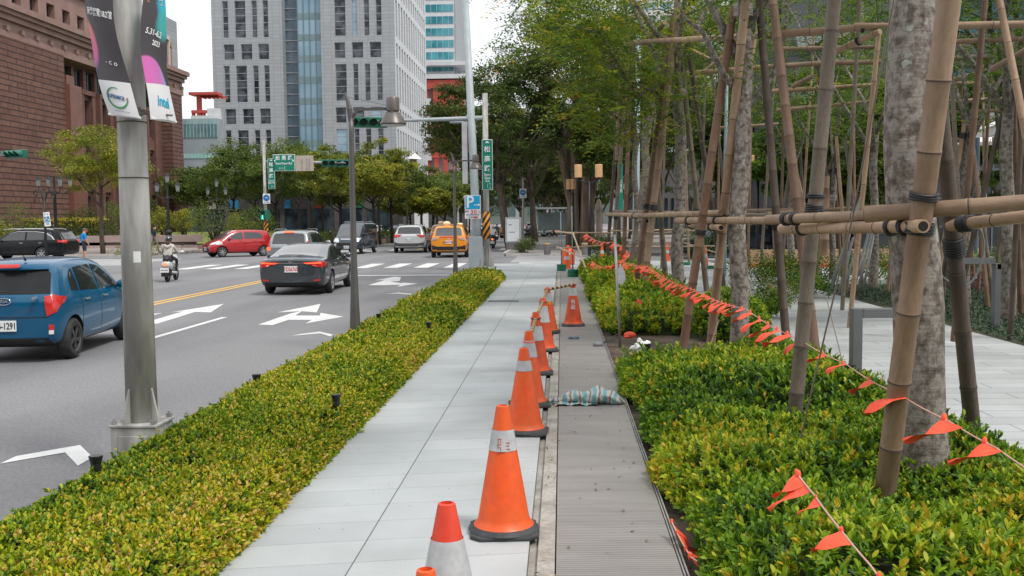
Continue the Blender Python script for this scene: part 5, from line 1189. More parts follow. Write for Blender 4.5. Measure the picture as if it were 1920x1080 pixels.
# bracket holding the banner arms
za=P(265,210,7).z
mb=MB(); mb.tube([(.09,-.05,za+.0),(.14,-.12,za)],.02,8); mb.cyl((-.12,-.13,za+.005),(.36,-.15,za-.03),.008,n=8); mb.box(.03,.12,-.17,-.11,za-.03,za+.03)
mb.build('banner_bracket',mat('rusty_clamp',(.10,.045,.03),.8,(.3,.28,.26),14),bpole)
def bannermat(name,kind):
    m,nt,b=nodes(name); L=nt.links.new; b.inputs['Roughness'].default_value=.5
    uv=nt.nodes.new('ShaderNodeUVMap'); sx=nt.nodes.new('ShaderNodeSeparateXYZ'); L(uv.outputs[0],sx.inputs[0])
    def mth(op,a,b_=None,c=None):
        n=nt.nodes.new('ShaderNodeMath'); n.operation=op
        for i,x in enumerate((a,b_,c)):
            if x is None: continue
            if isinstance(x,(int,float)): n.inputs[i].default_value=x
            else: L(x,n.inputs[i])
        return n.outputs[0]
    def mixc(f,a,b_):
        n=nt.nodes.new('ShaderNodeMixRGB'); L(f,n.inputs[0])
        for i,x in ((1,a),(2,b_)):
            if isinstance(x,tuple): n.inputs[i].default_value=c4(x)
            else: L(x,n.inputs[i])
        return n.outputs[0]
    U,V=sx.outputs[0],sx.outputs[1]     # V: 0 at bottom hem
    def ell(cu,cv,ru,rv,soft=.15):
        a=mth('DIVIDE',mth('SUBTRACT',U,cu),ru); b_=mth('DIVIDE',mth('SUBTRACT',V,cv),rv)
        d=mth('ADD',mth('MULTIPLY',a,a),mth('MULTIPLY',b_,b_)); n=nt.nodes.new('ShaderNodeMapRange'); n.inputs[1].default_value=1+soft; n.inputs[2].default_value=1-soft; L(d,n.inputs[0]); return n.outputs[0]
    dark=(.055,.047,.055); col=dark
    grad=nt.nodes.new('ShaderNodeValToRGB'); cr=grad.color_ramp; cr.elements.new(.5)
    if kind=='l':
        for e,(p,c) in zip(cr.elements,[(.28,(.03,.10,.30)),(.40,(.65,.12,.40)),(.60,(.80,.22,.22))]): e.position=p; e.color=c4(c)
        L(V,grad.inputs[0]); col=mixc(ell(-.18,.50,.40,.20,.25),dark,grad.outputs[0])
    else:
        for e,(p,c) in zip(cr.elements,[(.0,(.65,.13,.42)),(.55,(.55,.15,.45)),(1,(.03,.45,.60))]): e.position=p; e.color=c4(c)
        L(U,grad.inputs[0]); col=mixc(ell(.15,.15,.72,.29,.05),dark,grad.outputs[0])
        col=mixc(ell(1.0,.97,.52,.36,.35),col,(.02,.42,.58))
        col=mixc(ell(.82,.66,.30,.10,.7),col,(.05,.40,.38))
    st=nt.nodes.new('ShaderNodeMath'); st.operation='LESS_THAN'; st.inputs[1].default_value=.245; L(V,st.inputs[0])
    col=mixc(st.outputs[0],col,(.72,.72,.73)); L(col,b.inputs['Base Color']); return m
def banner(label,tl,tr,bl,br,kind,items):
    """cloth strip hanging tilted; corner points in world, with a slight S curve"""
    tl,tr,bl,br=map(Vector,(tl,tr,bl,br)); o_=bl.copy(); t=thing('banner',label,'banner',o_,0,'banners on the steel pole')
    nu,nv=10,40; nrm=(br-bl).cross(tl-bl).normalized()
    if nrm.y>0: nrm=-nrm
    hz=(br-bl).normalized()
    def pt(u,v):
        p=bl.lerp(br,u).lerp(tl.lerp(tr,u),v)
        s=math.sin(math.pi*v)*-.055; p=p+hz*s*(1 if kind=='l' else .9)+nrm*(.010*math.sin(v*9+u*2)+.02*math.sin(u*math.pi))
        return p-o_
    vs=[pt(i/nu,j/nv) for j in range(nv+1) for i in range(nu+1)]
    me=bpy.data.meshes.new('cloth'); me.from_pydata(vs,[],[(j*(nu+1)+i,j*(nu+1)+i+1,(j+1)*(nu+1)+i+1,(j+1)*(nu+1)+i) for j in range(nv) for i in range(nu)])
    uvl=me.uv_layers.new(name='UVMap')
    for poly in me.polygons:
        poly.use_smooth=True
        for li in poly.loop_indices:
            k=me.loops[li].vertex_index; uvl.data[li].uv=((k%(nu+1))/nu,(k//(nu+1))/nv)
    me.materials.append(bannermat('banner_cloth_'+kind,kind)); o=bpy.data.objects.new('cloth',me); COL.objects.link(o); fixk(o,t)
    W_=(br-bl).length; H_=((tl-bl).length)
    MB().tube([Vector(bl)-o_+nrm*.005,Vector(br)-o_+nrm*.005],.009,8).build('hem_rod',swhite,t)
    def place(me_obj):   # bend flat mesh (x=u*W, y=v*H) onto the cloth
        for v in me_obj.data.vertices:
            u=v.co.x/W_; w=v.co.y/H_; p=pt(u,w); v.co=p+nrm*(.004+v.co.z)
    for it in items:
        if it[0]=='t':
            _,s,size,u,v,m,sx_,rot=it; ob=lettering(s,size,m,Matrix.Translation((u*W_,v*H_,0))@Matrix.Rotation(R(rot),4,'Z'),t,ext=.0006,sx=sx_,bold=True)
            bm=bmesh.new(); bm.from_mesh(ob.data); bmesh.ops.triangulate(bm,faces=bm.faces[:]); bm.to_mesh(ob.data); bm.free(); place(ob)
        else:
            _,pts,wd,m=it; mb=MB(); 
            for i in range(len(pts)-1):
                a=Vector((pts[i][0]*W_,pts[i][1]*H_,0)); b=Vector((pts[i+1][0]*W_,pts[i+1][1]*H_,0)); d=(b-a).normalized(); nn=Vector((-d.y,d.x,0))*(wd[i] if hasattr(wd,'__len__') else wd)/2
                mb.add([a-nn,b-nn,b+nn,a+nn],[(0,1,2,3)])
            ob=mb.build('emblem',m,t); place(ob)
    return t
wt_=mat('banner_white_print',(.75,.75,.75),.5); nav=mat('banner_navy_print',(.03,.09,.25),.5); gre=mat('banner_green_print',(.04,.25,.10),.5); cy=mat('banner_cyan_print',(.0,.36,.55),.5); orr=mat('banner_orange_print',(.85,.33,.03),.5); redp=mat('banner_red_print',(.7,.03,.03),.5); gyp=mat('banner_grey_print',(.35,.35,.38),.5)
arc=[(.52+.30*math.cos(a),.125+.072*math.sin(a)) for a in [R(70+290*i/30) for i in range(31)]]
YB=6.9
banner('left banner, black with a pink flare, pale foot with a green ring emblem',P(158,-45,YB+.10),P(208,-42,YB-.02),P(205,214,YB),P(264,221,YB-.10),'l',[
 ('t','南港展覽1&2館',.062,.52,.73,wt_,.62,-6),('t','-  C  O',.034,.62,.375,wt_,1,-10),('p',arc,[.006+.010*abs(math.sin(i/10)) for i in range(30)],gre),
 ('t','SUPERMICR',.040,.50,.13,nav,.72,-6),('p',[(.80,.118),(.84,.118)],.03,redp),('p',[(.32,.034),(.48,.032),(.62,.03),(.78,.028)],.004,gyp)])
banner('right banner, black with a cyan and pink flare, pale foot with a blue word',P(268,-42,YB+.05),P(312,-40,YB+.30),P(282,222,YB-.05),P(329,229,YB+.20),'r',[
 ('t','5.31-6.2',.058,.42,.60,wt_,.8,-14),('t','2023',.052,.50,.525,wt_,.75,-12),('t','intel',.105,.50,.12,cy,.66,-8),('t','innoVEX',.060,.42,.905,orr,.62,-6),
 ('p',[(.14,.955),(.74,.94),(.74,.80),(.14,.825),(.14,.955)],.004,orr),('p',[(.16,.872),(.72,.865)],.034,dict() and None or mat('banner_dark_print',(.02,.018,.02),.5)),('t','創新與新創展區',.030,.44,.85,wt_,.75,-6)])
# ---- tall street lamps ----
def street_lamp(x,y,label,h=4.75,s=1.0):
    t=thing('street_lamp',label,'street lamp',(x,y,0),0,'conical grey street lamps')
    mb=MB(); mb.tube([(0,0,-.05),(0,0,.05),(0,0,.6),(0,0,1.2),(0,0,h-.35),(0,0,h-.15)],[.088,.086,.062,.046,.038,.036],18); mb.build('pole',grey_paint,t,smooth=True)
    hd=h-.12
    mb=MB(); mb.tube([(0,0,hd-.10),(-.02,0,hd+.10),(-.05,0,hd+.24),(-.08,0,hd+.33)],[.035,.042,.022,.012],10)
    mb.bar((.0,0,hd+.0),(.12,0,hd+.10),.05,.03); mb.tube([(.03,0,hd-.05),(.06,0,hd+.06),(.16,0,hd+.09)],[.02,.02,.02],8); mb.bar((.05,0,hd+.10),(.56,0,hd+.10),.03,.04); mb.bar((-.06,0,hd+.28),(.54,.0,hd+.14),.006)
    mb.build('arm',grey_paint,t)
    hx=.60
    mb=MB(); mb.lathe([(.095,hd+.07),(.095,hd+.245),(.085,hd+.26)],20,(hx,0,0)); mb.lathe([(.18,hd-.125),(.188,hd-.11),(.175,hd-.08),(.105,hd+.04),(.07,hd+.065)],22,(hx,0,0),cap=True); mb.box(hx-.025,hx+.025,-.105,-.07,hd+.03,hd+.10)
    mb.build('lamp_head',mat('lamp_head_grey',(.13,.115,.105),.4,(.17,.15,.14),4,metal=.4),t,auto=40)
    MB().cyl((hx,0,hd-.128),(hx,0,hd-.137),.172,n=22).build('diffuser',mat('frosted_lens',(.5,.5,.5),.4),t)
    mb=MB(); 
    for i in range(12): a=6.28*i/12; mb.bar((hx+math.cos(a)*.180,math.sin(a)*.180,hd-.09),(hx+math.cos(a)*.075,math.sin(a)*.075,hd+.055),.005)
    mb.build('rib',grey_paint,t); return t
def lampH(u,vtop,y): return P(u,vtop,y).z
l1=street_lamp(-2.98,14.15,'tall grey street lamp rising from the hedge, nearest of the two',h=3.36)
l2=street_lamp(-2.96,27.6,'second grey street lamp at the far end of the hedge, left of the parking sign',h=3.42)
# ---- traffic signals ----
def signal(x,y,z,label,n=4,facing=(0,-1,0),s=.30,vert=False,lit=None,group='traffic signals'):
    t=thing('traffic_signal',label,'traffic light',(x,y,z),0,group); M=face_M((0,0,0),facing); w=n*s
    mb=MB(); mb.box(-w/2,w/2,-s*.55,s*.55,-.12,.04,M) if not vert else mb.box(-s*.55,s*.55,-w/2,w/2,-.12,.04,M)
    mb.build('housing',tgreen,t,bevel=.02)
    for i in range(n):
        cx,cy_=((i+.5)*s-w/2,0) if not vert else (0,(i+.5)*s-w/2)
        mb=MB(); pts=[]; r=s*.44
        vs=[];N_=12
        for k in range(N_+1):
            a=R(-30+240*k/N_); vs.append(M@Vector((cx+r*math.cos(a),cy_+r*math.sin(a),.043))); vs.append(M@Vector((cx+r*math.cos(a),cy_+r*math.sin(a)-.03,.043+.22*math.sin(math.pi*k/N_)**.5+.02)))
        mb.add(vs,[(2*k,2*k+1,2*k+3,2*k+2) for k in range(N_)]); mb.build('visor',tgreen,t,smooth=True)
        lm=emis('signal_on_green',(.1,.9,.55),1.6) if lit==i else lens_d
        MB().cyl(M@Vector((cx,cy_,.042)),M@Vector((cx,cy_,.055)),s*.38,n=16).build('lens',lm,t)
    return t
p=P(711,229,37.5); signal(p.x-.42,p.y,p.z,'four lens green traffic signal hanging by the nearest lamp head',4,s=.36,facing=(.3,-1,0))
p=P(632,306,62); signal(p.x-.1,p.y,p.z,'four lens green traffic signal on the arm beside the brown name-board back',4,s=.42,facing=(.25,-1,0))
p=P(28,289,30); signal(p.x,p.y,p.z,'four lens green traffic signal at the left edge before the stone wall',4,s=.23,facing=(-.5,-1,0))
MB_=MB().cyl(P(-60,285,30),P(10,289,30),.06,n=8).cyl(P(-90,600,30.2),P(-86,200,30.2),.1,n=10); o=MB_.build('signal_mast',lightgrey); tag(o,'pale mast arm reaching in from the left edge','signal mast')
# pale signal/lamp mast with parking sign
xm,ym=-3.22,37.6
mast=thing('signal_mast','tall pale grey mast with a long arm over the road, carrying the parking sign','signal mast',(xm,ym,0))
topm=P(870,-60,ym)-Vector((xm,ym,0)); r0=P(893,415,ym)-Vector((xm,ym,0))
mb=MB(); mb.box(-.28,.24,-.2,.2,-.03,1.15); mb.build('base_box',lightgrey,mast,bevel=.02)
mb=MB(); mb.tube([(0,0,1.0),r0,(topm.x,0,topm.z)],[.20,.165,.11],16); mb.build('shaft',lightgrey,mast,smooth=True)
a0=P(905,221,ym)-Vector((xm,ym,0)); a1=P(700,228,ym)-Vector((xm,ym,0))
mb=MB(); mb.tube([a1,a0],[.055,.085],10); b0=P(893,250,ym)-Vector((xm,ym,0)); b1=P(843,229,ym)-Vector((xm,ym,0)); mb.tube([b1,b1+Vector((.5,0,0)),b0+Vector((-.15,0,.25)),b0],[.05,.055,.06,.06],8); mb.build('arm',lightgrey,mast,smooth=True)
q=P(875,260,ym)-Vector((xm,ym,0)); MB().box(q.x-.15,q.x+.05,-.30,-.27,q.z-1.7,q.z+.6).build('edge_on_sign',mat('sign_back',(.4,.4,.42),.5),mast)
ps=thing('parking_sign','blue P sign with an arrow and a white panel reading 30, on the pale mast','sign',P(888,400,ym-.35))
def px(u,v): return P(u,v,ym-.35)-P(888,400,ym-.35)
c=px(886.5,398.5); wq=(px(902,400)-px(872,400)).x/2; 
tl_,br_=px(872,375),px(902,418)
MB().box(c.x-wq,c.x+wq,0,.02,px(0,418).z,px(0,375).z).build('sign_plate',swhite,ps)
MB().box(c.x-wq+.03,c.x+wq-.03,-.006,-.001,px(0,400.5).z,px(0,376.2).z).build('blue_panel',mat('parking_blue',(.0,.33,.62),.45),ps)
lettering('P',.62,swhite,face_M((c.x-.10,-.012,px(0,388.5).z)),ps,bold=True,ext=.003,sx=.95)
mb=MB(); mb.box(.02,.20,-.014,-.009,px(0,393).z-.015,px(0,393).z+.015); mb.add([(.18,-.012,px(0,393).z+.05),(.18,-.012,px(0,393).z-.05),(.27,-.012,px(0,393).z)],[(0,1,2)]); mb.build('arrow',swhite,ps)
rd_=mat('sign_red',(.65,.02,.03),.5); nv_=mat('sign_text_dark',(.12,.13,.2),.5)
lettering('30',.20,rd_,face_M((c.x+.03,-.006,px(0,405.8).z)),ps,bold=True,sx=1.1,spacing=1.15)
lettering('每時',.09,nv_,face_M((c.x-.24,-.006,px(0,405).z)),ps); lettering('元',.09,nv_,face_M((c.x+.25,-.006,px(0,406).z)),ps)
lettering('按次收費停車場',.07,nv_,face_M((c.x,-.006,px(0,411).z)),ps); lettering('一次最高  元起',.065,nv_,face_M((c.x,-.006,px(0,415.3).z)),ps)
MB().sphere((c.x+.1,-.008,px(0,415.3).z),(.06,.006,.035),10,6).build('red_oval',rd_,ps)
# street-name sign post on the right
def post(x,y,label,ztop,r,tape=None,footing=True,name='sign_post',tilt=(0,0)):
    t=thing(name,label,'sign post',(x,y,0)); mb=MB(); mb.tube([(0,0,-.05),(tilt[0],tilt[1],ztop)],[r,r*.85],14); mb.build('pole',polem,t,smooth=True)
    if footing:
        for i in range(4): a=R(45+90*i); MB().add([(math.cos(a)*r*.9,math.sin(a)*r*.9,.9),(math.cos(a)*r*.9,math.sin(a)*r*.9,.0),(math.cos(a)*r*3,math.sin(a)*r*3,.0),(math.cos(a)*r*3,math.sin(a)*r*3,.12)],[(0,1,2,3)]).build('gusset',polem,t)
        MB().cyl((0,0,0),(0,0,.03),r*3.2,n=12).build('foot_plate',polem,t)
    if tape:
        m,nt,b=nodes('hazard_tape'); L=nt.links.new; tc_=nt.nodes.new('ShaderNodeTexCoord'); s_=nt.nodes.new('ShaderNodeSeparateXYZ'); L(tc_.outputs['Object'],s_.inputs[0])
        ad=nt.nodes.new('ShaderNodeMath'); ad.operation='ADD'; mu=nt.nodes.new('ShaderNodeMath'); mu.operation='MULTIPLY'; mu.inputs[1].default_value=-1.6; L(s_.outputs[0],mu.inputs[0]); L(s_.outputs[2],ad.inputs[0]); L(mu.outputs[0],ad.inputs[1])
        fr=nt.nodes.new('ShaderNodeMath'); fr.operation='PINGPONG'; fr.inputs[1].default_value=.16; L(ad.outputs[0],fr.inputs[0]); gt_=nt.nodes.new('ShaderNodeMath'); gt_.operation='GREATER_THAN'; gt_.inputs[1].default_value=.085; L(fr.outputs[0],gt_.inputs[0])
        mxx=nt.nodes.new('ShaderNodeMixRGB'); mxx.inputs[1].default_value=c4((.02,.02,.02)); mxx.inputs[2].default_value=c4((.9,.33,.02)); L(gt_.outputs[0],mxx.inputs[0]); L(mxx.outputs[0],b.inputs['Base Color']); b.inputs['Roughness'].default_value=.5
        MB().tube([(0,0,tape[0]),(0,0,tape[1])],[r*1.25,r*1.2],16).build('hazard_sleeve',m,t,smooth=True)
    return t
y9=37.6; x9=-2.84
zt=P(908,175,y9).z
sp9=post(x9,y9,'grey sign post with black and orange hazard sleeve right of the pale mast',zt,.12,tape=(P(0,455,y9).z,P(0,406,y9).z))
def vsign(label,cx,y,z0,z1,w,cjk,lat,arrow=True,nums=('66','l','62'),name='street_name_sign'):
    t=thing(name,label,'street sign',(cx,y,(z0+z1)/2),0,'street name signs'); H_=(z1-z0)
    MB().box(-w/2,w/2,0,.03,-H_/2,H_/2).build('sign_plate',swhite,t,bevel=.01)
    MB().box(-w/2+.02,w/2-.02,-.006,-.001,-H_/2+.02,H_/2-.02).build('green_panel',sgreen,t)
    if arrow: MB().add([(-w*.22,-.008,H_*.43),(w*.22,-.008,H_*.43),(0,-.008,H_*.475)],[(0,1,2)]).build('arrow',swhite,t)
    for i,ch in enumerate(cjk): lettering(ch,w*.62,swhite,face_M((0,-.009,H_*(.30-.19*i))),t,bold=True)
    lettering('\n'.join(lat),w*.33,swhite,face_M((0,-.009,-H_*.26)),t,bold=True,line=.9)
    lettering('\n'.join(nums),w*.2,swhite,face_M((w*.22,-.009,-H_*.42)),t); MB().box(-.006,.006,-.009,-.007,-H_*.46,-H_*.37).build('divider',swhite,t)
    return t
vsign('tall vertical green street-name sign on the grey post right of the pale mast',P(910.5,0,y9-.15).x,y9-.15,P(0,366,y9).z,P(0,274,y9).z,.40,'松高路',['Song','Gao','Rd'])
# post on the left of the road with two name boards
y5=62.0
c5=G(500,470,0); x5=P(499,440,y5).x
sp5=post(x5,y5,'signal post with a hazard sleeve across the road, carrying green name boards',P(501,262,y5).z,.11,tape=(P(0,447,y5).z,P(0,416,y5).z),footing=False)
am=MB(); am.tube([P(500,303,y5)-Vector((x5,y5,0)),P(648,305,y5)-Vector((x5,y5,0))],[.09,.06],8); am.build('arm',lightgrey,sp5,smooth=True)
vsign('small vertical green street-name sign on the far left signal post',P(500.5,0,y5-.2).x,y5-.2,P(0,360,y5).z,P(0,304,y5).z,.44,'松高路',['Song','Gao Rd'],nums=('66',))
hs_=thing('street_name_sign','horizontal green street-name board with two arrows on the far signal arm','street sign',P(532.5,305,y5-.2),0,'street name signs')
k_=y5/FPX; w5=42*k_; h5=31*k_
MB().box(-w5/2,w5/2,0,.03,-h5/2,h5/2).build('sign_plate',swhite,hs_,bevel=.01); MB().box(-w5/2+.03,w5/2-.03,-.006,-.001,-h5/2+.03,h5/2-.03).build('green_panel',sgreen,hs_)
lettering('松 勇 路',.30,swhite,face_M((0,-.009,h5*.27)),hs_,bold=True,spacing=1.05); lettering('SongYong Rd.',.19,swhite,face_M((0,-.009,-h5*.05)),hs_,bold=True); lettering('57-13',.13,swhite,face_M((-.2,-.009,-h5*.34)),hs_)
MB().box(.03,.05,-.009,-.007,-h5*.45,-h5*.2).build('divider',swhite,hs_)
for s in (-1,1): MB().add([(s*w5*.39,-.009,h5*.02),(s*w5*.39,-.009,h5*.22),(s*w5*.46,-.009,h5*.12)],[(0,1,2) if s>0 else (0,2,1)]).build('arrow',swhite,hs_)
bb=thing('sign_board','back of a tan name board mounted on the far signal arm','sign board',P(571,306,y5-.15),0)
MB().box(-17*k_,17*k_,0,.03,-14.5*k_,14.5*k_).build('board',mat('tan_board',(.42,.36,.30),.6,(.47,.41,.35),2),bb)
mb=MB(); 
for dx_ in (-.18,.12,.3): mb.box(dx_,dx_+.05,-.03,-.002,-.38,.30)
mb.build('bracket',galv,bb)
def round_sign(label,p,s):
    t=thing('round_sign',label,'sign',p,0,'white square signs with a blue disc'); MB().box(-s/2,s/2,0,.02,-s*.78,s*.55).build('plate',swhite,t,bevel=.01)
    MB().cyl((0,-.012,0),(0,-.001,0),s*.44,n=24).build('disc',mat('disc_blue',(.01,.16,.38),.45),t)
    MB().box(-s*.2,s*.2,-.02,-.013,-.012,.012).box(-.01,.01,-.02,-.013,.03,s*.2).build('symbol',swhite,t)
    lettering('行人專用',s*.2,mat('sign_text_dark',(.12,.13,.2),.5),face_M((0,-.004,-s*.62)),t); return t
round_sign('white square sign with a blue disc on the far left signal post',P(499.5,371,y5-.2),14*k_)
pm=thing('pedestrian_signal','two sided green pedestrian signal showing a lit green walker','pedestrian signal',P(493,403,y5-.3),0)
MB().box(-.16,.16,-.1,.1,-.31,.31).build('housing',tgreen,pm,bevel=.02); MB().box(.2,.42,-.3,.1,-.31,.31).build('side_housing',tgreen,pm,bevel=.02)
MB().box(-.13,.13,-.106,-.101,.03,.28).build('dark_lens',lens_d,pm)
g=emis('signal_on_green',(.1,.9,.55),1.6); mb=MB(); mb.sphere((0,-.115,-.06),.035,8,6); mb.bar((0,-.115,-.1),(0,-.115,-.18),.06,.02); mb.bar((0,-.115,-.18),(-.05,-.115,-.27),.03,.02); mb.bar((0,-.115,-.18),(.05,-.115,-.27),.03,.02); mb.build('walker_light',g,pm)
# round sign on pole ahead
yy_r=62.0; pr=P(980.5,361,yy_r); t=thing('sign_post','slim post with a blue disc sign on the far pavement','sign post',(pr.x,yy_r+.1,0)); MB().cyl((0,0,-.02),(0,0,pr.z+.9),.06,n=10).build('pole',galv,t)
round_sign('white square sign with a blue disc over the far pavement',pr,13*yy_r/FPX)
# yellow banner lamp (road far)
yb=P(781,335,100); t=thing('banner_lamp','yellow banner with a green tree emblem on a far post with a white cap','banner',(yb.x,100,0))
MB().cyl((-1.0,0,0),(-1.0,0,yb.z+2),.09,n=8).build('pole',grey_paint,t)
zc=P(781,324,100).z; MB().box(-.75,.15,-.03,.03,P(0,345,100).z,P(0,314,100).z).build('cloth',mat('yellow_cloth',(.80,.50,.03),.6),t)
MB().sphere((-.3,-.06,zc),(.22,.03,.17),10,6).box(-.33,-.27,-.07,-.04,zc-.3,zc-.1).build('emblem',mat('emblem_green',(.02,.2,.08),.6),t)

MB().lathe([(.85,0),(.1,.7),(.0,.75)],4,(-.3,0,P(0,308,100).z)).build('cap',swhite,t); MB().box(-.65,.05,-.1,.1,P(0,314,100).z,P(0,308,100).z).build('lantern',mat('lantern_tan',(.35,.25,.15),.6),t)
# far left-median small post sign
yq=92; q=P(858,380,yq); t=thing('street_name_sign','tiny green vertical name sign on a far post beyond the taxi','street sign',(q.x,yq,0),0,'street name signs')
MB().cyl((0,0,-.1),(0,0,P(0,373,yq).z),.07,n=8).build('pole',swhite,t); MB().box(-.17,.17,-.15,-.1,P(0,396,yq).z,P(0,378,yq).z).build('sign_plate',sgreen,t); MB().cyl((0,-.16,P(0,395,yq).z),(0,-.2,P(0,395,yq).z),.28,n=14).build('disc',lightgrey,t); MB().box(.2,1.1,-.06,-.02,P(0,379,yq).z,P(0,377,yq).z).build('arm',swhite,t)
# second street name sign behind stakes
q=P(1163,345,44); t=thing('street_name_sign','narrow green name sign half hidden behind the farthest stakes','street sign',q,0,'street name signs'); MB().box(-.12,.12,0,.03,-1.3,.9).build('sign_plate',sgreen,t); lettering('松\n勇\n路',.2,swhite,face_M((0,-.01,-.1)),t)
t=thing('blue_post','pale pole with a blue painted foot behind the third trunk','post',(P(1193,470,40).x,40,0)); MB().cyl((0,0,-.01),(0,0,.95),.16,n=14).build('blue_foot',mat('blue_foot_paint',(.0,.16,.30),.5),t); MB().tube([(0,0,.95),(0,0,2.6),(.1,0,9)],[.155,.13,.09],14).build('shaft',mat('pale_blue_paint',(.30,.40,.45),.5),t,smooth=True)
t=thing('lamp_post','slender pale blue lamp post with a domed head, above the second trunk rails','street lamp',(P(1358,430,30).x,30,0)); MB().tube([(0,0,0),(.03,0,4),(.06,0,6.2)],[.07,.055,.04],10).tube([(.06,0,6.2),(-.05,0,6.7),(-.45,0,6.95)],[.04,.035,.03],8).build('pole',mat('pale_blue_paint',(.30,.40,.45),.5),t,smooth=True); MB().sphere((-.5,0,6.85),(.28,.14,.10),12,6).build('lamp_head',mat('pale_blue_head',(.45,.6,.66),.3),t)
# ---- ornate globe lamps in front of the stone building ----
def ornate(x,y,label,h,n=3):
    t=thing('ornate_lamp',label,'street lamp',(x,y,0),0,'black ornate lantern posts'); mb=MB(); mb.lathe([(.28,0),(.28,.3),(.2,.4),(.2,1.0),(.26,1.05),(.26,1.15),(.12,1.3),(.10,h*.75),(.14,h*.76),(.08,h*.8),(.07,h)],12); 
    k=[(-.75,0),(.75,0),(0,.0)] if n==3 else [(-1.1,0),(-.4,0),(.4,0),(1.1,0)]
    for kx,_ in k:
        if kx: mb.tube([(0,0,h*.80),(kx*.6,0,h*.76),(kx,0,h*.82),(kx,0,h*.86)],.035,6)
    mb.build('post',black_m,t,auto=40)
    for kx,_ in k:
        zz=h*.87 if kx else h+.05
        MB().lathe([(.11,zz),(.18,zz+.45)],6,(kx,0,0)).build('lantern_glass',mat('lantern_glass',(.17,.19,.19),.3,(.26,.28,.28),5),t)
        MB().lathe([(.22,zz+.453),(.12,zz+.6),(.03,zz+.65),(.03,zz+.75),(0,.77+zz)],6,(kx,0,0)).build('lantern_cap',black_m,t)
    return t
def orn(u,vt,y,l,n=3): q=P(u,430,y); ornate(q.x,y,l,P(u,vt,y).z-.8,n)
orn(105,308,66,'black lantern post with four lanterns behind the disabled parking sign',4)
orn(316,322,70,'black triple lantern post right of the concrete pole')
orn(408,333,82,'black lantern post among the trees left of the green boards',3)
t=thing('scroll_lamp','black post with curled scroll arms by the disabled parking sign','lamp post',(P(85,430,50).x,50,RD)); h_=P(85,350,50).z
mb=MB(); mb.tube([(0,0,0),(0,0,h_)],[.07,.05],8); 
for s in (-1,1): mb.tube([(0,0,h_-.8),(s*.15,0,h_-.2),(s*.4,0,h_-.02),(s*.55,0,h_-.2),(s*.42,0,h_-.35),(s*.33,0,h_-.2)],.03,6); mb.cyl((s*.5,0,h_-.3),(s*.5,0,h_-.7),.03,n=6)
mb.sphere((0,0,h_),.07); mb.build('post',black_m,t,smooth=True)
yd=50-.3; q=P(88,411,yd); t=thing('disabled_parking_sign','tilted white sign with a blue wheelchair symbol behind the black van','sign',q); t.rotation_euler=(0,R(-5),0)
k5=yd/FPX; MB().box(-6*k5,6*k5,0,.02,-13.5*k5,13.5*k5).build('plate',swhite,t); MB().box(-4.8*k5,4.8*k5,-.01,-.002,-6*k5,5*k5).build('blue_panel',mat('disc_blue',(.01,.16,.38),.45),t)
mb=MB(); mb.tube([(.09*math.cos(R(a)),-.02,-.03+.09*math.sin(R(a))) for a in range(120,400,20)],.012,5); mb.tube([(-.02,-.02,.10),(-.01,-.02,.0),(.07,-.02,-.0),(.09,-.02,-.09)],.015,5); mb.sphere((-.02,-.02,.12),.02,6,4); mb.build('symbol',swhite,t)
lettering('P',.13,mat('disc_blue',(.01,.16,.38),.45),face_M((-.08,-.008,.25)),t,bold=True); lettering('▲',.09,mat('disc_blue',(.01,.16,.38),.45),face_M((.07,-.008,.25)),t); lettering('專用',.09,mat('disc_blue',(.01,.16,.38),.45),face_M((0,-.008,-.25)),t)
# stone bench wall
def gpt(u,v,y): q=P(u,v,y); return q
yb_=71.5; xa,xb=P(-60,440,yb_).x,P(372,440,yb_).x; o=thing('stone_bench','long curved pink granite bench wall in front of the lawn','bench wall',(xb,yb_,0))
hb=P(300,441,yb_).z
mb=MB(); mb.box(xa-xb,-.4,.25,.7,0,hb-.5); mb.build('foot',mat('pink_stone_dark',(.17,.13,.115),.8,(.21,.165,.145),1),o)
mb=MB(); mb.box(xa-xb,.05,-.05,.7,hb-.5,hb); mb.box(-1.6,.8,-.1,.8,.0,hb-.9); mb.build('seat_slab',mat('pink_stone',(.36,.27,.25),.8,(.43,.33,.31),.7,fine=(9,.15)),o,bevel=.05)
mb=MB(); mb.box(xa-xb-2,3,-1.6,-1.1,-.02,.18); mb.build('step',mat('pink_stone',(.36,.27,.25),.8),o)
o=MB().box(-70,-33,74.5,74.9,.8,1.25).build('low_wall',mat('pink_stone',(.36,.27,.25),.8)); tag(o,'low stone wall edging the lawn below the sandstone building','wall')
# kerb bed along the median (right of pale van)
o=thing('planter_strip','brick edged planting strip under the trees across the road','planter',(-19,84,0)); MB().box(-5.5,4.2,-18,60,-.1,.28).build('edging',mat('brick_edging',(.20,.13,.09),.9,(.26,.18,.13),2),o); MB().box(-5.3,4.0,-17.8,59.8,.283,.33).build('soil',soil,o)
inM=lambda: 0
rsq=np.random.RandomState(4); n=6000; C=np.stack([rsq.uniform(-24.2,-15.2,n),rsq.uniform(67,140,n),rsq.uniform(.3,.75,n)],1)
t=thing('hedge','low clipped hedge in the brick edged strip across the road','hedge',(0,0,0)); leafmesh('foliage',C,nrand(rsq,n),nrand(rsq,n),rsq.uniform(.2,.34,n),rsq.uniform(.1,.17,n),np.clip(rsq.normal(.35,.12,n),0,1),tree_mid,t)
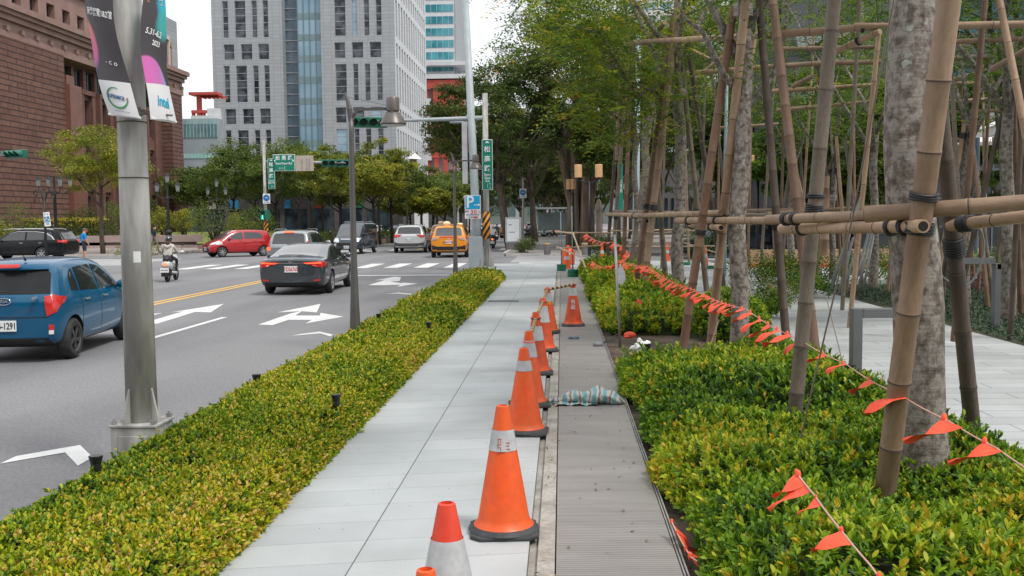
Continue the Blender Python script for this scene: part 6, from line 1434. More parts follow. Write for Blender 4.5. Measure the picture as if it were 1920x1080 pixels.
# ---- lantern posts on the right under the banyan ----
def lantern(x,y,z,arms,label):
    t=thing('lantern_post',label,'street lamp',(x,y,0),0,'posts with amber paper-like lanterns'); mb=MB(); mb.tube([(0,0,0),(0,0,z)],[.08,.06],8)
    for a in arms: mb.tube([(0,0,z-.15),(a*.6,0,z-.0),(a,0,z+.12)],.035,6)
    mb.build('post',black_m,t,smooth=True)
    for a in arms: MB().lathe([(.16,z+.18),(.18,z+.20),(.18,z+.78),(.16,z+.8)],12,(a,0,0)).build('lantern',mat('amber_lantern',(.62,.36,.16),.5,(.7,.43,.22),5),t); MB().cyl((a,0,z+.1),(a,0,z+.19),.06,n=8).build('lantern_base',black_m,t)
    return t
k=48/FPX; q=P(1105,430,48); lantern(q.x,48,P(0,352,48).z,(-.52,.46),'post with two amber lanterns before the banyan trunks')
q=P(1075,430,60); lantern(q.x,60,P(0,372,60).z,(-.02,-.25),'farther post with two amber lanterns left of the banyan trunks')
q=P(1420,430,40); lantern(q.x,40,P(0,345,40).z,(-.7,-.28),'post with amber lanterns behind the second trunk')
o=thing('gate_pillar','pale carved stone pillar beyond the banyan','pillar',(P(1123,430,64).x,64,0)); MB().lathe([(.3,0),(.3,.4),(.22,.5),(.2,2.2),(.26,2.4),(.22,2.7),(.1,3.0),(.0,3.05)],10).build('shaft',mat('cream_stone',(.5,.42,.36),.7),o)
# bollards on the far kerb
for u,vt,vb,l in ((979,453,474,'stone bollard with a yellow cap, left of three'),(1026,456,478,'stone bollard with a yellow cap in the middle of the far pavement mouth'),(1097,459,478,'stone bollard with a yellow cap, right of three, by the bunting')):
    g_=G(u,vb-.5); t=thing('bollard',l,'bollard',g_,0,'stone bollards'); MB().cyl((0,0,0),(0,0,.52),.165,n=20).build('body',mat('bollard_stone',(.15,.135,.13),.8,(.2,.185,.18),8,fine=(60,.3)),t); MB().cyl((0,0,.521),(0,0,.57),.165,n=20).build('cap',mat('bollard_yellow',(.62,.36,.05),.6),t); MB().cyl((0,0,.571),(0,0,.60),.16,.14,n=20).build('top',mat('bollard_top',(.2,.2,.19),.7),t)
# map board, shelter
g_=G(963,468); t=thing('map_board','white framed map board on a stone foot at the far kerb','information board',(g_.x,g_.y,0)); MB().box(-.45,.45,-.15,.15,-.01,.42).build('foot',mat('bollard_stone',(.15,.135,.13),.8),t); MB().box(-.48,.48,-.08,.08,.423,1.92).build('frame',lightgrey,t,bevel=.02); MB().box(-.38,.34,-.088,-.082,.5,1.82).build('map_panel',mat('map_paper',(.66,.70,.72),.4,(.74,.76,.78),6),t)
mb=MB(); mb.box(-.25,.1,-.094,-.089,1.02,1.06); mb.box(-.28,-.1,-.094,-.089,1.45,1.5); mb.build('print',nv_,t)
t=thing('bus_shelter','slim grey bus shelter far down the pavement','bus shelter',(P(1040,430,88).x,88,0)); mb=MB(); 
for x in (-1.6,1.7): mb.box(x-.05,x+.05,0,.1,0,2.7); mb.box(x-.05,x+.05,1.5,1.6,0,2.7)
mb.box(-1.9,2.0,-.3,1.9,2.703,2.85); mb.build('frame',lightgrey,t); MB().box(-1.5,1.6,1.4,1.45,.8,2.4).build('back_glass',mat('shelter_glass',(.2,.26,.26),.2),t)
g_=G(998,440); t=thing('fire_hydrant','small red hydrant by the second far tree','hydrant',(g_.x,g_.y,0)); MB().lathe([(.16,0),(.16,.1),(.11,.15),(.11,.55),(.14,.57),(.12,.7),(.03,.78),(0,.8)],10).cyl((-.2,0,.45),(.2,0,.45),.06,n=8).build('body',redst,t,smooth=False)
# grey square frames (bollard frames)
def frame_light(u,vt,vb,xe,y,label):
    b=G(u,vb); t=thing('light_bollard',label,'bollard light',(b.x,b.y,0),0,'grey L-shaped bollard lights'); h=P(u,vt,b.y).z; w=.09; m_=mat('frame_grey',(.135,.14,.145),.5,(.155,.16,.165),3,metal=.2)
    MB().box(-w/2,w/2,-.07,.07,-.04,h).build('post',m_,t,bevel=.004); MB().box(w/2+.002,xe,-.07,.07,h-.09,h-.002).build('arm',m_,t,bevel=.004); return t
frame_light(1603,578,742,.62,9.9,'grey angular bollard light beside the nearest trunk')
b=G(1866,616); t=frame_light(1866,494,616,-.02,15.8,'grey angular bollard light in the ground cover at the right'); MB().box(-.62,-.047,-.07,.07,P(0,494,b.y).z-.09-.02,P(0,494,b.y).z-.024).build('arm',mat('frame_grey',(.135,.14,.145),.5),t)
# ---- hedge spotlights ----
for i,(x,y,z,l) in enumerate(((-3.47,8.35,.40,'black spotlight at the near left end of the hedge by the bay marking'),(-3.48,12.3,.42,'black spotlight on the road edge of the hedge, left of the tall lamp'),(-2.18,9.92,.42,'black spotlight in the middle of the hedge'),(-2.24,17.3,.43,'farther black spotlight in the hedge right of the tall lamp'),(-3.45,17.2,.40,'small black spotlight by the foot of the tall lamp'))):
    p_=[(180,868),(481,711),(630,750),(804,610),(710,594)][i]; yv=[7.9,11.9,9.6,16.9,17.6][i]; q=G(p_[0],p_[1],.27)
    t=thing('spotlight',l,'spotlight',(q.x,q.y,0),0,'black garden spotlights'); MB().cyl((0,0,-.05),(0,0,q.z-.03),.012,n=6).build('spike',black_m,t); MB().lathe([(.030,q.z-.05),(.032,q.z+.0),(.044,q.z+.045)],12).build('head',black_m,t,smooth=False); MB().cyl((0,0,q.z+.040),(0,0,q.z+.047),.038,n=12).build('lens',mat('spot_lens',(.05,.05,.05),.2),t)
q=P(1214,652,12.3); t=thing('spotlight','black spotlight wrapped in a white bag at the corner of the near bed','spotlight',(q.x,q.y,0),0,'black garden spotlights'); MB().lathe([(.03,q.z-.1),(.033,q.z-.02),(.045,q.z+.05)],12).cyl((0,0,-.04),(0,0,q.z-.08),.012,n=6).build('head',black_m,t)
def crumple(name,c,r,m,label,cat,seed,parent=None,n=12):
    rs=np.random.RandomState(seed); mb=MB(); mb.sphere((0,0,0),r,n,9); mb.v=[tuple(np.array(v)*(1+.25*math.sin(v[0]*60+seed)+.15*rs.normal())) for v in mb.v]; o=mb.build(name,m,parent,smooth=False,loc=c); 
    if label: tag(o,label,cat)
    return o
crumple('white_bag',(q.x-.08,q.y+.05,q.z),(.11,.06,.09),mat('white_plastic',(.7,.7,.7),.4),'crumpled white plastic bag behind the bed corner spotlight','plastic bag',3)
q=P(1596,702,9.3); t=thing('spotlight','tall black spotlight by the grey angular bollard light','spotlight',(q.x,q.y,0),0,'black garden spotlights'); MB().lathe([(.03,q.z-.10),(.034,q.z-.03),(.045,q.z+.09)],12).cyl((0,0,-.04),(0,0,q.z-.08),.014,n=6).build('head',black_m,t)
# ---- thin steel post with a hanging white bag, drainage grate ----
g_=G(1163,645); t=thing('steel_post','thin galvanised post at the edge of the second bed','post',(g_.x,g_.y,-.06)); e=P(1153,440,g_.y); MB().cyl((0,0,0),(e.x-g_.x,0,e.z+.06),.019,n=10).build('tube',galv,t,smooth=True)
q=P(1163,515,16); o=MB().add([(0,0,.18),(.07,0,.05),(.09,.02,-.08),(.02,.0,-.17),(-.05,.01,-.12),(-.06,0,.02),(0,.03,.16),(.06,.05,.0),(.0,.05,-.15),(-.04,.04,-.05)],[(0,5,4,3,2,1),(6,7,8,9),(0,1,7,6),(1,2,7),(2,3,8,7),(3,4,9,8),(4,5,9),(5,0,6,9)]).build('plastic_sheet',mat('pale_sheet',(.55,.6,.64),.4,(.7,.72,.74),12),loc=q); tag(o,'pale plastic sheet hanging on the thin steel post','plastic sheet')
a,b_=G(915,561),G(975,569); t=thing('drain_grate','brown slotted drain grate set in the pale pavement','drain grate',((a.x+b_.x)/2,(a.y+b_.y)/2,0)); w=.33
MB().box(-w,w,-.16,.18,.001,.006).build('frame',mat('grate_brown',(.22,.19,.175),.6,metal=.2),t)
for i in range(14): MB().box(-w+.02+i*.046,-w+.044+i*.046,-.145,.165,.0061,.0075).build('slot',black_m,t)
# ---- cones ----
cone_or=mat('cone_orange',(.86,.10,.015),.45,(.80,.12,.02),4,fine=(16,.15),detail=8)
cone_dirty=mat('cone_orange_dirty',(.55,.07,.02),.6,(.82,.10,.02),3.5,fine=(12,.25),detail=10)
cone_red=mat('cone_red',(.72,.05,.025),.45,(.78,.07,.03),4,fine=(16,.12))
cone_w=mat('cone_grey_sleeve',(.42,.43,.44),.5,(.55,.56,.57),5,fine=(20,.15))
cone_k=mat('cone_rubber_base',(.035,.038,.042),.7,(.07,.072,.075),5,fine=(30,.3))
def cone(x,y,label,h=.70,r0=.155,rt=.036,m=cone_or,band=((.66,.82),),base=.19,rot=0,group='orange traffic cones',bands_m=None,baseh=.035):
    t=thing('traffic_cone',label,'traffic cone',(x,y,.0),rot,group); zb=baseh; 
    R_=lambda z: r0+(rt-r0)*(z-zb)/(h-zb)
    mb=MB(); mb.lathe([(R_(zb+.02)*1.12,zb+.012),(R_(zb+.04)*1.02,zb+.035),(R_(zb+.07),zb+.06),(rt,h),(rt*.72,h+.004),(rt*.66,h-.02),(rt*.6,h-.1)],28,cap=False); mb.build('cone_shell',m,t,smooth=False,auto=35)
    for (b0,b1) in band: MB().lathe([(R_(h*b0)+.0025,h*b0),(R_(h*b1)+.0025,h*b1)],28,cap=False).build('reflective_sleeve',bands_m or cone_w,t,smooth=True)
    b=base; c=b*.28; poly=[(-b+c,-b),(b-c,-b),(b,-b+c),(b,b-c),(b-c,b),(-b+c,b),(-b,b-c),(-b,-b+c)]
    mb=MB(); mb.prism(poly,0,.022); mb.lathe([(r0*1.32,.0221),(r0*1.12,zb+.012),(r0*.9,zb+.014)],28); mb.build('base',cone_k,t,bevel=.006); return t
c0=cone(-.478,4.0,'nearest cone, red with a wide pale sleeve, cut off by the bottom edge',h=.592,r0=.15,rt=.036,m=cone_red,band=((.32,.76),),base=.18)
cone(-.50,3.52,'red cone tip peeking at the bottom edge left of the nearest cone',h=.485,r0=.13,rt=.033,m=cone_or,band=((.5,.8),),base=.17)
def st(t,txt,z,size,m,h=.70,r0=.155,rt=.036,sx=.8,dx_=0,bend=True):
    r=r0+(rt-r0)*(z-.035)/(h-.035); lettering(txt,size,m,face_M((dx_,-r-.001,z),(0,-1,.17)),t,ext=.002,sx=sx)
rust_t=mat('faded_rust_print',(.38,.05,.02),.7)
c1=cone(-.335,5.50,'clean bright orange cone with faded dark characters, second from the front',rot=R(5),h=.715); st(c1,'正\n工',.50,.045,rust_t,dx_=-.015,sx=1); st(c1,'三',.50,.05,rust_t,dx_=.02,sx=.8)
cone(-.315,8.12,'orange cone third from the front, with a pale sleeve high up',band=((.74,.86),),rot=R(-4))
cone(-.315,9.35,'orange cone fourth from the front, tied to the first striped bar',band=((.66,.88),),rot=R(8))
cone(-.30,11.3,'scuffed dirty orange cone with grime near its foot',m=cone_dirty,band=((.55,.78),),rot=R(3))
cone(-.255,13.3,'orange cone behind the scuffed one',m=cone_dirty,band=((.55,.86),),rot=R(10))
c6=cone(-.225,15.45,'orange cone with yellow characters, last in the line on the pavement',band=((.70,.88),)); st(c6,'使用',.46,.07,mat('yellow_print',(.75,.55,.08),.6))
c7=cone(.18,16.4,'cone standing on the metal cover strip, with two white characters',m=cone_dirty,band=((.72,.90),)); st(c7,'有\n盈',.36,.085,swhite,sx=1)
# striped bars between cones
def barmat():
    m,nt,b=nodes('striped_bar'); L=nt.links.new; tc_=nt.nodes.new('ShaderNodeTexCoord'); s_=nt.nodes.new('ShaderNodeSeparateXYZ'); L(tc_.outputs['Object'],s_.inputs[0])
    fr=nt.nodes.new('ShaderNodeMath'); fr.operation='PINGPONG'; fr.inputs[1].default_value=.085; L(s_.outputs[2],fr.inputs[0]); g_=nt.nodes.new('ShaderNodeMath'); g_.operation='GREATER_THAN'; g_.inputs[1].default_value=.045; L(fr.outputs[0],g_.inputs[0])
    x=nt.nodes.new('ShaderNodeMixRGB'); x.inputs[1].default_value=c4((.03,.028,.025)); x.inputs[2].default_value=c4((.66,.46,.22)); L(g_.outputs[0],x.inputs[0]); L(x.outputs[0],b.inputs['Base Color']); b.inputs['Roughness'].default_value=.55; return m
bmz=barmat()
def cbar(a,b,label):
    a=Vector(a); b=Vector(b); t=thing('cone_bar',label,'barrier bar',a,0,'striped bars linking the cones'); t.rotation_euler=(b-a).to_track_quat('Z','Y').to_euler(); l=(b-a).length
    MB().cyl((0,0,.05),(0,0,l-.05),.021,n=10).build('tube',bmz,t,smooth=True)
    for z in (0,l): MB().tube([(.052*math.cos(q),0,z+.052*math.sin(q)) for q in [6.2832*i/12 for i in range(13)]],.009,6).build('ring',rubber if z else cone_red,t)
cbar((-.315,9.35,.60),(-.30,11.3,.63),'striped bar between the fourth and the scuffed cone'); cbar((-.30,11.3,.64),(-.255,13.3,.66),'striped bar from the scuffed cone to the next'); cbar((-.255,13.3,.66),(-.225,15.45,.67),'striped bar along the last two pavement cones'); cbar((-.225,15.45,.67),(.18,16.4,.68),'striped bar crossing to the cone on the metal strip')
# far orange barrels, cones, weights, posts
def far_cone(u,vb,vt,l,w=.11,y=None):
    g_=G(u,vb); y=g_.y; h=P(u,vt,y).z; t=thing('delineator',l,'traffic cone',(g_.x,y,0),0,'tall orange delineators'); MB().lathe([(w*1.25,0),(w*1.2,.04),(w,.06),(w*.45,h*.86),(w*.5,h*.88),(w*.3,h),(0,h)],16).build('body',cone_or,t); MB().lathe([(w*.78,h*.45),(w*.66,h*.62)],16,cap=False).build('sleeve',cone_w,t); return t
far_cone(1063,504,466,'orange delineator in front of the orange barrel',.14); 
g_=G(1065,496); t=thing('orange_barrel','wide orange plastic barrel behind the striped posts','barrel',(g_.x,g_.y,0)); MB().lathe([(.24,0),(.27,.05),(.27,.55),(.2,.62),(.08,.65),(.07,.75),(0,.76)],18).build('body',cone_or,t,smooth=False); MB().box(-.08,.08,-.285,-.27,.38,.5).build('sticker',swhite,t)
far_cone(1129,492,455,'narrow orange delineator wrapped in bunting',.10); far_cone(1251,490,456,'orange delineator between the third and fourth trunks',.10); far_cone(1322,502,460,'orange delineator with a pale sleeve right of the third trunk',.12)
gm=mat('green_weight',(.0,.13,.07),.55,(.01,.17,.095),5)
def weights(u,vb,l,n=2,pole=None,r=.165):
    g_=G(u,vb-1); t=thing('post_weight',l,'weighted base',(g_.x,g_.y,0),0,'green stacked post weights')
    for i in range(n): MB().lathe([(r*.96,.115*i+.001),(r,.115*i+.02),(r,.115*i+.095),(r*.96,.115*i+.112)],20).build('weight_ring',gm,t,auto=40)
    if pole:
        m=mat('striped_post_paint',(.14,.24,.32),.5,(.30,.33,.34),2.2,detail=2,lo=.48,hi=.52,stretch=(.1,.1,1)); MB().cyl((0,0,.23),(pole[0],0,pole[1]),.022,n=8).build('post',m,t,smooth=True)
    return t
weights(1053,509,'left stack of green post weights with a tall banded post',pole=(-.02,P(1050,395,31).z)); weights(1074,520,'right stack of green post weights with a tall banded post',pole=(-.02,P(1075,383,27).z)); weights(1287,498,'green weight beyond the third trunk',1); weights(1333,505,'green weight beside the sleeved delineator',1)
mm=[(1043,436,29,1145,437,30,'thin bamboo rail across the far end of the strip'),(1041,434,28,1076,438,27,'short bamboo stick tied to the banded post'),(1074,437,26.5,1098,503,25,'bamboo stick leaning down into the farthest bed'),(1145,433,30,1290,430,34,'long thin bamboo rail towards the third trunk'),(1044,463,29,1075,476,27,'short bamboo stick low between the banded posts'),(1043,466,29.5,1130,460,30,'lower thin rail at the far end of the strip'),(1150,462,31,1285,462,34,'lower long rail towards the third trunk'),(1215,438,36,1345,429,36,'pinkish bamboo pole beyond the plaza'),(1283,455,34,1347,475,33,'sloping thin rail by the parked van'),(1283,462,34,1400,460,35,'low rail in front of the parked van')]
for a in mm: bp(a[0],a[1],a[2],a[3],a[4],a[5],.024,mat('pale_bamboo',(.42,.30,.20),.6,(.52,.38,.26),3),a[6],group='thin bamboo rails',name='thin_bamboo',step=.7,n=8)
# blue-white sheet bundle lying across the strip
def bundlemat():
    m,nt,b=nodes('blue_white_sheet'); L=nt.links.new; tc_=nt.nodes.new('ShaderNodeTexCoord'); n=nt.nodes.new('ShaderNodeTexNoise'); n.inputs['Scale'].default_value=6; L(tc_.outputs['Object'],n.inputs['Vector'])
    ad=nt.nodes.new('ShaderNodeMixRGB'); ad.inputs[0].default_value=.10; L(tc_.outputs['Object'],ad.inputs[1]); L(n.outputs[1],ad.inputs[2])
    w=nt.nodes.new('ShaderNodeTexWave'); w.inputs['Scale'].default_value=3.4; w.inputs['Distortion'].default_value=2.2; w.inputs['Detail'].default_value=2; w.bands_direction='X'; L(ad.outputs[0],w.inputs['Vector'])
    r=nt.nodes.new('ShaderNodeValToRGB'); r.color_ramp.interpolation='CONSTANT'; r.color_ramp.elements.new(.5)
    for e,(p_,c) in zip(r.color_ramp.elements,[(0,(.14,.36,.40)),(.30,(.50,.44,.39)),(.78,(.12,.18,.17))]): e.position=p_; e.color=c4(c)
    r.color_ramp.elements[2].position=.93
    L(w.outputs[0],r.inputs[0]); L(r.outputs[0],b.inputs['Base Color']); b.inputs['Roughness'].default_value=.45; return m
t=thing('sheet_bundle','rolled blue and white striped plastic sheet filled with soil, lying across the metal strip','sandbag',(.26,9.42,0)); bmt=bundlemat(); rs=np.random.RandomState(8)
mb=MB(); N_,K=52,22; vs=[]
for i in range(N_+1):
    f=i/N_; x=-.36+f*.68; r=.02+.085*max(0,math.sin(math.pi*min(1,max(0,(f*1.0))))**.4)*(1+.18*math.sin(f*9+1)+.12*math.sin(f*23)); r*=(.55+.9*f*(1.35-f)) 
    if f<.2: r*=.75+.25*math.sin(f*40)
    for j in range(K):
        a=2*math.pi*j/K; w=1+.09*math.sin(a*3+f*17)+.06*math.sin(a*7-f*31)+.04*rs.normal()
        vs.append((x+.015*math.sin(a*2+f*8), r*1.15*w*math.cos(a)+.03*math.sin(f*5), max(.006,r*.70+r*.75*w*math.sin(a))))
mb.add(vs,[(i*K+j,(i+1)*K+j,(i+1)*K+(j+1)%K,i*K+(j+1)%K) for i in range(N_) for j in range(K)]+[tuple(range(K)),tuple(range(N_*K+K-1,N_*K-1,-1))]); mb.build('rolled_sheet',bmt,t,smooth=True)
mb=MB(); vs=[(-.34+.05*i+.02*math.sin(j*2), -.16+.05*j+.01*math.sin(i*3), .008+.018*abs(math.sin(i*2.1+j*1.7))) for i in range(9) for j in range(4)]; mb.add(vs,[(i*4+j,(i+1)*4+j,(i+1)*4+j+1,i*4+j+1) for i in range(8) for j in range(3)]); mb.build('loose_flap',bmt,t,smooth=True)
# loose things on the strip
g_=G(1123,650); t=thing('pipe_clamp','short grey pipe end with a clamp lying on the strip edge','pipe',(g_.x,g_.y,.03)); MB().cyl((-.07,0,0),(.05,.05,0),.032,n=14).build('pipe',mat('grey_pvc',(.22,.23,.24),.5),t,smooth=True); MB().cyl((.04,.06,.01),(.28,.38,.10),.008,n=6).cyl((.06,.04,.01),(.30,.36,.06),.008,n=6).build('rod',mat('dark_steel',(.06,.06,.06),.5,metal=.4),t)
g_=G(1076,636); crumple('glove',(g_.x,g_.y,.02),(.07,.045,.022),mat('blue_grey_cloth',(.14,.18,.22),.8),'crumpled grey blue glove on the metal strip','glove',5)
lit=leafmat('dry_leaves',[(0,(.05,.035,.02)),(.5,(.16,.11,.05)),(1,(.38,.30,.12))],.8,.1)
rs=np.random.RandomState(15); n=520; n=610; X=np.concatenate([rs.uniform(-1.72,-.2,90),rs.uniform(-.02,.6,90),rs.uniform(-.14,-.04,90),rs.uniform(.62,1.0,340)]); Y=np.concatenate([5+rs.uniform(size=90)*14,5+rs.uniform(size=90)*13,4.5+rs.uniform(size=90)*12,4.5+rs.uniform(size=340)*12]); zz=np.where(X>.61,-.035,.012); szk=np.where(X<-.15,.5,1.0)
o=leafmesh('litter',np.stack([X,Y,zz],1),nrand(rs,n)*np.array([1,1,.15]),np.tile([0,0,1.],(n,1)),rs.uniform(.02,.045,n)*szk,rs.uniform(.012,.02,n)*szk,rs.uniform(0,1,n),lit); tag(o,'scattered dry leaves and crumbs on the strip and soil','leaf litter',kind='stuff')
# leaning steel pipes by the trees, tan bark heap, timber
pipe_m=mat('scaffold_pipe',(.24,.25,.25),.45,(.32,.33,.33),4,metal=.4); gr=G(1580,530)
for i,(u0,v0,u1,v1,l) in enumerate(((1553,545,1621,352,'longest pale pipe, leaning right'),(1572,532,1600,445,'second leaning pipe'),(1580,536,1612,440,'third leaning pipe'),(1598,536,1628,438,'fourth leaning pipe'),(1606,540,1634,437,'fifth leaning pipe'),(1617,530,1638,441,'shortest right-hand leaning pipe'))):
    yv=22.5+.1*i; a=P(u0,v0,yv); a.z=-.02; o=MB().cyl((0,0,0),P(u1,v1,yv+.5)-a,.045 if i==0 else .03,n=10).build('steel_pipe',pipe_m,smooth=True,loc=a); tag(o,l+' behind the grey bamboo','pipe','leaning steel pipes')
q=P(1440,492,22); t=thing('bark_heap','tan scraps of broken pot and bark in the dry weeds','debris',(q.x,22,0)); mb=MB(); mb.lathe([(.10,.10),(.20,.26),(.19,.27),(.09,.13)],9,(0,0,0),M=Matrix.Rotation(R(35),4,'Y')); 
for i in range(12): a=i*.9; mb.bar((math.cos(a)*.1,math.sin(a)*.1,.03),(math.cos(a)*.3,math.sin(a)*.3,.10+.02*(i%3)),.03,.012)
mb.build('scraps',mat('terracotta_tan',(.30,.18,.12),.8,(.38,.25,.18),5),t)
q=P(1700,428,36); t=thing('plywood_hoarding','low tan plywood hoarding beyond the lawn','hoarding',(q.x,36,0)); MB().box(-5.5,2.5,-.05,.05,.0,.62).build('board',mat('plywood',(.40,.27,.16),.7,(.47,.33,.20),1.5,stretch=(.2,1,1)),t); MB().box(-5.5,6,-.35,.25,-.01,.1).build('foot',mat('orange_foot',(.6,.1,.03),.6),t)
t=thing('hose','coiled grey hose hanging between the near tan and dark poles','hose',P(1800,425,6.8)); MB().tube([(.16*math.cos(a)+.01*math.sin(3*a),.02*math.sin(a),-.16+.17*math.sin(a)*1.4) for a in [R(-150+i*18) for i in range(17)]],.008,6).build('loop',mat('grey_hose',(.12,.12,.12),.5),t,smooth=True)
q=P(1543,627,12); crumple('plastic_scrap',(q.x,q.y,.05),(.05,.03,.07),mat('teal_plastic',(.2,.32,.32),.4,(.4,.45,.45),14),'small teal plastic scrap behind the brown leg foot','plastic scrap',9)
# canopy at right edge
yk=30; t=thing('canopy','white square canopy roof on a post at the right edge','canopy',(P(1925,285,yk).x,yk,0)); k=yk/FPX
mb=MB(); zt=P(0,238,yk).z; z1=P(0,262,yk).z; mb.add([(-1.05,-1,z1),(1.2,-1,z1),(1.2,1.2,z1),(-1.05,1.2,z1),(0.05,.1,zt+.15)],[(0,1,4),(1,2,4),(2,3,4),(3,0,4),(3,2,1,0)]); mb.box(-1.0,1.15,-.95,1.15,P(0,276,yk).z,z1-.003); mb.build('roof',swhite,t)
mb=MB(); mb.box(-.75,1.1,-.6,.6,P(0,291,yk).z,P(0,279,yk).z); mb.build('lower_panel',lightgrey,t); MB().cyl((0,0,-.01),(0,0,z1),.07,n=10).build('post',lightgrey,t)
yk=34; q=P(1850,262,yk); t=thing('parasol','distant pale parasol top beside the right edge trunk','parasol',(q.x,yk,0)); MB().lathe([(1.0,q.z-.12),(.5,q.z+.05),(.0,q.z+.22)],8).build('cloth',swhite,t); MB().cyl((0,0,0),(0,0,q.z),.04,n=8).build('pole',lightgrey,t)
t=thing('wall_camera','white dome camera on a dark post before the blue glass','camera',(P(1828,430,32).x,32,0)); MB().tube([(0,0,0),(0,0,P(0,262,32).z)],[.1,.09],10).build('post',mat('post_dark_blue',(.05,.08,.11),.5),t); z_=P(0,264,32).z; MB().tube([(0,0,z_),(.1,0,z_+.05),(.17,0,z_)],.03,6).sphere((.18,0,z_-.06),.07,8,6).build('dome',swhite,t)
# ================= VEHICLES =================
rubber_t=mat('tyre_rubber',(.018,.018,.019),.8,(.035,.035,.035),9)
rimm=mat('alloy',(.42,.43,.44),.35,metal=.8); rimd=mat('dark_alloy',(.10,.10,.11),.35,metal=.7)
trim_k=mat('black_trim',(.015,.015,.016),.5); chrome=mat('chrome',(.6,.6,.61),.15,metal=1.0)
carglass=mat('tinted_glass',(.015,.018,.02),.06,(.03,.034,.036),.8,spec=.8,coat=.6)
paleglass=mat('reflecting_glass',(.045,.05,.052),.10,(.09,.095,.10),.9,spec=.9,coat=.8)
tail=mat('tail_red',(.50,.015,.015),.2,(.6,.03,.02),9,coat=.6); tail_on=emis('brake_lamp_on',(1,.10,.03),1.1)
headl=mat('headlamp',(.55,.57,.58),.12,(.75,.76,.77),14,coat=.8); platew=mat('plate_white',(.72,.75,.75),.5)
def wheel(parent,x,y,r,w,rim,side,spokes=5,dbl=False):
    t=MB(); M=Matrix.Translation((x,y,r))@Matrix.Rotation(R(90)*side,4,'Y')
    t.lathe([(r*.62,-w/2),(r*.86,-w/2),(r*.97,-w*.36),(r,-w*.2),(r,w*.2),(r*.97,w*.36),(r*.86,w/2),(r*.66,w/2),(r*.62,w*.42)],28,M=M,cap=False)
    o=t.build('wheel',rubber_t,parent,auto=35)
    q=MB(); q.lathe([(r*.66,w*.44),(r*.62,w*.47),(r*.58,w*.40),(r*.56,w*.1)],28,M=M,cap=False); q.lathe([(0.001,w*.40),(r*.14,w*.40),(r*.16,w*.3)],12,M=M)
    for i in range(spokes):
        for da in ((-.13,.13) if dbl else (0,)):
            a=6.2832*i/spokes+da; b=6.2832*i/spokes+da*.4; hw=r*(.045 if dbl else .085)
            d=Vector((math.cos(a),math.sin(a),0)); n=Vector((-d.y,d.x,0)); i0=Vector((math.cos(b),math.sin(b),0))*r*.1
            v=[i0-n*hw*1.2,d*r*.6-n*hw*.8,d*r*.6+n*hw*.8,i0+n*hw*1.2]
            q.add([M@(p+Vector((0,0,w*.42))) for p in v]+[M@(p+Vector((0,0,w*.34))) for p in v],[(0,1,2,3),(7,6,5,4)]+[(k,k+4,(k+1)%4+4,(k+1)%4) for k in range(4)])
    q.build('rim',rim,o,auto=35)
    MB().lathe([(0,w*.08),(r*.6,w*.08),(r*.6,w*.1)],20,M=M).build('brake_disc',trim_k,o)
    return o
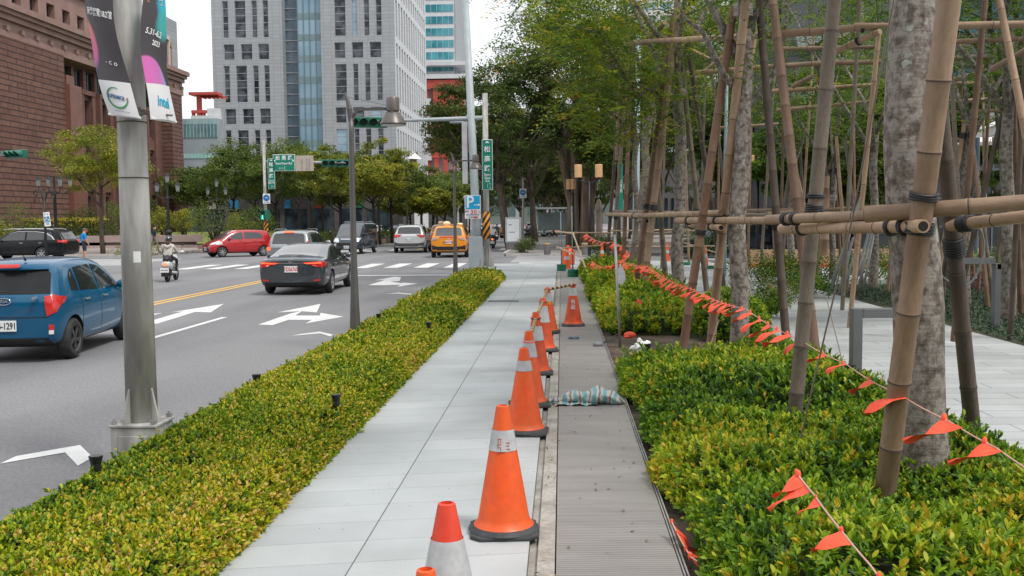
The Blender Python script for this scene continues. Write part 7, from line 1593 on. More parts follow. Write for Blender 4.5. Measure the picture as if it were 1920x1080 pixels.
class Car:
    def __init__(s,name,label,loc,rz,paint,L,W,H,zl=.20,st=None,wheels=(.75,3.3),wr=.31,rim=rimm,scale=1.0,cat='car',group='cars on the road',spokes=5,dbl=False,greenw=.80,belt=None,det=2):
        s.t=thing(name,label,cat,loc,rz,group); s.t.scale=(scale,)*3; s.L,s.W,s.H=L,W,H; w=W/2; s.paint=paint
        rings=[]
        for (yl,yr,zb,zbelt,ztop,wf,g) in st:      # g: 1 greenhouse, 0 deck
            ww=w*wf; zm=(zb+zbelt)*.5
            if g: wt_=w*greenw*(wf**.5); tops=[(ww*.955,zbelt,yl),(wt_,ztop-.07,yr),(wt_-.10,ztop-.01,yr),(wt_*.45,ztop+.012,yr),(0,ztop+.018,yr)]
            else: tops=[(ww*.955,zbelt,yl),(ww*.90,zbelt+(ztop-zbelt)*.6,yl),(ww*.78,ztop,yl),(ww*.4,ztop+.02,yl),(0,ztop+.025,yl)]
            half=[(0,zb,yl),(ww*.80,zb,yl),(ww*.965,zb+.06,yl),(ww*1.0,zm,yl),(ww*.99,zbelt-.08,yl)]+tops
            rings.append(half)
        me=bpy.data.meshes.new('body'); vs=[];fs=[]; n=len(rings[0]); N=2*n-2
        for h in rings:
            for (x,z,y) in h: vs.append((x,y,z))
            for (x,z,y) in h[-2:0:-1]: vs.append((-x,y,z))
        for i in range(len(rings)-1):
            for j in range(N): fs.append((i*N+j,i*N+(j+1)%N,(i+1)*N+(j+1)%N,(i+1)*N+j))
        for b,rev in ((0,False),((len(rings)-1)*N,True)):
            for j in range(n-1):
                a0,a1=j,j+1; b0,b1=(N-j)%N,N-(j+1)
                f=[b+a0,b+a1,b+b1,b+b0] if j>0 else [b+0,b+1,b+N-1]
                if j==n-2: f=[b+a0,b+a1,b+b0]
                fs.append(tuple(f if rev else f[::-1]))
        me.from_pydata(vs,[],fs); me.update(); bm=bmesh.new(); bm.from_mesh(me); bmesh.ops.recalc_face_normals(bm,faces=bm.faces[:]); bm.to_mesh(me); bm.free()
        o=bpy.data.objects.new('tmp',me); COL.objects.link(o); md=o.modifiers.new('s','SUBSURF'); md.levels=det; md.render_levels=det
        cut=MB()
        for y in wheels:
            for sx in (-1,1): cut.cyl((sx*(w-.30),y,wr),(sx*(w+.4),y,wr),wr*1.17,n=26)
        c=cut.build('cut',trim_k); bo=o.modifiers.new('b','BOOLEAN'); bo.operation='DIFFERENCE'; bo.object=c; bo.solver='EXACT'
        dg=bpy.context.evaluated_depsgraph_get(); m2=bpy.data.meshes.new_from_object(o.evaluated_get(dg)); m2.name='body'
        bpy.data.objects.remove(o); bpy.data.objects.remove(c)
        m2.materials.clear(); m2.materials.append(paint); m2.materials.append(trim_k)
        for p in m2.polygons:
            x,y,z=p.center; inside=any(math.hypot(y-yw,z-wr)<wr*1.165 for yw in wheels) and abs(x)>w-.33
            under=p.normal.z<-.75 and z<zl+.12
            p.material_index=1 if (inside or under) else 0
            p.use_smooth=not inside
        b=bpy.data.objects.new('body',m2); COL.objects.link(b); fixk(b,s.t); s.body=b
        m2.set_sharp_from_angle(angle=R(38))
        bm=bmesh.new(); bm.from_mesh(m2); s.bvh=BVHTree.FromBMesh(bm); bm.free()
        s.w=w
        for y in wheels:
            for sx in (-1,1): wheel(s.t,sx*(w-.105),y,wr,.20,rim,sx,spokes,dbl)
    def patch(s,pts,axis,name,m,off=.006,parent=None,mirror=False,cuts=3,thick=0):
        outs=[]
        for sg in ((1,-1) if mirror else (1,)):
            bm=bmesh.new()
            if axis=='side': vs=[bm.verts.new((0,a,b)) for a,b in pts]
            else: vs=[bm.verts.new((a*sg,0,b)) for a,b in pts]
            f=bm.faces.new(vs); bmesh.ops.triangulate(bm,faces=[f]); bmesh.ops.subdivide_edges(bm,edges=bm.edges[:],cuts=cuts,use_grid_fill=True); bmesh.ops.triangulate(bm,faces=bm.faces[:])
            for v in bm.verts:
                if axis=='side': org=Vector((sg*4,v.co.y,v.co.z)); d=Vector((-sg,0,0))
                elif axis=='rear': org=Vector((v.co.x,-4,v.co.z)); d=Vector((0,1,0))
                elif axis=='front': org=Vector((v.co.x,s.L+4,v.co.z)); d=Vector((0,-1,0))
                loc,nr,_,_=s.bvh.ray_cast(org,d)
                if loc is None:
                    loc,nr,_,_=s.bvh.find_nearest(Vector((v.co.x if axis!='side' else sg*s.w, {'side':v.co.y,'rear':0,'front':s.L}[axis], v.co.z)))
                if nr.dot(d)>0: nr=-nr
                v.co=loc+nr*off*.5-d*off*.7
            bmesh.ops.recalc_face_normals(bm,faces=bm.faces[:]); me=bpy.data.meshes.new(name); 
            dref={'side':Vector((sg,0,0)),'rear':Vector((0,-1,0)),'front':Vector((0,1,0))}[axis]
            if sum((f.normal.dot(dref) for f in bm.faces))<0: bmesh.ops.reverse_faces(bm,faces=bm.faces[:])
            bm.to_mesh(me); bm.free(); me.materials.append(m); me.polygons.foreach_set('use_smooth',[True]*len(me.polygons))
            o=bpy.data.objects.new(name,me); COL.objects.link(o); fixk(o,parent or s.t); outs.append(o)
        return outs
    def hit(s,x,z,axis='rear'):
        org,d=((Vector((x,-4,z)),Vector((0,1,0))) if axis=='rear' else (Vector((x,s.L+4,z)),Vector((0,-1,0)))); l,_,_,_=s.bvh.ray_cast(org,d); return l if l else Vector((x,0 if axis=='rear' else s.L,z))
    def plate(s,txt,x,z,axis='rear',m=None,wd=.34,ht=.155):
        h=s.hit(x,z,axis); sg=-1 if axis=='rear' else 1; yb=h.y+sg*.012
        o=MB().box(x-wd/2,x+wd/2,min(yb,yb+sg*.012),max(yb,yb+sg*.012),z-ht/2,z+ht/2).build('number_plate',platew,s.t)
        lettering(txt,ht*.86,m or mat('plate_black',(.02,.02,.03),.5),face_M((x,yb+sg*.014,z-.005),(0,sg,0)),o,sx=.70,ext=.001,bold=True)
    def mirrors(s,y,z,m):
        for sg in (-1,1): MB().sphere((sg*(s.w+.07),y,z),(.10,.06,.075),10,7).cyl((sg*(s.w-.06),y+.02,z-.05),(sg*(s.w+.03),y,z-.02),.02,n=6).build('mirror',m,s.t,smooth=True)
    def handles(s,ys,z,m):
        for y in ys:
            for sg in (-1,1): MB().box(-.09,.09,-.012,.012,-.014,.014,M=Matrix.Translation((sg*(s.w*.985+.004),y,z))@Matrix.Rotation(R(90),4,'Z')).build('door_handle',m,s.t,bevel=.006)
    def seams(s,ys,z0,z1):
        for y in ys: s.patch([(y-.006,z0),(y+.006,z0),(y+.006,z1),(y-.006,z1)],'side','door_seam',trim_k,off=.003,mirror=True,cuts=5)
def hatch_st(L,W,H,zb=.20,belt=.92,hood=.86,rr=.25,fr=2.35,cowl=2.95,tailtop=None,roofback=.12,bulge=.0,rb=.34):
    return [(.06,.06,rb+.06,belt-.12,belt-.08,.80,0) if False else (.05,roofback+.06,rb,belt,H-.13,.84,1),(.10,roofback+.10,rb-.06,belt,H-.10,.90,1),(.26,roofback+.24,zb,belt,H-.045,.965,1),(.75,.85,zb,belt-.01,H-.005,.995,1),(1.4,1.45,zb,belt-.02,H,1,1),(fr-.25,fr-.45,zb,belt-.04,H-.015,1,1),(fr+.25,fr,zb,belt-.05,H-.075,.99,1),(cowl,cowl-.02,zb,hood,hood+.05,.985,0),(L-.55,L-.55,zb,hood-.10,hood-.015,.965,0),(L-.18,L-.18,zb+.02,hood-.20,hood-.12,.90,0),(L-.04,L-.04,zb+.06,hood-.30,hood-.23,.80,0),(L,L,zb+.12,hood-.36,hood-.30,.72,0)]
def sedan_st(L,W,H):
    return [(0.02,.02,.34,.88,.93,.88,0),(.08,.08,.26,.92,.985,.94,0),(.25,.25,.20,.93,1.02,.98,0),(.62,.62,.19,.93,1.03,.99,0),(.78,.80,.19,.93,1.05,.995,0),(1.15,1.72,.19,.92,H-.05,1,1),(1.9,2.1,.19,.91,H,1,1),(2.6,2.5,.19,.90,H-.01,1,1),(3.05,2.78,.19,.89,H-.06,1,1),(3.52,3.50,.19,.86,.92,.99,0),(4.1,4.1,.19,.80,.86,.965,0),(4.45,4.45,.20,.70,.75,.89,0),(4.59,4.59,.26,.58,.62,.78,0),(4.63,4.63,.32,.50,.54,.70,0)]
def paintm(name,c,c2=None,metal=.25): return mat(name,c,.22,c2 or tuple(min(1,x*1.12) for x in c),.5,metal=metal,coat=1.0,detail=2)
# blue hatchback
blue=mat('blue_paint',(.0,.075,.165),.25,(.001,.09,.19),.5,metal=.0,coat=.65,detail=2,spec=.3)
c=Car('parked_car','bright blue hatchback with dark five-spoke wheels at the left edge, partly behind the steel pole',(-7.50,12.95,RD),R(6),blue,3.60,1.60,1.49,st=hatch_st(3.6,1.6,1.49,belt=.93,hood=.88,roofback=.30),wheels=(.60,2.98),wr=.305,rim=rimd,scale=.94,dbl=True,greenw=.75)
c.t.name='hatchback'
c.patch([(-.62,1.0),(.62,1.0),(.56,1.28),(.50,1.34),(-.50,1.34),(-.56,1.28)],'rear','rear_window',mat('dark_rear_glass',(.012,.013,.014),.2,(.02,.021,.022),2,spec=.25),cuts=4)
c.patch([(-.53,1.335),(.53,1.335),(.49,1.40),(-.49,1.40)],'rear','spoiler',blue,off=.05)
c.patch([(-.16,1.37),(.16,1.37),(.16,1.385),(-.16,1.385)],'rear','brake_lamp',tail,off=.10)
c.patch([(.55,.965),(.66,.99),(.762,.93),(.715,.74),(.59,.68),(.615,.79),(.60,.88)],'rear','tail_light',tail,mirror=True,off=.014)
c.patch([(-.62,.27),(.62,.27),(.60,.37),(-.60,.37)],'rear','lower_bumper',trim_k,off=.008)
c.patch([(.61,.42),(.675,.42),(.68,.56),(.615,.56)],'rear','reflector',tail,mirror=True,off=.01); c.patch([(.612,.422),(.672,.422),(.677,.48),(.614,.48)],'rear','reflector_white',platew,mirror=True,off=.016)
c.plate('BJB-1291',0,.55)
h=c.hit(0,.90); e=MB(); e.tube([(.10*math.cos(a),h.y-.015,.90+.05*math.sin(a)) for a in [6.2832*i/20 for i in range(21)]],.006,6); eo=e.build('emblem',chrome,c.t,smooth=True); lettering('KIA',.055,chrome,face_M((0,h.y-.016,.90)),eo,bold=True,sx=1.3)
MB().box(.43,.47,-.04,.05,.93,.97).build('badge',chrome,c.t)
c.patch([(.66,1.02),(.92,1.00),(.92,1.33),(.84,1.31),(.72,1.20)],'side','quarter_window',carglass,mirror=True,cuts=4)
c.patch([(1.06,1.0),(1.82,.97),(1.82,1.36),(1.08,1.345)],'side','door_window',carglass,mirror=True,cuts=4) if False else c.patch([(.98,1.0),(1.68,.975),(1.66,1.37),(1.02,1.345)],'side','door_window',carglass,mirror=True,cuts=4)
c.patch([(1.75,.97),(2.66,.95),(2.42,1.12),(2.06,1.33),(1.76,1.37)],'side','front_window',carglass,mirror=True,cuts=4)
c.patch([(-.60,.95),(.60,.95),(.50,1.36),(-.50,1.36)],'front','windscreen',carglass,cuts=5)
c.seams((.93,1.71,2.72),.35,.94); c.handles((1.12,1.90),.86,chrome); c.mirrors(2.50,1.0,blue)
MB().cyl((.12,.55,1.48),(.12,.35,1.66),.006,n=6).cyl((.12,.55,1.475),(.12,.52,1.50),.018,n=8).build('antenna',trim_k,c.t)
MB().cyl((.1,.02,1.04),(-.36,.05,1.07),.010,n=6).build('wiper',trim_k,c.t)
c.patch([(-.60,.66),(.60,.66),(.60,.672),(-.60,.672)],'rear','hatch_seam',trim_k,off=.004)
# sedan
dk=paintm('charcoal_paint',(.055,.065,.075),(.07,.08,.09),.45)
c=Car('sedan','dark charcoal sedan with red tail lights and a white plate, left of the tall lamp',(-6.93,25.15,RD),R(1.2),dk,4.63,1.88,1.40,st=sedan_st(4.63,1.78,1.40),wheels=(.98,3.68),wr=.32,scale=.94,spokes=5,greenw=.74,dbl=True)
c.patch([(-.60,1.045),(.60,1.045),(.52,1.30),(.44,1.335),(-.44,1.335),(-.52,1.30)],'rear','rear_window',paleglass,cuts=4)
c.patch([(.30,.90),(.80,.93),(.86,.88),(.84,.77),(.70,.78),(.55,.83)],'rear','tail_light',tail,mirror=True,off=.012); c.patch([(.34,.885),(.82,.905),(.82,.87),(.45,.86)],'rear','lamp_strip',tail_on,mirror=True,off=.018)
c.patch([(.08,.78),(.30,.80),(.36,.90),(.08,.92)],'side','tail_light_side',tail,mirror=True,off=.010)
c.patch([(-.42,.755),(.42,.755),(.50,.80),(.30,.88),(-.30,.88),(-.50,.80)],'rear','number_plate_recess',mat('recess_grey',(.04,.05,.055),.4),off=.004); c.patch([(-.46,.875),(.46,.875),(.46,.892),(-.46,.892)],'rear','chrome_strip',chrome,off=.012)
c.patch([(-.70,.27),(.70,.27),(.72,.36),(-.72,.36)],'rear','lower_bumper',trim_k,off=.01); c.patch([(.62,.39),(.80,.40),(.80,.45),(.62,.43)],'rear','reflector',tail,mirror=True,off=.012)
c.plate('TDS6765',0,.72,m=mat('plate_red',(.55,.03,.05),.5),wd=.36,ht=.17)
h=c.hit(0,.95); MB().tube([(.07*math.cos(a),h.y-.012,.945+.045*math.sin(a)) for a in [6.2832*i/20 for i in range(21)]],.006,6).tube([(.03*math.cos(a),h.y-.014,.952+.035*math.sin(a)) for a in [6.2832*i/16 for i in range(17)]],.005,6).build('emblem',chrome,c.t)
c.patch([(1.30,.97),(2.14,.95),(2.12,1.27),(1.86,1.28),(1.62,1.2)],'side','door_window',carglass,mirror=True,cuts=4); c.patch([(2.22,.95),(3.16,.93),(2.96,1.06),(2.66,1.235),(2.22,1.275)],'side','front_window',carglass,mirror=True,cuts=4)
c.patch([(1.26,.955),(3.20,.92),(3.20,.938),(1.26,.973)],'side','window_trim',chrome,mirror=True,off=.008,cuts=5)
c.patch([(-.6,.95),(.6,.95),(.5,1.28),(-.5,1.28)],'front','windscreen',carglass,cuts=5)
c.seams((1.28,2.18,3.2),.3,.93); c.handles((1.48,2.38),.83,chrome); c.mirrors(2.98,1.0,dk)
# generic suv / mpv
def suv(name,label,loc,rz,paint,L,W,H,scale=1,belt=1.0,hood=1.0,wr=.35,tl='wide',plate='',pm=None,cladding=True,glass=carglass,rim=rimm,lower=trim_k,lights=tail,group='cars on the road',cat='car',front=True,spokes=5,wheels=None,greenw=.80,roofback=.30,rwin=None,det=2):
    fr=L*.60; cowl=L*.76
    st_=[(.04,roofback+.02,.42,belt,H-.12,.86,1),(.09,roofback+.06,.32,belt,H-.09,.92,1),(.28,roofback+.24,.26,belt,H-.04,.975,1),(.9,1.05,.24,belt,H-.005,1,1),(1.7,1.75,.24,belt-.01,H,1,1),(fr-.25,fr-.40,.24,belt-.02,H-.02,1,1),(fr+.30,fr+.05,.24,belt-.03,H-.085,.99,1),(cowl,cowl-.02,.24,hood-.06,hood,.985,0),(L-.6,L-.6,.24,hood-.14,hood-.05,.97,0),(L-.2,L-.2,.26,hood-.24,hood-.16,.91,0),(L-.05,L-.05,.32,hood-.36,hood-.29,.84,0),(L,L,.38,hood-.42,hood-.36,.78,0)]
    wh=wheels or (L*.20,L*.79)
    c=Car(name,label,loc,rz,paint,L,W,H,st=st_,wheels=wh,wr=wr,rim=rim,scale=scale,group=group,cat=cat,spokes=spokes,greenw=greenw,det=det)
    w=W/2; zt=H-.14
    c.patch([(-w*.70,belt+.08),(w*.70,belt+.08),(w*.66,zt-.08),(w*.58,zt),(-w*.58,zt),(-w*.66,zt-.08)],'rear','rear_window',glass,cuts=4)
    if tl=='wide': c.patch([(w*.42,belt+.03),(w*.92,belt+.05),(w*.96,belt-.10),(w*.70,belt-.15),(w*.60,belt-.06)],'rear','tail_light',lights,mirror=True,off=.014)
    elif tl=='full':
        c.patch([(-w*.93,belt+.045),(w*.93,belt+.045),(w*.93,belt-.015),(-w*.93,belt-.015)],'rear','tail_light_bar',tail,off=.014); c.patch([(w*.50,belt-.02),(w*.93,belt-.02),(w*.90,belt-.15),(w*.66,belt-.13)],'rear','tail_light',mat('tail_pale',(.45,.30,.28),.2,coat=.7),mirror=True,off=.014)
    else: c.patch([(w*.78,belt+.20),(w*.95,belt+.15),(w*.97,belt-.12),(w*.80,belt-.12)],'rear','tail_light',lights,mirror=True,off=.014)
    c.patch([(.07,belt-.10),(.34,belt-.08),(.36,belt+.02),(.07,belt+.04)],'side','tail_light_side',lights,mirror=True,off=.010)
    if cladding: c.patch([(-w*.86,.40),(w*.86,.40),(w*.93,.66),(w*.62,.58),(-w*.62,.58),(-w*.93,.66)],'rear','bumper_cladding',lower,off=.012)
    if plate: c.plate(plate,0,belt-.24,m=pm)
    d=(L*.22,L*.40,L*.42,L*.60,L*.62,L*.77)
    c.patch([(roofback+.32,belt+.05),(L*.22-.02,belt+.05),(L*.22-.02,H-.15),(roofback+.45,H-.16)],'side','quarter_window',glass,mirror=True,cuts=4)
    c.patch([(L*.225,belt+.05),(L*.405,belt+.04),(L*.405,H-.135),(L*.225,H-.145)],'side','door_window',glass,mirror=True,cuts=4)
    c.patch([(L*.425,belt+.04),(L*.70,belt+.02),(L*.66,belt+.16),(L*.57,H-.16),(L*.425,H-.14)],'side','front_window',glass,mirror=True,cuts=4)
    c.patch([(-w*.68,hood+.06),(w*.68,hood+.06),(w*.58,H-.16),(-w*.58,H-.16)],'front','windscreen',glass,cuts=5)
    if front:
        c.patch([(w*.50,hood-.16),(w*.86,hood-.14),(w*.90,hood-.28),(w*.60,hood-.32)],'front','headlight',headl,mirror=True,off=.014)
        c.patch([(-w*.5,.40),(w*.5,.40),(w*.42,hood-.36),(-w*.42,hood-.36)],'front','grille',trim_k,off=.012)
    c.seams((L*.215,L*.415,L*.70),.36,belt); c.handles((L*.26,L*.46),belt-.11,chrome); c.mirrors(L*.685,belt+.08,paint)
    return c
silver=paintm('silver_paint',(.30,.32,.33),(.35,.37,.38),.5)
c=suv('crossover','pale silver crossover with a lit centre brake lamp, seen over the dark sedan roof',(-10.35,37.2,RD),R(2),silver,4.3,1.78,1.58,plate='',tl='tall',belt=.98,hood=.95); 
c.patch([(-.2,1.475),(.2,1.475),(.2,1.51),(-.2,1.51)],'rear','brake_lamp',tail_on,off=.05); c.patch([(-.86,.84),(-.66,.82),(-.66,.92),(-.84,.95)],'rear','lamp_strip',tail_on,off=.03)
for sg in (-1,1): MB().tube([(sg*.62,.5,1.56),(sg*.63,.8,1.62),(sg*.63,2.2,1.62),(sg*.6,2.5,1.56)],.016,6).build('roof_rail',chrome,c.t)
whitep=paintm('white_paint',(.55,.56,.56),(.60,.61,.61),.1)
c=suv('suv','white compact crossover with dark lower bumper and angular red lamps, beside the taxi',(-8.98,58.3,RD),R(2),whitep,4.60,1.97,1.66,plate='BET-9797',pm=mat('plate_teal',(.03,.2,.25),.5),belt=1.05,hood=1.04,lower=mat('cladding_grey',(.06,.06,.062),.6),greenw=.74)
for sg in (-1,1): MB().tube([(sg*.64,.6,1.64),(sg*.66,.9,1.70),(sg*.66,2.6,1.70),(sg*.62,2.9,1.64)],.018,6).build('roof_rail',whitep,c.t)
c.patch([(-.5,.545),(.5,.545),(.46,.56),(-.46,.56)],'rear','chrome_strip',chrome,off=.03)
yel=paintm('taxi_yellow',(.78,.27,.008),(.82,.30,.01),.0)
def taxi(name,label,loc,rz,plate='TDA7757',det=2,group='cars on the road',paint=None):
    c=suv(name,label,loc,rz,paint or yel,4.60,1.92,1.66,tl='full',plate=plate,pm=mat('plate_red',(.55,.03,.05),.5),belt=1.04,hood=1.0,roofback=.22,glass=paleglass if det>1 else carglass,cat='taxi',det=det,greenw=.78,lower=trim_k,group=group)
    s_=MB(); s_.sphere((-.16,.9,1.74),(.20,.12,.12),12,8); s_.build('roof_sign',mat('roof_sign_cream',(.75,.62,.42),.4),c.t,smooth=True)
    MB().box(-.30,.30,-.0,.03,.80,.825,M=Matrix.Translation((0,c.hit(0,.81).y-.03,0))).build('tailgate_bar',chrome,c.t)
    return c
c=taxi('taxi','yellow taxi with a full width red lamp bar, behind the second street lamp',(-5.72,50.2,RD),R(1.5))
MB().sphere((.52,1.0,1.70),(.16,.12,.07),10,6).build('roof_sign',mat('roof_sign_cream',(.75,.62,.42),.4),c.t,smooth=True)
MB().sphere((0,c.hit(0,.96).y-.012,.95),(.06,.012,.045),10,6).build('emblem',mat('emblem_pink',(.7,.35,.3),.4),c.t)
brn=paintm('tan_orange_paint',(.42,.17,.07),(.46,.2,.09),.1)
taxi('taxi','orange cab mostly hidden behind the yellow cab',(-8.0,66.5,RD),R(1),plate='',paint=brn)
taxi('taxi','small distant yellow taxi right of the hazard sleeve post',(-5.55,104,RD),0,plate='',det=1)
taxi('taxi','farther yellow taxi beyond the motorcycles',(-6.2,135,RD),0,plate='',det=1)
# dark van facing the camera
dkv=paintm('dark_teal_paint',(.022,.042,.055),(.03,.055,.07),.2)
L_=3.9; st_=[(.02,.04,.36,1.0,1.72,.94,1),(.08,.09,.30,1.0,1.76,.985,1),(.3,.3,.27,1.0,1.80,1,1),(1.6,1.6,.27,1.0,1.82,1,1),(2.6,2.45,.27,.99,1.80,1,1),(3.05,2.72,.27,.97,1.72,.99,1),(3.42,3.40,.27,.92,1.02,.985,0),(3.68,3.68,.27,.84,.92,.97,0),(3.84,3.84,.30,.70,.76,.92,0),(3.9,3.9,.36,.58,.64,.86,0)]
c=Car('van','dark blue grey box-nosed van facing the camera, right of the tall lamp',(-12.0,60.6,RD),R(174),dkv,L_,1.66,1.85,st=st_,wheels=(.65,3.15),wr=.30,greenw=.90,group='cars on the road')
c.patch([(-.68,1.04),(.68,1.04),(.66,1.62),(.60,1.68),(-.60,1.68),(-.66,1.62)],'front','windscreen',paleglass,cuts=5)
c.patch([(.42,.68),(.76,.74),(.78,.93),(.56,.94),(.42,.84)],'front','headlight',headl,mirror=True,off=.014); c.patch([(-.38,.90),(.38,.90),(.30,.84),(-.30,.84)],'front','grille_bar',chrome,off=.014)
c.patch([(-.55,.50),(.55,.50),(.50,.66),(-.50,.66)],'front','grille',trim_k,off=.01); 
for sg in (-1,1): h=c.hit(sg*.62,.56,'front'); MB().cyl((sg*.62,h.y,.56),(sg*.62,h.y+.02,.56),.06,n=12).build('fog_lamp',headl,c.t)
c.plate('AXP-9150',-.05,.42,'front')
c.patch([(2.05,1.06),(3.1,1.04),(2.78,1.6),(2.05,1.64)],'side','front_window',carglass,mirror=True,cuts=4); c.patch([(.9,1.06),(1.95,1.06),(1.95,1.64),(.9,1.64)],'side','door_window',carglass,mirror=True,cuts=4); c.patch([(.2,1.06),(.8,1.06),(.8,1.62),(.2,1.6)],'side','quarter_window',carglass,mirror=True,cuts=4)
c.mirrors(3.0,1.12,trim_k); c.seams((2.0,3.15),.35,1.0)
mb=MB(); 
for sg in (-1,1): mb.cyl((sg*.6,.3,1.84),(sg*.6,2.3,1.86),.02,n=6)
for y in (.6,1.4,2.2): mb.cyl((-.6,y,1.86),(.6,y,1.86),.018,n=6)
mb.build('roof_rack',chrome,c.t)
# red hatchback three-quarter front
red=paintm('red_paint',(.40,.008,.012),(.46,.012,.016),.1)
g_=G(430,483,RD)
c=Car('hatchback','small red hatchback with a sloping nose, turning left of the charcoal sedan',(-16.7,55.9,RD),R(130),red,3.6,1.6,1.48,st=hatch_st(3.6,1.6,1.48,belt=.93,hood=.90),wheels=(.58,2.95),wr=.29,spokes=7,greenw=.80,group='cars on the road')
c.patch([(-.6,.99),(.6,.99),(.50,1.35),(-.50,1.35)],'front','windscreen',paleglass,cuts=5)
c.patch([(.48,.66),(.70,.72),(.72,.86),(.60,.88),(.46,.74)],'front','headlight',headl,mirror=True,off=.014); c.patch([(2.95,.70),(3.3,.68),(3.25,.80),(2.95,.86)],'side','headlight_side',headl,mirror=True,off=.012)
c.patch([(-.35,.62),(.35,.62),(.33,.68),(-.33,.68)],'front','upper_grille',trim_k,off=.012); c.patch([(-.48,.30),(.48,.30),(.42,.50),(-.42,.50)],'front','lower_grille',trim_k,off=.012); c.plate('AHY-7273',0,.46,'front',wd=.34)
c.patch([(.60,1.0),(1.66,.98),(1.64,1.36),(.86,1.33),(.64,1.22)],'side','door_window',carglass,mirror=True,cuts=4); c.patch([(1.75,.97),(2.70,.95),(2.42,1.14),(2.06,1.33),(1.76,1.365)],'side','front_window',carglass,mirror=True,cuts=4)
c.seams((.93,1.71,2.72),.35,.94); c.handles((1.12,1.90),.86,red); c.mirrors(2.52,1.02,red)
# black minivan
blackp=mat('black_paint',(.006,.007,.008),.3,(.010,.011,.012),.5,coat=.25,detail=2,spec=.2)
c=suv('minivan','long black minivan with chrome window line, side on behind the blue hatchback',(-26.0,51.9,RD),R(90),blackp,5.1,1.9,1.62,belt=1.02,hood=1.0,wr=.34,tl='wide',greenw=.80,roofback=.34,cladding=False,group='cars on the road',spokes=6,wheels=(1.28,4.15))
c.patch([(.55,1.07),(.70,1.26),(1.05,1.44),(1.6,1.515),(3.1,1.52),(3.1,1.50),(1.6,1.495),(1.1,1.42),(.76,1.24),(.62,1.07)],'side','window_trim',chrome,mirror=True,off=.012,cuts=2)
for sg in (-1,1): MB().tube([(sg*.70,.7,1.60),(sg*.70,1.0,1.65),(sg*.70,3.0,1.66),(sg*.68,3.4,1.60)],.02,6).build('roof_rail',chrome,c.t)
# dark parked vehicle behind stakes
dkp=paintm('dark_navy_paint',(.012,.03,.05),(.02,.04,.065),.2)
c=suv('pickup_van','dark navy van with a red light strip, parked side on behind the staked trees',(P(1478,470,47.2).x,47.9,RD),R(90),dkp,5.2,1.9,1.85,belt=1.15,hood=1.1,group='cars parked on the cross street',wheels=(1.0,4.2))
c.patch([(.1,1.0),(.5,1.0),(.5,1.06),(.1,1.06)],'side','side_marker',tail,mirror=True,off=.02)
# far parked and queued cars
far=[(-21.5,104,silver,R(180),'silver car parked behind the trees across the road'),(-20.8,112,whitep,R(180),'white car parked behind the trees across the road'),(-19.8,121,dkv,R(180),'dark car parked behind the trees across the road'),(-4.6,150,whitep,0,'far white car in the right lane'),(-8.6,158,silver,0,'far silver car in the centre lane'),(-3.4,190,dk,0,'far dark car beyond the white one'),(-10.5,128,whitep,0,'far white car left of the taxi')]
proto=None
for i,(x,y,m,rz,l) in enumerate(far):
    suv('distant_car',l,(x,y,RD),rz,m,4.3,1.75,1.5,det=1,front=True,group='distant cars')
# ---- scooters ----
def scooter(loc,rz,label,paint,name='scooter',group='scooters'):
    t=thing(name,label,'scooter',loc,rz,group)
    for y,n_ in ((.28,'rear'),(1.45,'front')):
        M=Matrix.Translation((0,y,.25))@Matrix.Rotation(R(90),4,'Y'); o=MB().lathe([(.15,-.05),(.22,-.055),(.25,-.03),(.25,.03),(.22,.055),(.15,.05)],20,M=M,cap=False).build('wheel',rubber_t,t,auto=40); MB().lathe([(.16,-.03),(.16,.03)],12,M=M).build('rim',rimm,o)
    mb=MB(); mb.tube([(0,.02,.62),(0,.10,.60),(0,.45,.56),(0,.78,.44)],[.10,.155,.17,.10],14); mb.box(-.16,.16,.72,1.12,.26,.34); mb.tube([(0,1.10,.30),(0,1.22,.62),(0,1.20,.92)],[.17,.19,.10],12); mb.tube([(0,1.30,.42),(0,1.48,.52),(0,1.58,.44)],[.06,.10,.05],10); mb.build('body',paint,t,smooth=True)
    mb=MB(); mb.tube([(0,.05,.76),(0,.30,.79),(0,.62,.77),(0,.80,.72)],[.09,.14,.14,.08],12); mb.build('seat',trim_k,t,smooth=True)
    mb=MB(); mb.box(-.10,.10,.05,.5,.20,.42); mb.cyl((.16,.0,.30),(.15,.55,.26),.045,n=10); mb.tube([(-.33,1.10,1.0),(-.12,1.17,.98),(.12,1.17,.98),(.33,1.10,1.0)],.016,8); mb.build('engine',trim_k,t)
    for s in (-1,1): MB().cyl((s*.28,1.14,1.0),(s*.34,1.10,1.24),.008,n=6).sphere((s*.36,1.09,1.28),(.06,.02,.04),10,6).build('mirror',trim_k,t)
    MB().sphere((0,-.03,.62),(.075,.05,.065),12,8).build('tail_light',emis('tail_glow',(1,.20,.08),.8),t,smooth=True)
    o=MB().box(-.14,.14,-.10,-.085,.34,.50).build('number_plate',platew,t); lettering('MXA-0253',.05,mat('plate_black',(.02,.02,.03),.5),face_M((0,-.102,.42)),o,bold=True)
    MB().box(-.12,.12,-.09,.04,.20,.34).build('mudguard',trim_k,t)
    return t
palew=paintm('cream_scooter_paint',(.50,.52,.50),(.55,.57,.55),.0)
s0=scooter((-12.62,31.1,RD),R(8),'white rounded scooter seen from behind at the left, with a glowing tail lamp',palew); s0.scale=(.93,)*3
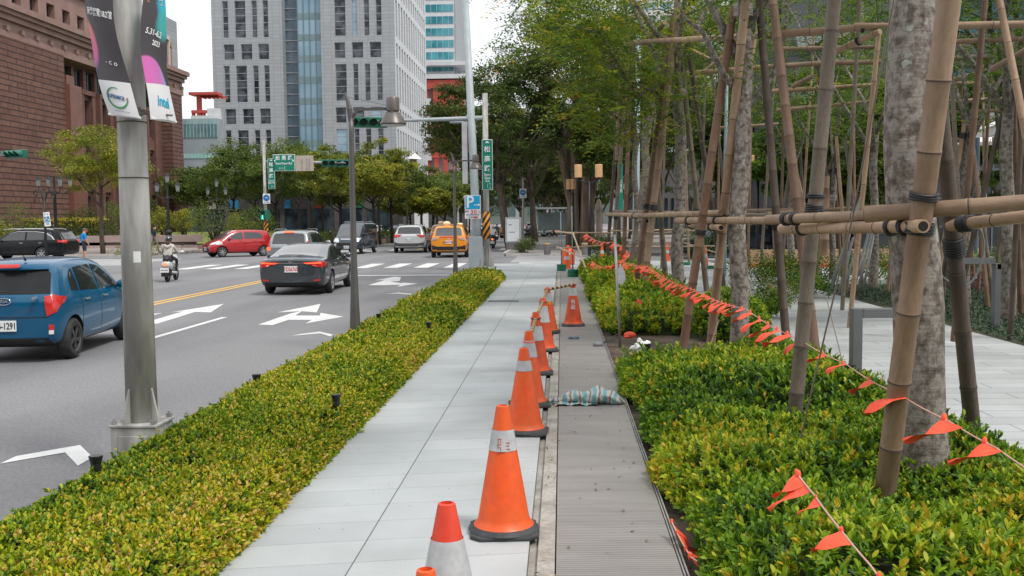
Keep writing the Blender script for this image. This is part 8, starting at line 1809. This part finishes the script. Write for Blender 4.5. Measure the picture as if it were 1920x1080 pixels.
# ================= PEOPLE =================
skin=mat('skin',(.42,.24,.17),.6,(.46,.27,.19),8); hair=mat('dark_hair',(.015,.011,.009),.7,(.03,.022,.018),30)
def person(label,loc,rz,J,mats,parts,H=1.7,r=None):
    """J: joints (dict). One continuous skin mesh; materials chosen by nearest bone."""
    t=thing('person',label,'person',loc,rz)
    E=[('pelvis','waist'),('waist','chest'),('chest','neck'),('neck','head'),('head','crown'),('chest','shL'),('shL','elL'),('elL','wrL'),('chest','shR'),('shR','elR'),('elR','wrR'),('pelvis','hiL'),('hiL','knL'),('knL','anL'),('anL','toL'),('pelvis','hiR'),('hiR','knR'),('knR','anR'),('anR','toR'),('wrL','haL'),('wrR','haR')]
    rad=dict(pelvis=(.145,.11),waist=(.135,.10),chest=(.15,.105),neck=(.052,.052),head=(.078,.088),crown=(.066,.075),shL=(.062,.062),shR=(.062,.062),elL=(.042,.042),elR=(.042,.042),wrL=(.028,.028),wrR=(.028,.028),haL=(.036,.018),haR=(.036,.018),hiL=(.088,.088),hiR=(.088,.088),knL=(.058,.058),knR=(.058,.058),anL=(.038,.038),anR=(.038,.038),toL=(.04,.03),toR=(.04,.03))
    if r: rad.update(r)
    J=dict(J)
    for s in 'LR':      # five fingers from each hand
        w=Vector(J['wr'+s]); h=Vector(J['ha'+s]); d=(h-w).normalized(); side=d.cross(Vector((0,1,.2))).normalized()
        for k in range(5):
            nm='f%s%d'%(s,k)
            if k==4: a=w.lerp(h,.45)+side*.045; b=a+d*.03+side*.012; E.append(('wr'+s,nm+'a'))
            else: a=h+d*.035+side*(.027-.018*k); b=a+d*(.03+.006*(k in(1,2)))+Vector((0,-.01,0)); E.append(('ha'+s,nm+'a'))
            J[nm+'a']=a; J[nm+'b']=b; rad[nm+'a']=(.009,.009); rad[nm+'b']=(.007,.007); E.append((nm+'a',nm+'b'))
    names=list(J); idx={n:i for i,n in enumerate(names)}
    me=bpy.data.meshes.new('body'); me.from_pydata([tuple(J[n]) for n in names],[(idx[a],idx[b]) for a,b in E],[]); o=bpy.data.objects.new('tmp',me); COL.objects.link(o)
    sk=o.modifiers.new('skin','SKIN'); sk.use_smooth_shade=True
    for n in names: v=me.skin_vertices[0].data[idx[n]]; v.radius=rad.get(n,(.05,.05)); v.use_root=(n=='pelvis')
    ss=o.modifiers.new('s','SUBSURF'); ss.levels=2; ss.render_levels=2
    dg=bpy.context.evaluated_depsgraph_get(); m2=bpy.data.meshes.new_from_object(o.evaluated_get(dg)); m2.name='body'; bpy.data.objects.remove(o)
    ml=[]; m2.materials.clear()
    for mm_ in mats: m2.materials.append(mm_[0])
    segs=[(Vector(J[a]),Vector(J[b]),a,b) for a,b in E]
    def mi(p):
        best=None
        for a,b,na,nb in segs:
            d=b-a; f=max(0,min(1,(p-a).dot(d)/max(1e-9,d.length_squared))); q=(p-(a+d*f)).length
            if best is None or q<best[0]: best=(q,na,nb,f)
        _,na,nb,f=best
        for i,(_,bones) in enumerate(mats):
            for (x,y,lo,hi) in bones:
                if x==na and (y==nb or y=='*') and lo<=f<=hi: return i
        return 0
    for p in m2.polygons: p.material_index=mi(p.center); p.use_smooth=True
    b=bpy.data.objects.new('body',m2); COL.objects.link(b); fixk(b,t)
    hd=Vector(J['head']); up=(Vector(J['crown'])-hd).normalized(); fw=Vector(J.get('_face',(0,1,0)))
    return t
def bones(*a): return [(x,y,lo,hi) for x,y,lo,hi in a]
ALLA=bones(('pelvis','waist',0,1),('waist','chest',0,1),('chest','neck',0,.75),('chest','shL',0,1),('chest','shR',0,1),('shL','elL',0,1),('shR','elR',0,1))
SLEEVE=bones(('elL','wrL',0,.92),('elR','wrR',0,.92)); LEG=bones(('pelvis','hiL',0,1),('pelvis','hiR',0,1),('hiL','knL',0,1),('hiR','knR',0,1),('knL','anL',0,.9),('knR','anR',0,.9)); FEET=bones(('anL','toL',0,1),('anR','toR',0,1),('knL','anL',.9,1),('knR','anR',.9,1))
def face(t,head,fw,tilt=0,s=1):
    head=Vector(head); fw=Vector(fw).normalized(); sd=fw.cross(Vector((0,0,1))); 
    mb=MB(); mb.sphere(head+fw*.088*s+Vector((0,0,-.01)),(.013,.013,.02),8,6); mb.build('nose',skin,t,smooth=True)
    for k in (-1,1):
        MB().sphere(head+fw*.075*s+sd*k*.03+Vector((0,0,.012)),.010,8,6).build('eye',mat('eye_dark',(.02,.015,.012),.3),t,smooth=True)
        MB().sphere(head+sd*k*.080,(.014,.018,.028),8,6).build('ear',skin,t,smooth=True)
    MB().sphere(head+fw*.080*s+Vector((0,0,-.045)),(.020,.012,.006),8,4).build('mouth',mat('lips',(.35,.13,.11),.6),t)
# rider
cream=mat('cream_jacket',(.50,.47,.42),.85,(.58,.55,.50),9,.2); dkpant=mat('dark_trousers',(.03,.032,.04),.85); shoe=mat('dark_shoe',(.02,.02,.02),.6)
J=dict(pelvis=(0,.42,.84),waist=(0,.44,.99),chest=(0,.50,1.19),neck=(0,.53,1.33),head=(0,.56,1.44),crown=(0,.57,1.52),shL=(-.17,.50,1.24),elL=(-.25,.68,1.02),wrL=(-.29,.95,.98),haL=(-.30,1.03,.99),shR=(.17,.50,1.24),elR=(.25,.68,1.02),wrR=(.29,.95,.98),haR=(.30,1.03,.99),hiL=(-.11,.46,.84),knL=(-.19,.86,.74),anL=(-.15,.92,.38),toL=(-.15,1.06,.355),hiR=(.11,.46,.84),knR=(.19,.86,.74),anR=(.15,.92,.38),toR=(.15,1.06,.355))
rd=person('person riding the white scooter in a hooded cream jacket and black helmet, seen from behind',(-12.62,31.1,RD),R(8),J,[(skin,[]),(cream,ALLA+SLEEVE),(dkpant,LEG),(shoe,FEET)],None)
rd.scale=(.93,)*3
MB().sphere((0,.56,1.47),(.125,.145,.125),16,10).build('helmet',mat('black_helmet',(.02,.025,.028),.15,coat=1.0),rd,smooth=True)
MB().tube([(0,.47,1.40),(0,.44,1.32),(0,.42,1.24)],[.07,.075,.03],10).build('hair',mat('brown_hair',(.06,.025,.015),.7),rd,smooth=True)
MB().tube([(-.12,.42,1.27),(0,.385,1.20),(.12,.42,1.27)],[.04,.06,.04],10).build('hood',cream,rd,smooth=True); face(rd,(0,.56,1.44),(0,1,0))
MB().sphere((.36,.93,1.02),(.07,.07,.05),10,6).build('glove_mitt',mat('white_mitt',(.6,.6,.6),.6),rd,smooth=True)
# walking man
tee=mat('navy_tee',(.02,.04,.055),.85,(.03,.055,.07),8); camo=mat('camo_trousers',(.10,.085,.06),.9,(.24,.21,.17),9,lo=.45,hi=.55)
J=dict(pelvis=(0,0,.93),waist=(0,.01,1.06),chest=(0,.03,1.28),neck=(0,.04,1.44),head=(0,.07,1.56),crown=(0,.07,1.65),shL=(-.17,.02,1.36),elL=(-.21,-.10,1.10),wrL=(-.2,.02,.88),haL=(-.2,.06,.80),shR=(.17,.03,1.36),elR=(.20,.10,1.12),wrR=(.17,.32,1.03),haR=(.15,.40,1.03),hiL=(-.09,.01,.90),knL=(-.10,-.10,.50),anL=(-.10,-.40,.18),toL=(-.10,-.34,.05),hiR=(.09,.01,.90),knR=(.10,.18,.52),anR=(.10,.22,.09),toR=(.10,.36,.035))
g_=G(290,475.5,-.01); wm=person('person walking by the stone bench in a dark navy tee and camouflage trousers',(g_.x,g_.y,-.0),R(-62),J,[(skin,[]),(tee,ALLA),(camo,LEG),(shoe,FEET)],None)
face(wm,(0,.07,1.56),(0,1,0)); MB().sphere((0,.055,1.60),(.09,.10,.085),12,8).build('hair',hair,wm,smooth=True)
# man in blue
btee=mat('bright_blue_tee',(.0,.20,.50),.8,(.01,.25,.58),6); nvs=mat('navy_shorts',(.015,.02,.045),.85)
J=dict(pelvis=(0,0,.92),waist=(0,0,1.05),chest=(0,0,1.27),neck=(0,.02,1.43),head=(0,.05,1.54),crown=(0,.05,1.63),shL=(-.19,0,1.35),elL=(-.30,-.12,1.12),wrL=(-.20,.02,.93),haL=(-.16,.05,.88),shR=(.19,0,1.35),elR=(.24,.02,1.10),wrR=(.22,.12,.88),haR=(.21,.15,.80),hiL=(-.09,0,.90),knL=(-.11,.02,.49),anL=(-.12,0,.09),toL=(-.13,.13,.035),hiR=(.09,0,.90),knR=(.11,.02,.49),anR=(.12,0,.09),toR=(.14,.13,.035))
bmn=person('person in bright blue tee, grey cap and red face mask by the black minivan',(P(158,470,50.6).x,50.6,RD),R(-50),J,[(skin,[]),(btee,ALLA),(nvs,LEG[:4]),(shoe,FEET)],None,r=dict(waist=(.155,.13),chest=(.165,.125),pelvis=(.155,.125)))
bmn.scale=(1.15,1.15,1.0)
face(bmn,(0,.05,1.54),(0,1,0)); MB().sphere((0,.05,1.60),(.095,.105,.075),12,8).box(-.07,.07,.12,.22,1.585,1.597).build('cap',mat('grey_cap',(.10,.09,.085),.85),bmn,smooth=False); MB().sphere((0,.10,1.50),(.075,.06,.06),12,8).build('face_mask',mat('red_mask',(.62,.05,.035),.7),bmn,smooth=True)
# distant riders and scooters
dkp2=mat('dark_scooter_paint',(.03,.03,.035),.3)
spots_=[(-3.62,69,dkp2,'dark','black'),(-2.75-.95,80,dkp2,'white','white')]
for i,(u,v,y,l1_,l2_,cm) in enumerate(((905,455,68,'dark distant scooter left of the hazard sleeve post','person in black on the distant dark scooter',dkpant),(923,458,66,'distant scooter with a red tail lamp right of the hazard sleeve post','person in a white shirt on the distant scooter',mat('white_shirt',(.6,.6,.6),.8)),(931,440,96,'far scooter ahead of the white-shirted rider','person in black riding far ahead',dkpant))):
    q=P(u,430,y); s_=scooter((q.x,y,RD),0,l1_,dkp2)
    J2=dict(pelvis=(0,.42,.84),waist=(0,.44,.99),chest=(0,.50,1.19),neck=(0,.53,1.33),head=(0,.56,1.44),crown=(0,.57,1.52),shL=(-.17,.50,1.24),elL=(-.25,.68,1.02),wrL=(-.29,.95,.98),haL=(-.30,1.03,.99),shR=(.17,.50,1.24),elR=(.25,.68,1.02),wrR=(.29,.95,.98),haR=(.30,1.03,.99),hiL=(-.11,.46,.84),knL=(-.19,.86,.74),anL=(-.15,.92,.38),toL=(-.15,1.06,.355),hiR=(.11,.46,.84),knR=(.19,.86,.74),anR=(.15,.92,.38),toR=(.15,1.06,.355))
    pr_=person(l2_,(q.x,y,RD),0,J2,[(skin,[]),(cm,ALLA+SLEEVE),(dkpant,LEG),(shoe,FEET)],None); MB().sphere((0,.56,1.47),(.125,.145,.125),12,8).build('helmet',mat('helmet_%d'%i,((.03,.03,.03),(.6,.6,.6),(.1,.1,.3))[i],.2),pr_,smooth=True)
# parked scooters under the far trees and by the shelter
for i,(u,y) in enumerate(((985,98),(993,96),(1000,94),(1034,104),(1041,106),(1048,108),(1056,110),(1003,118))):
    q=P(u,430,y); scooter((q.x,y,0),R(70+17*i%60),['parked scooter under the far pavement trees','second parked scooter under the far pavement trees','third parked scooter under the far pavement trees','parked scooter left in the row by the shelter','second scooter in the row by the shelter','third scooter in the row by the shelter','last scooter in the row by the shelter','scooter parked behind the red hydrant'][i],[dkp2,palew,dkp2,palew,dkp2,palew,dkp2,dkp2][i],group='parked scooters')
print('objects',len(bpy.data.objects))
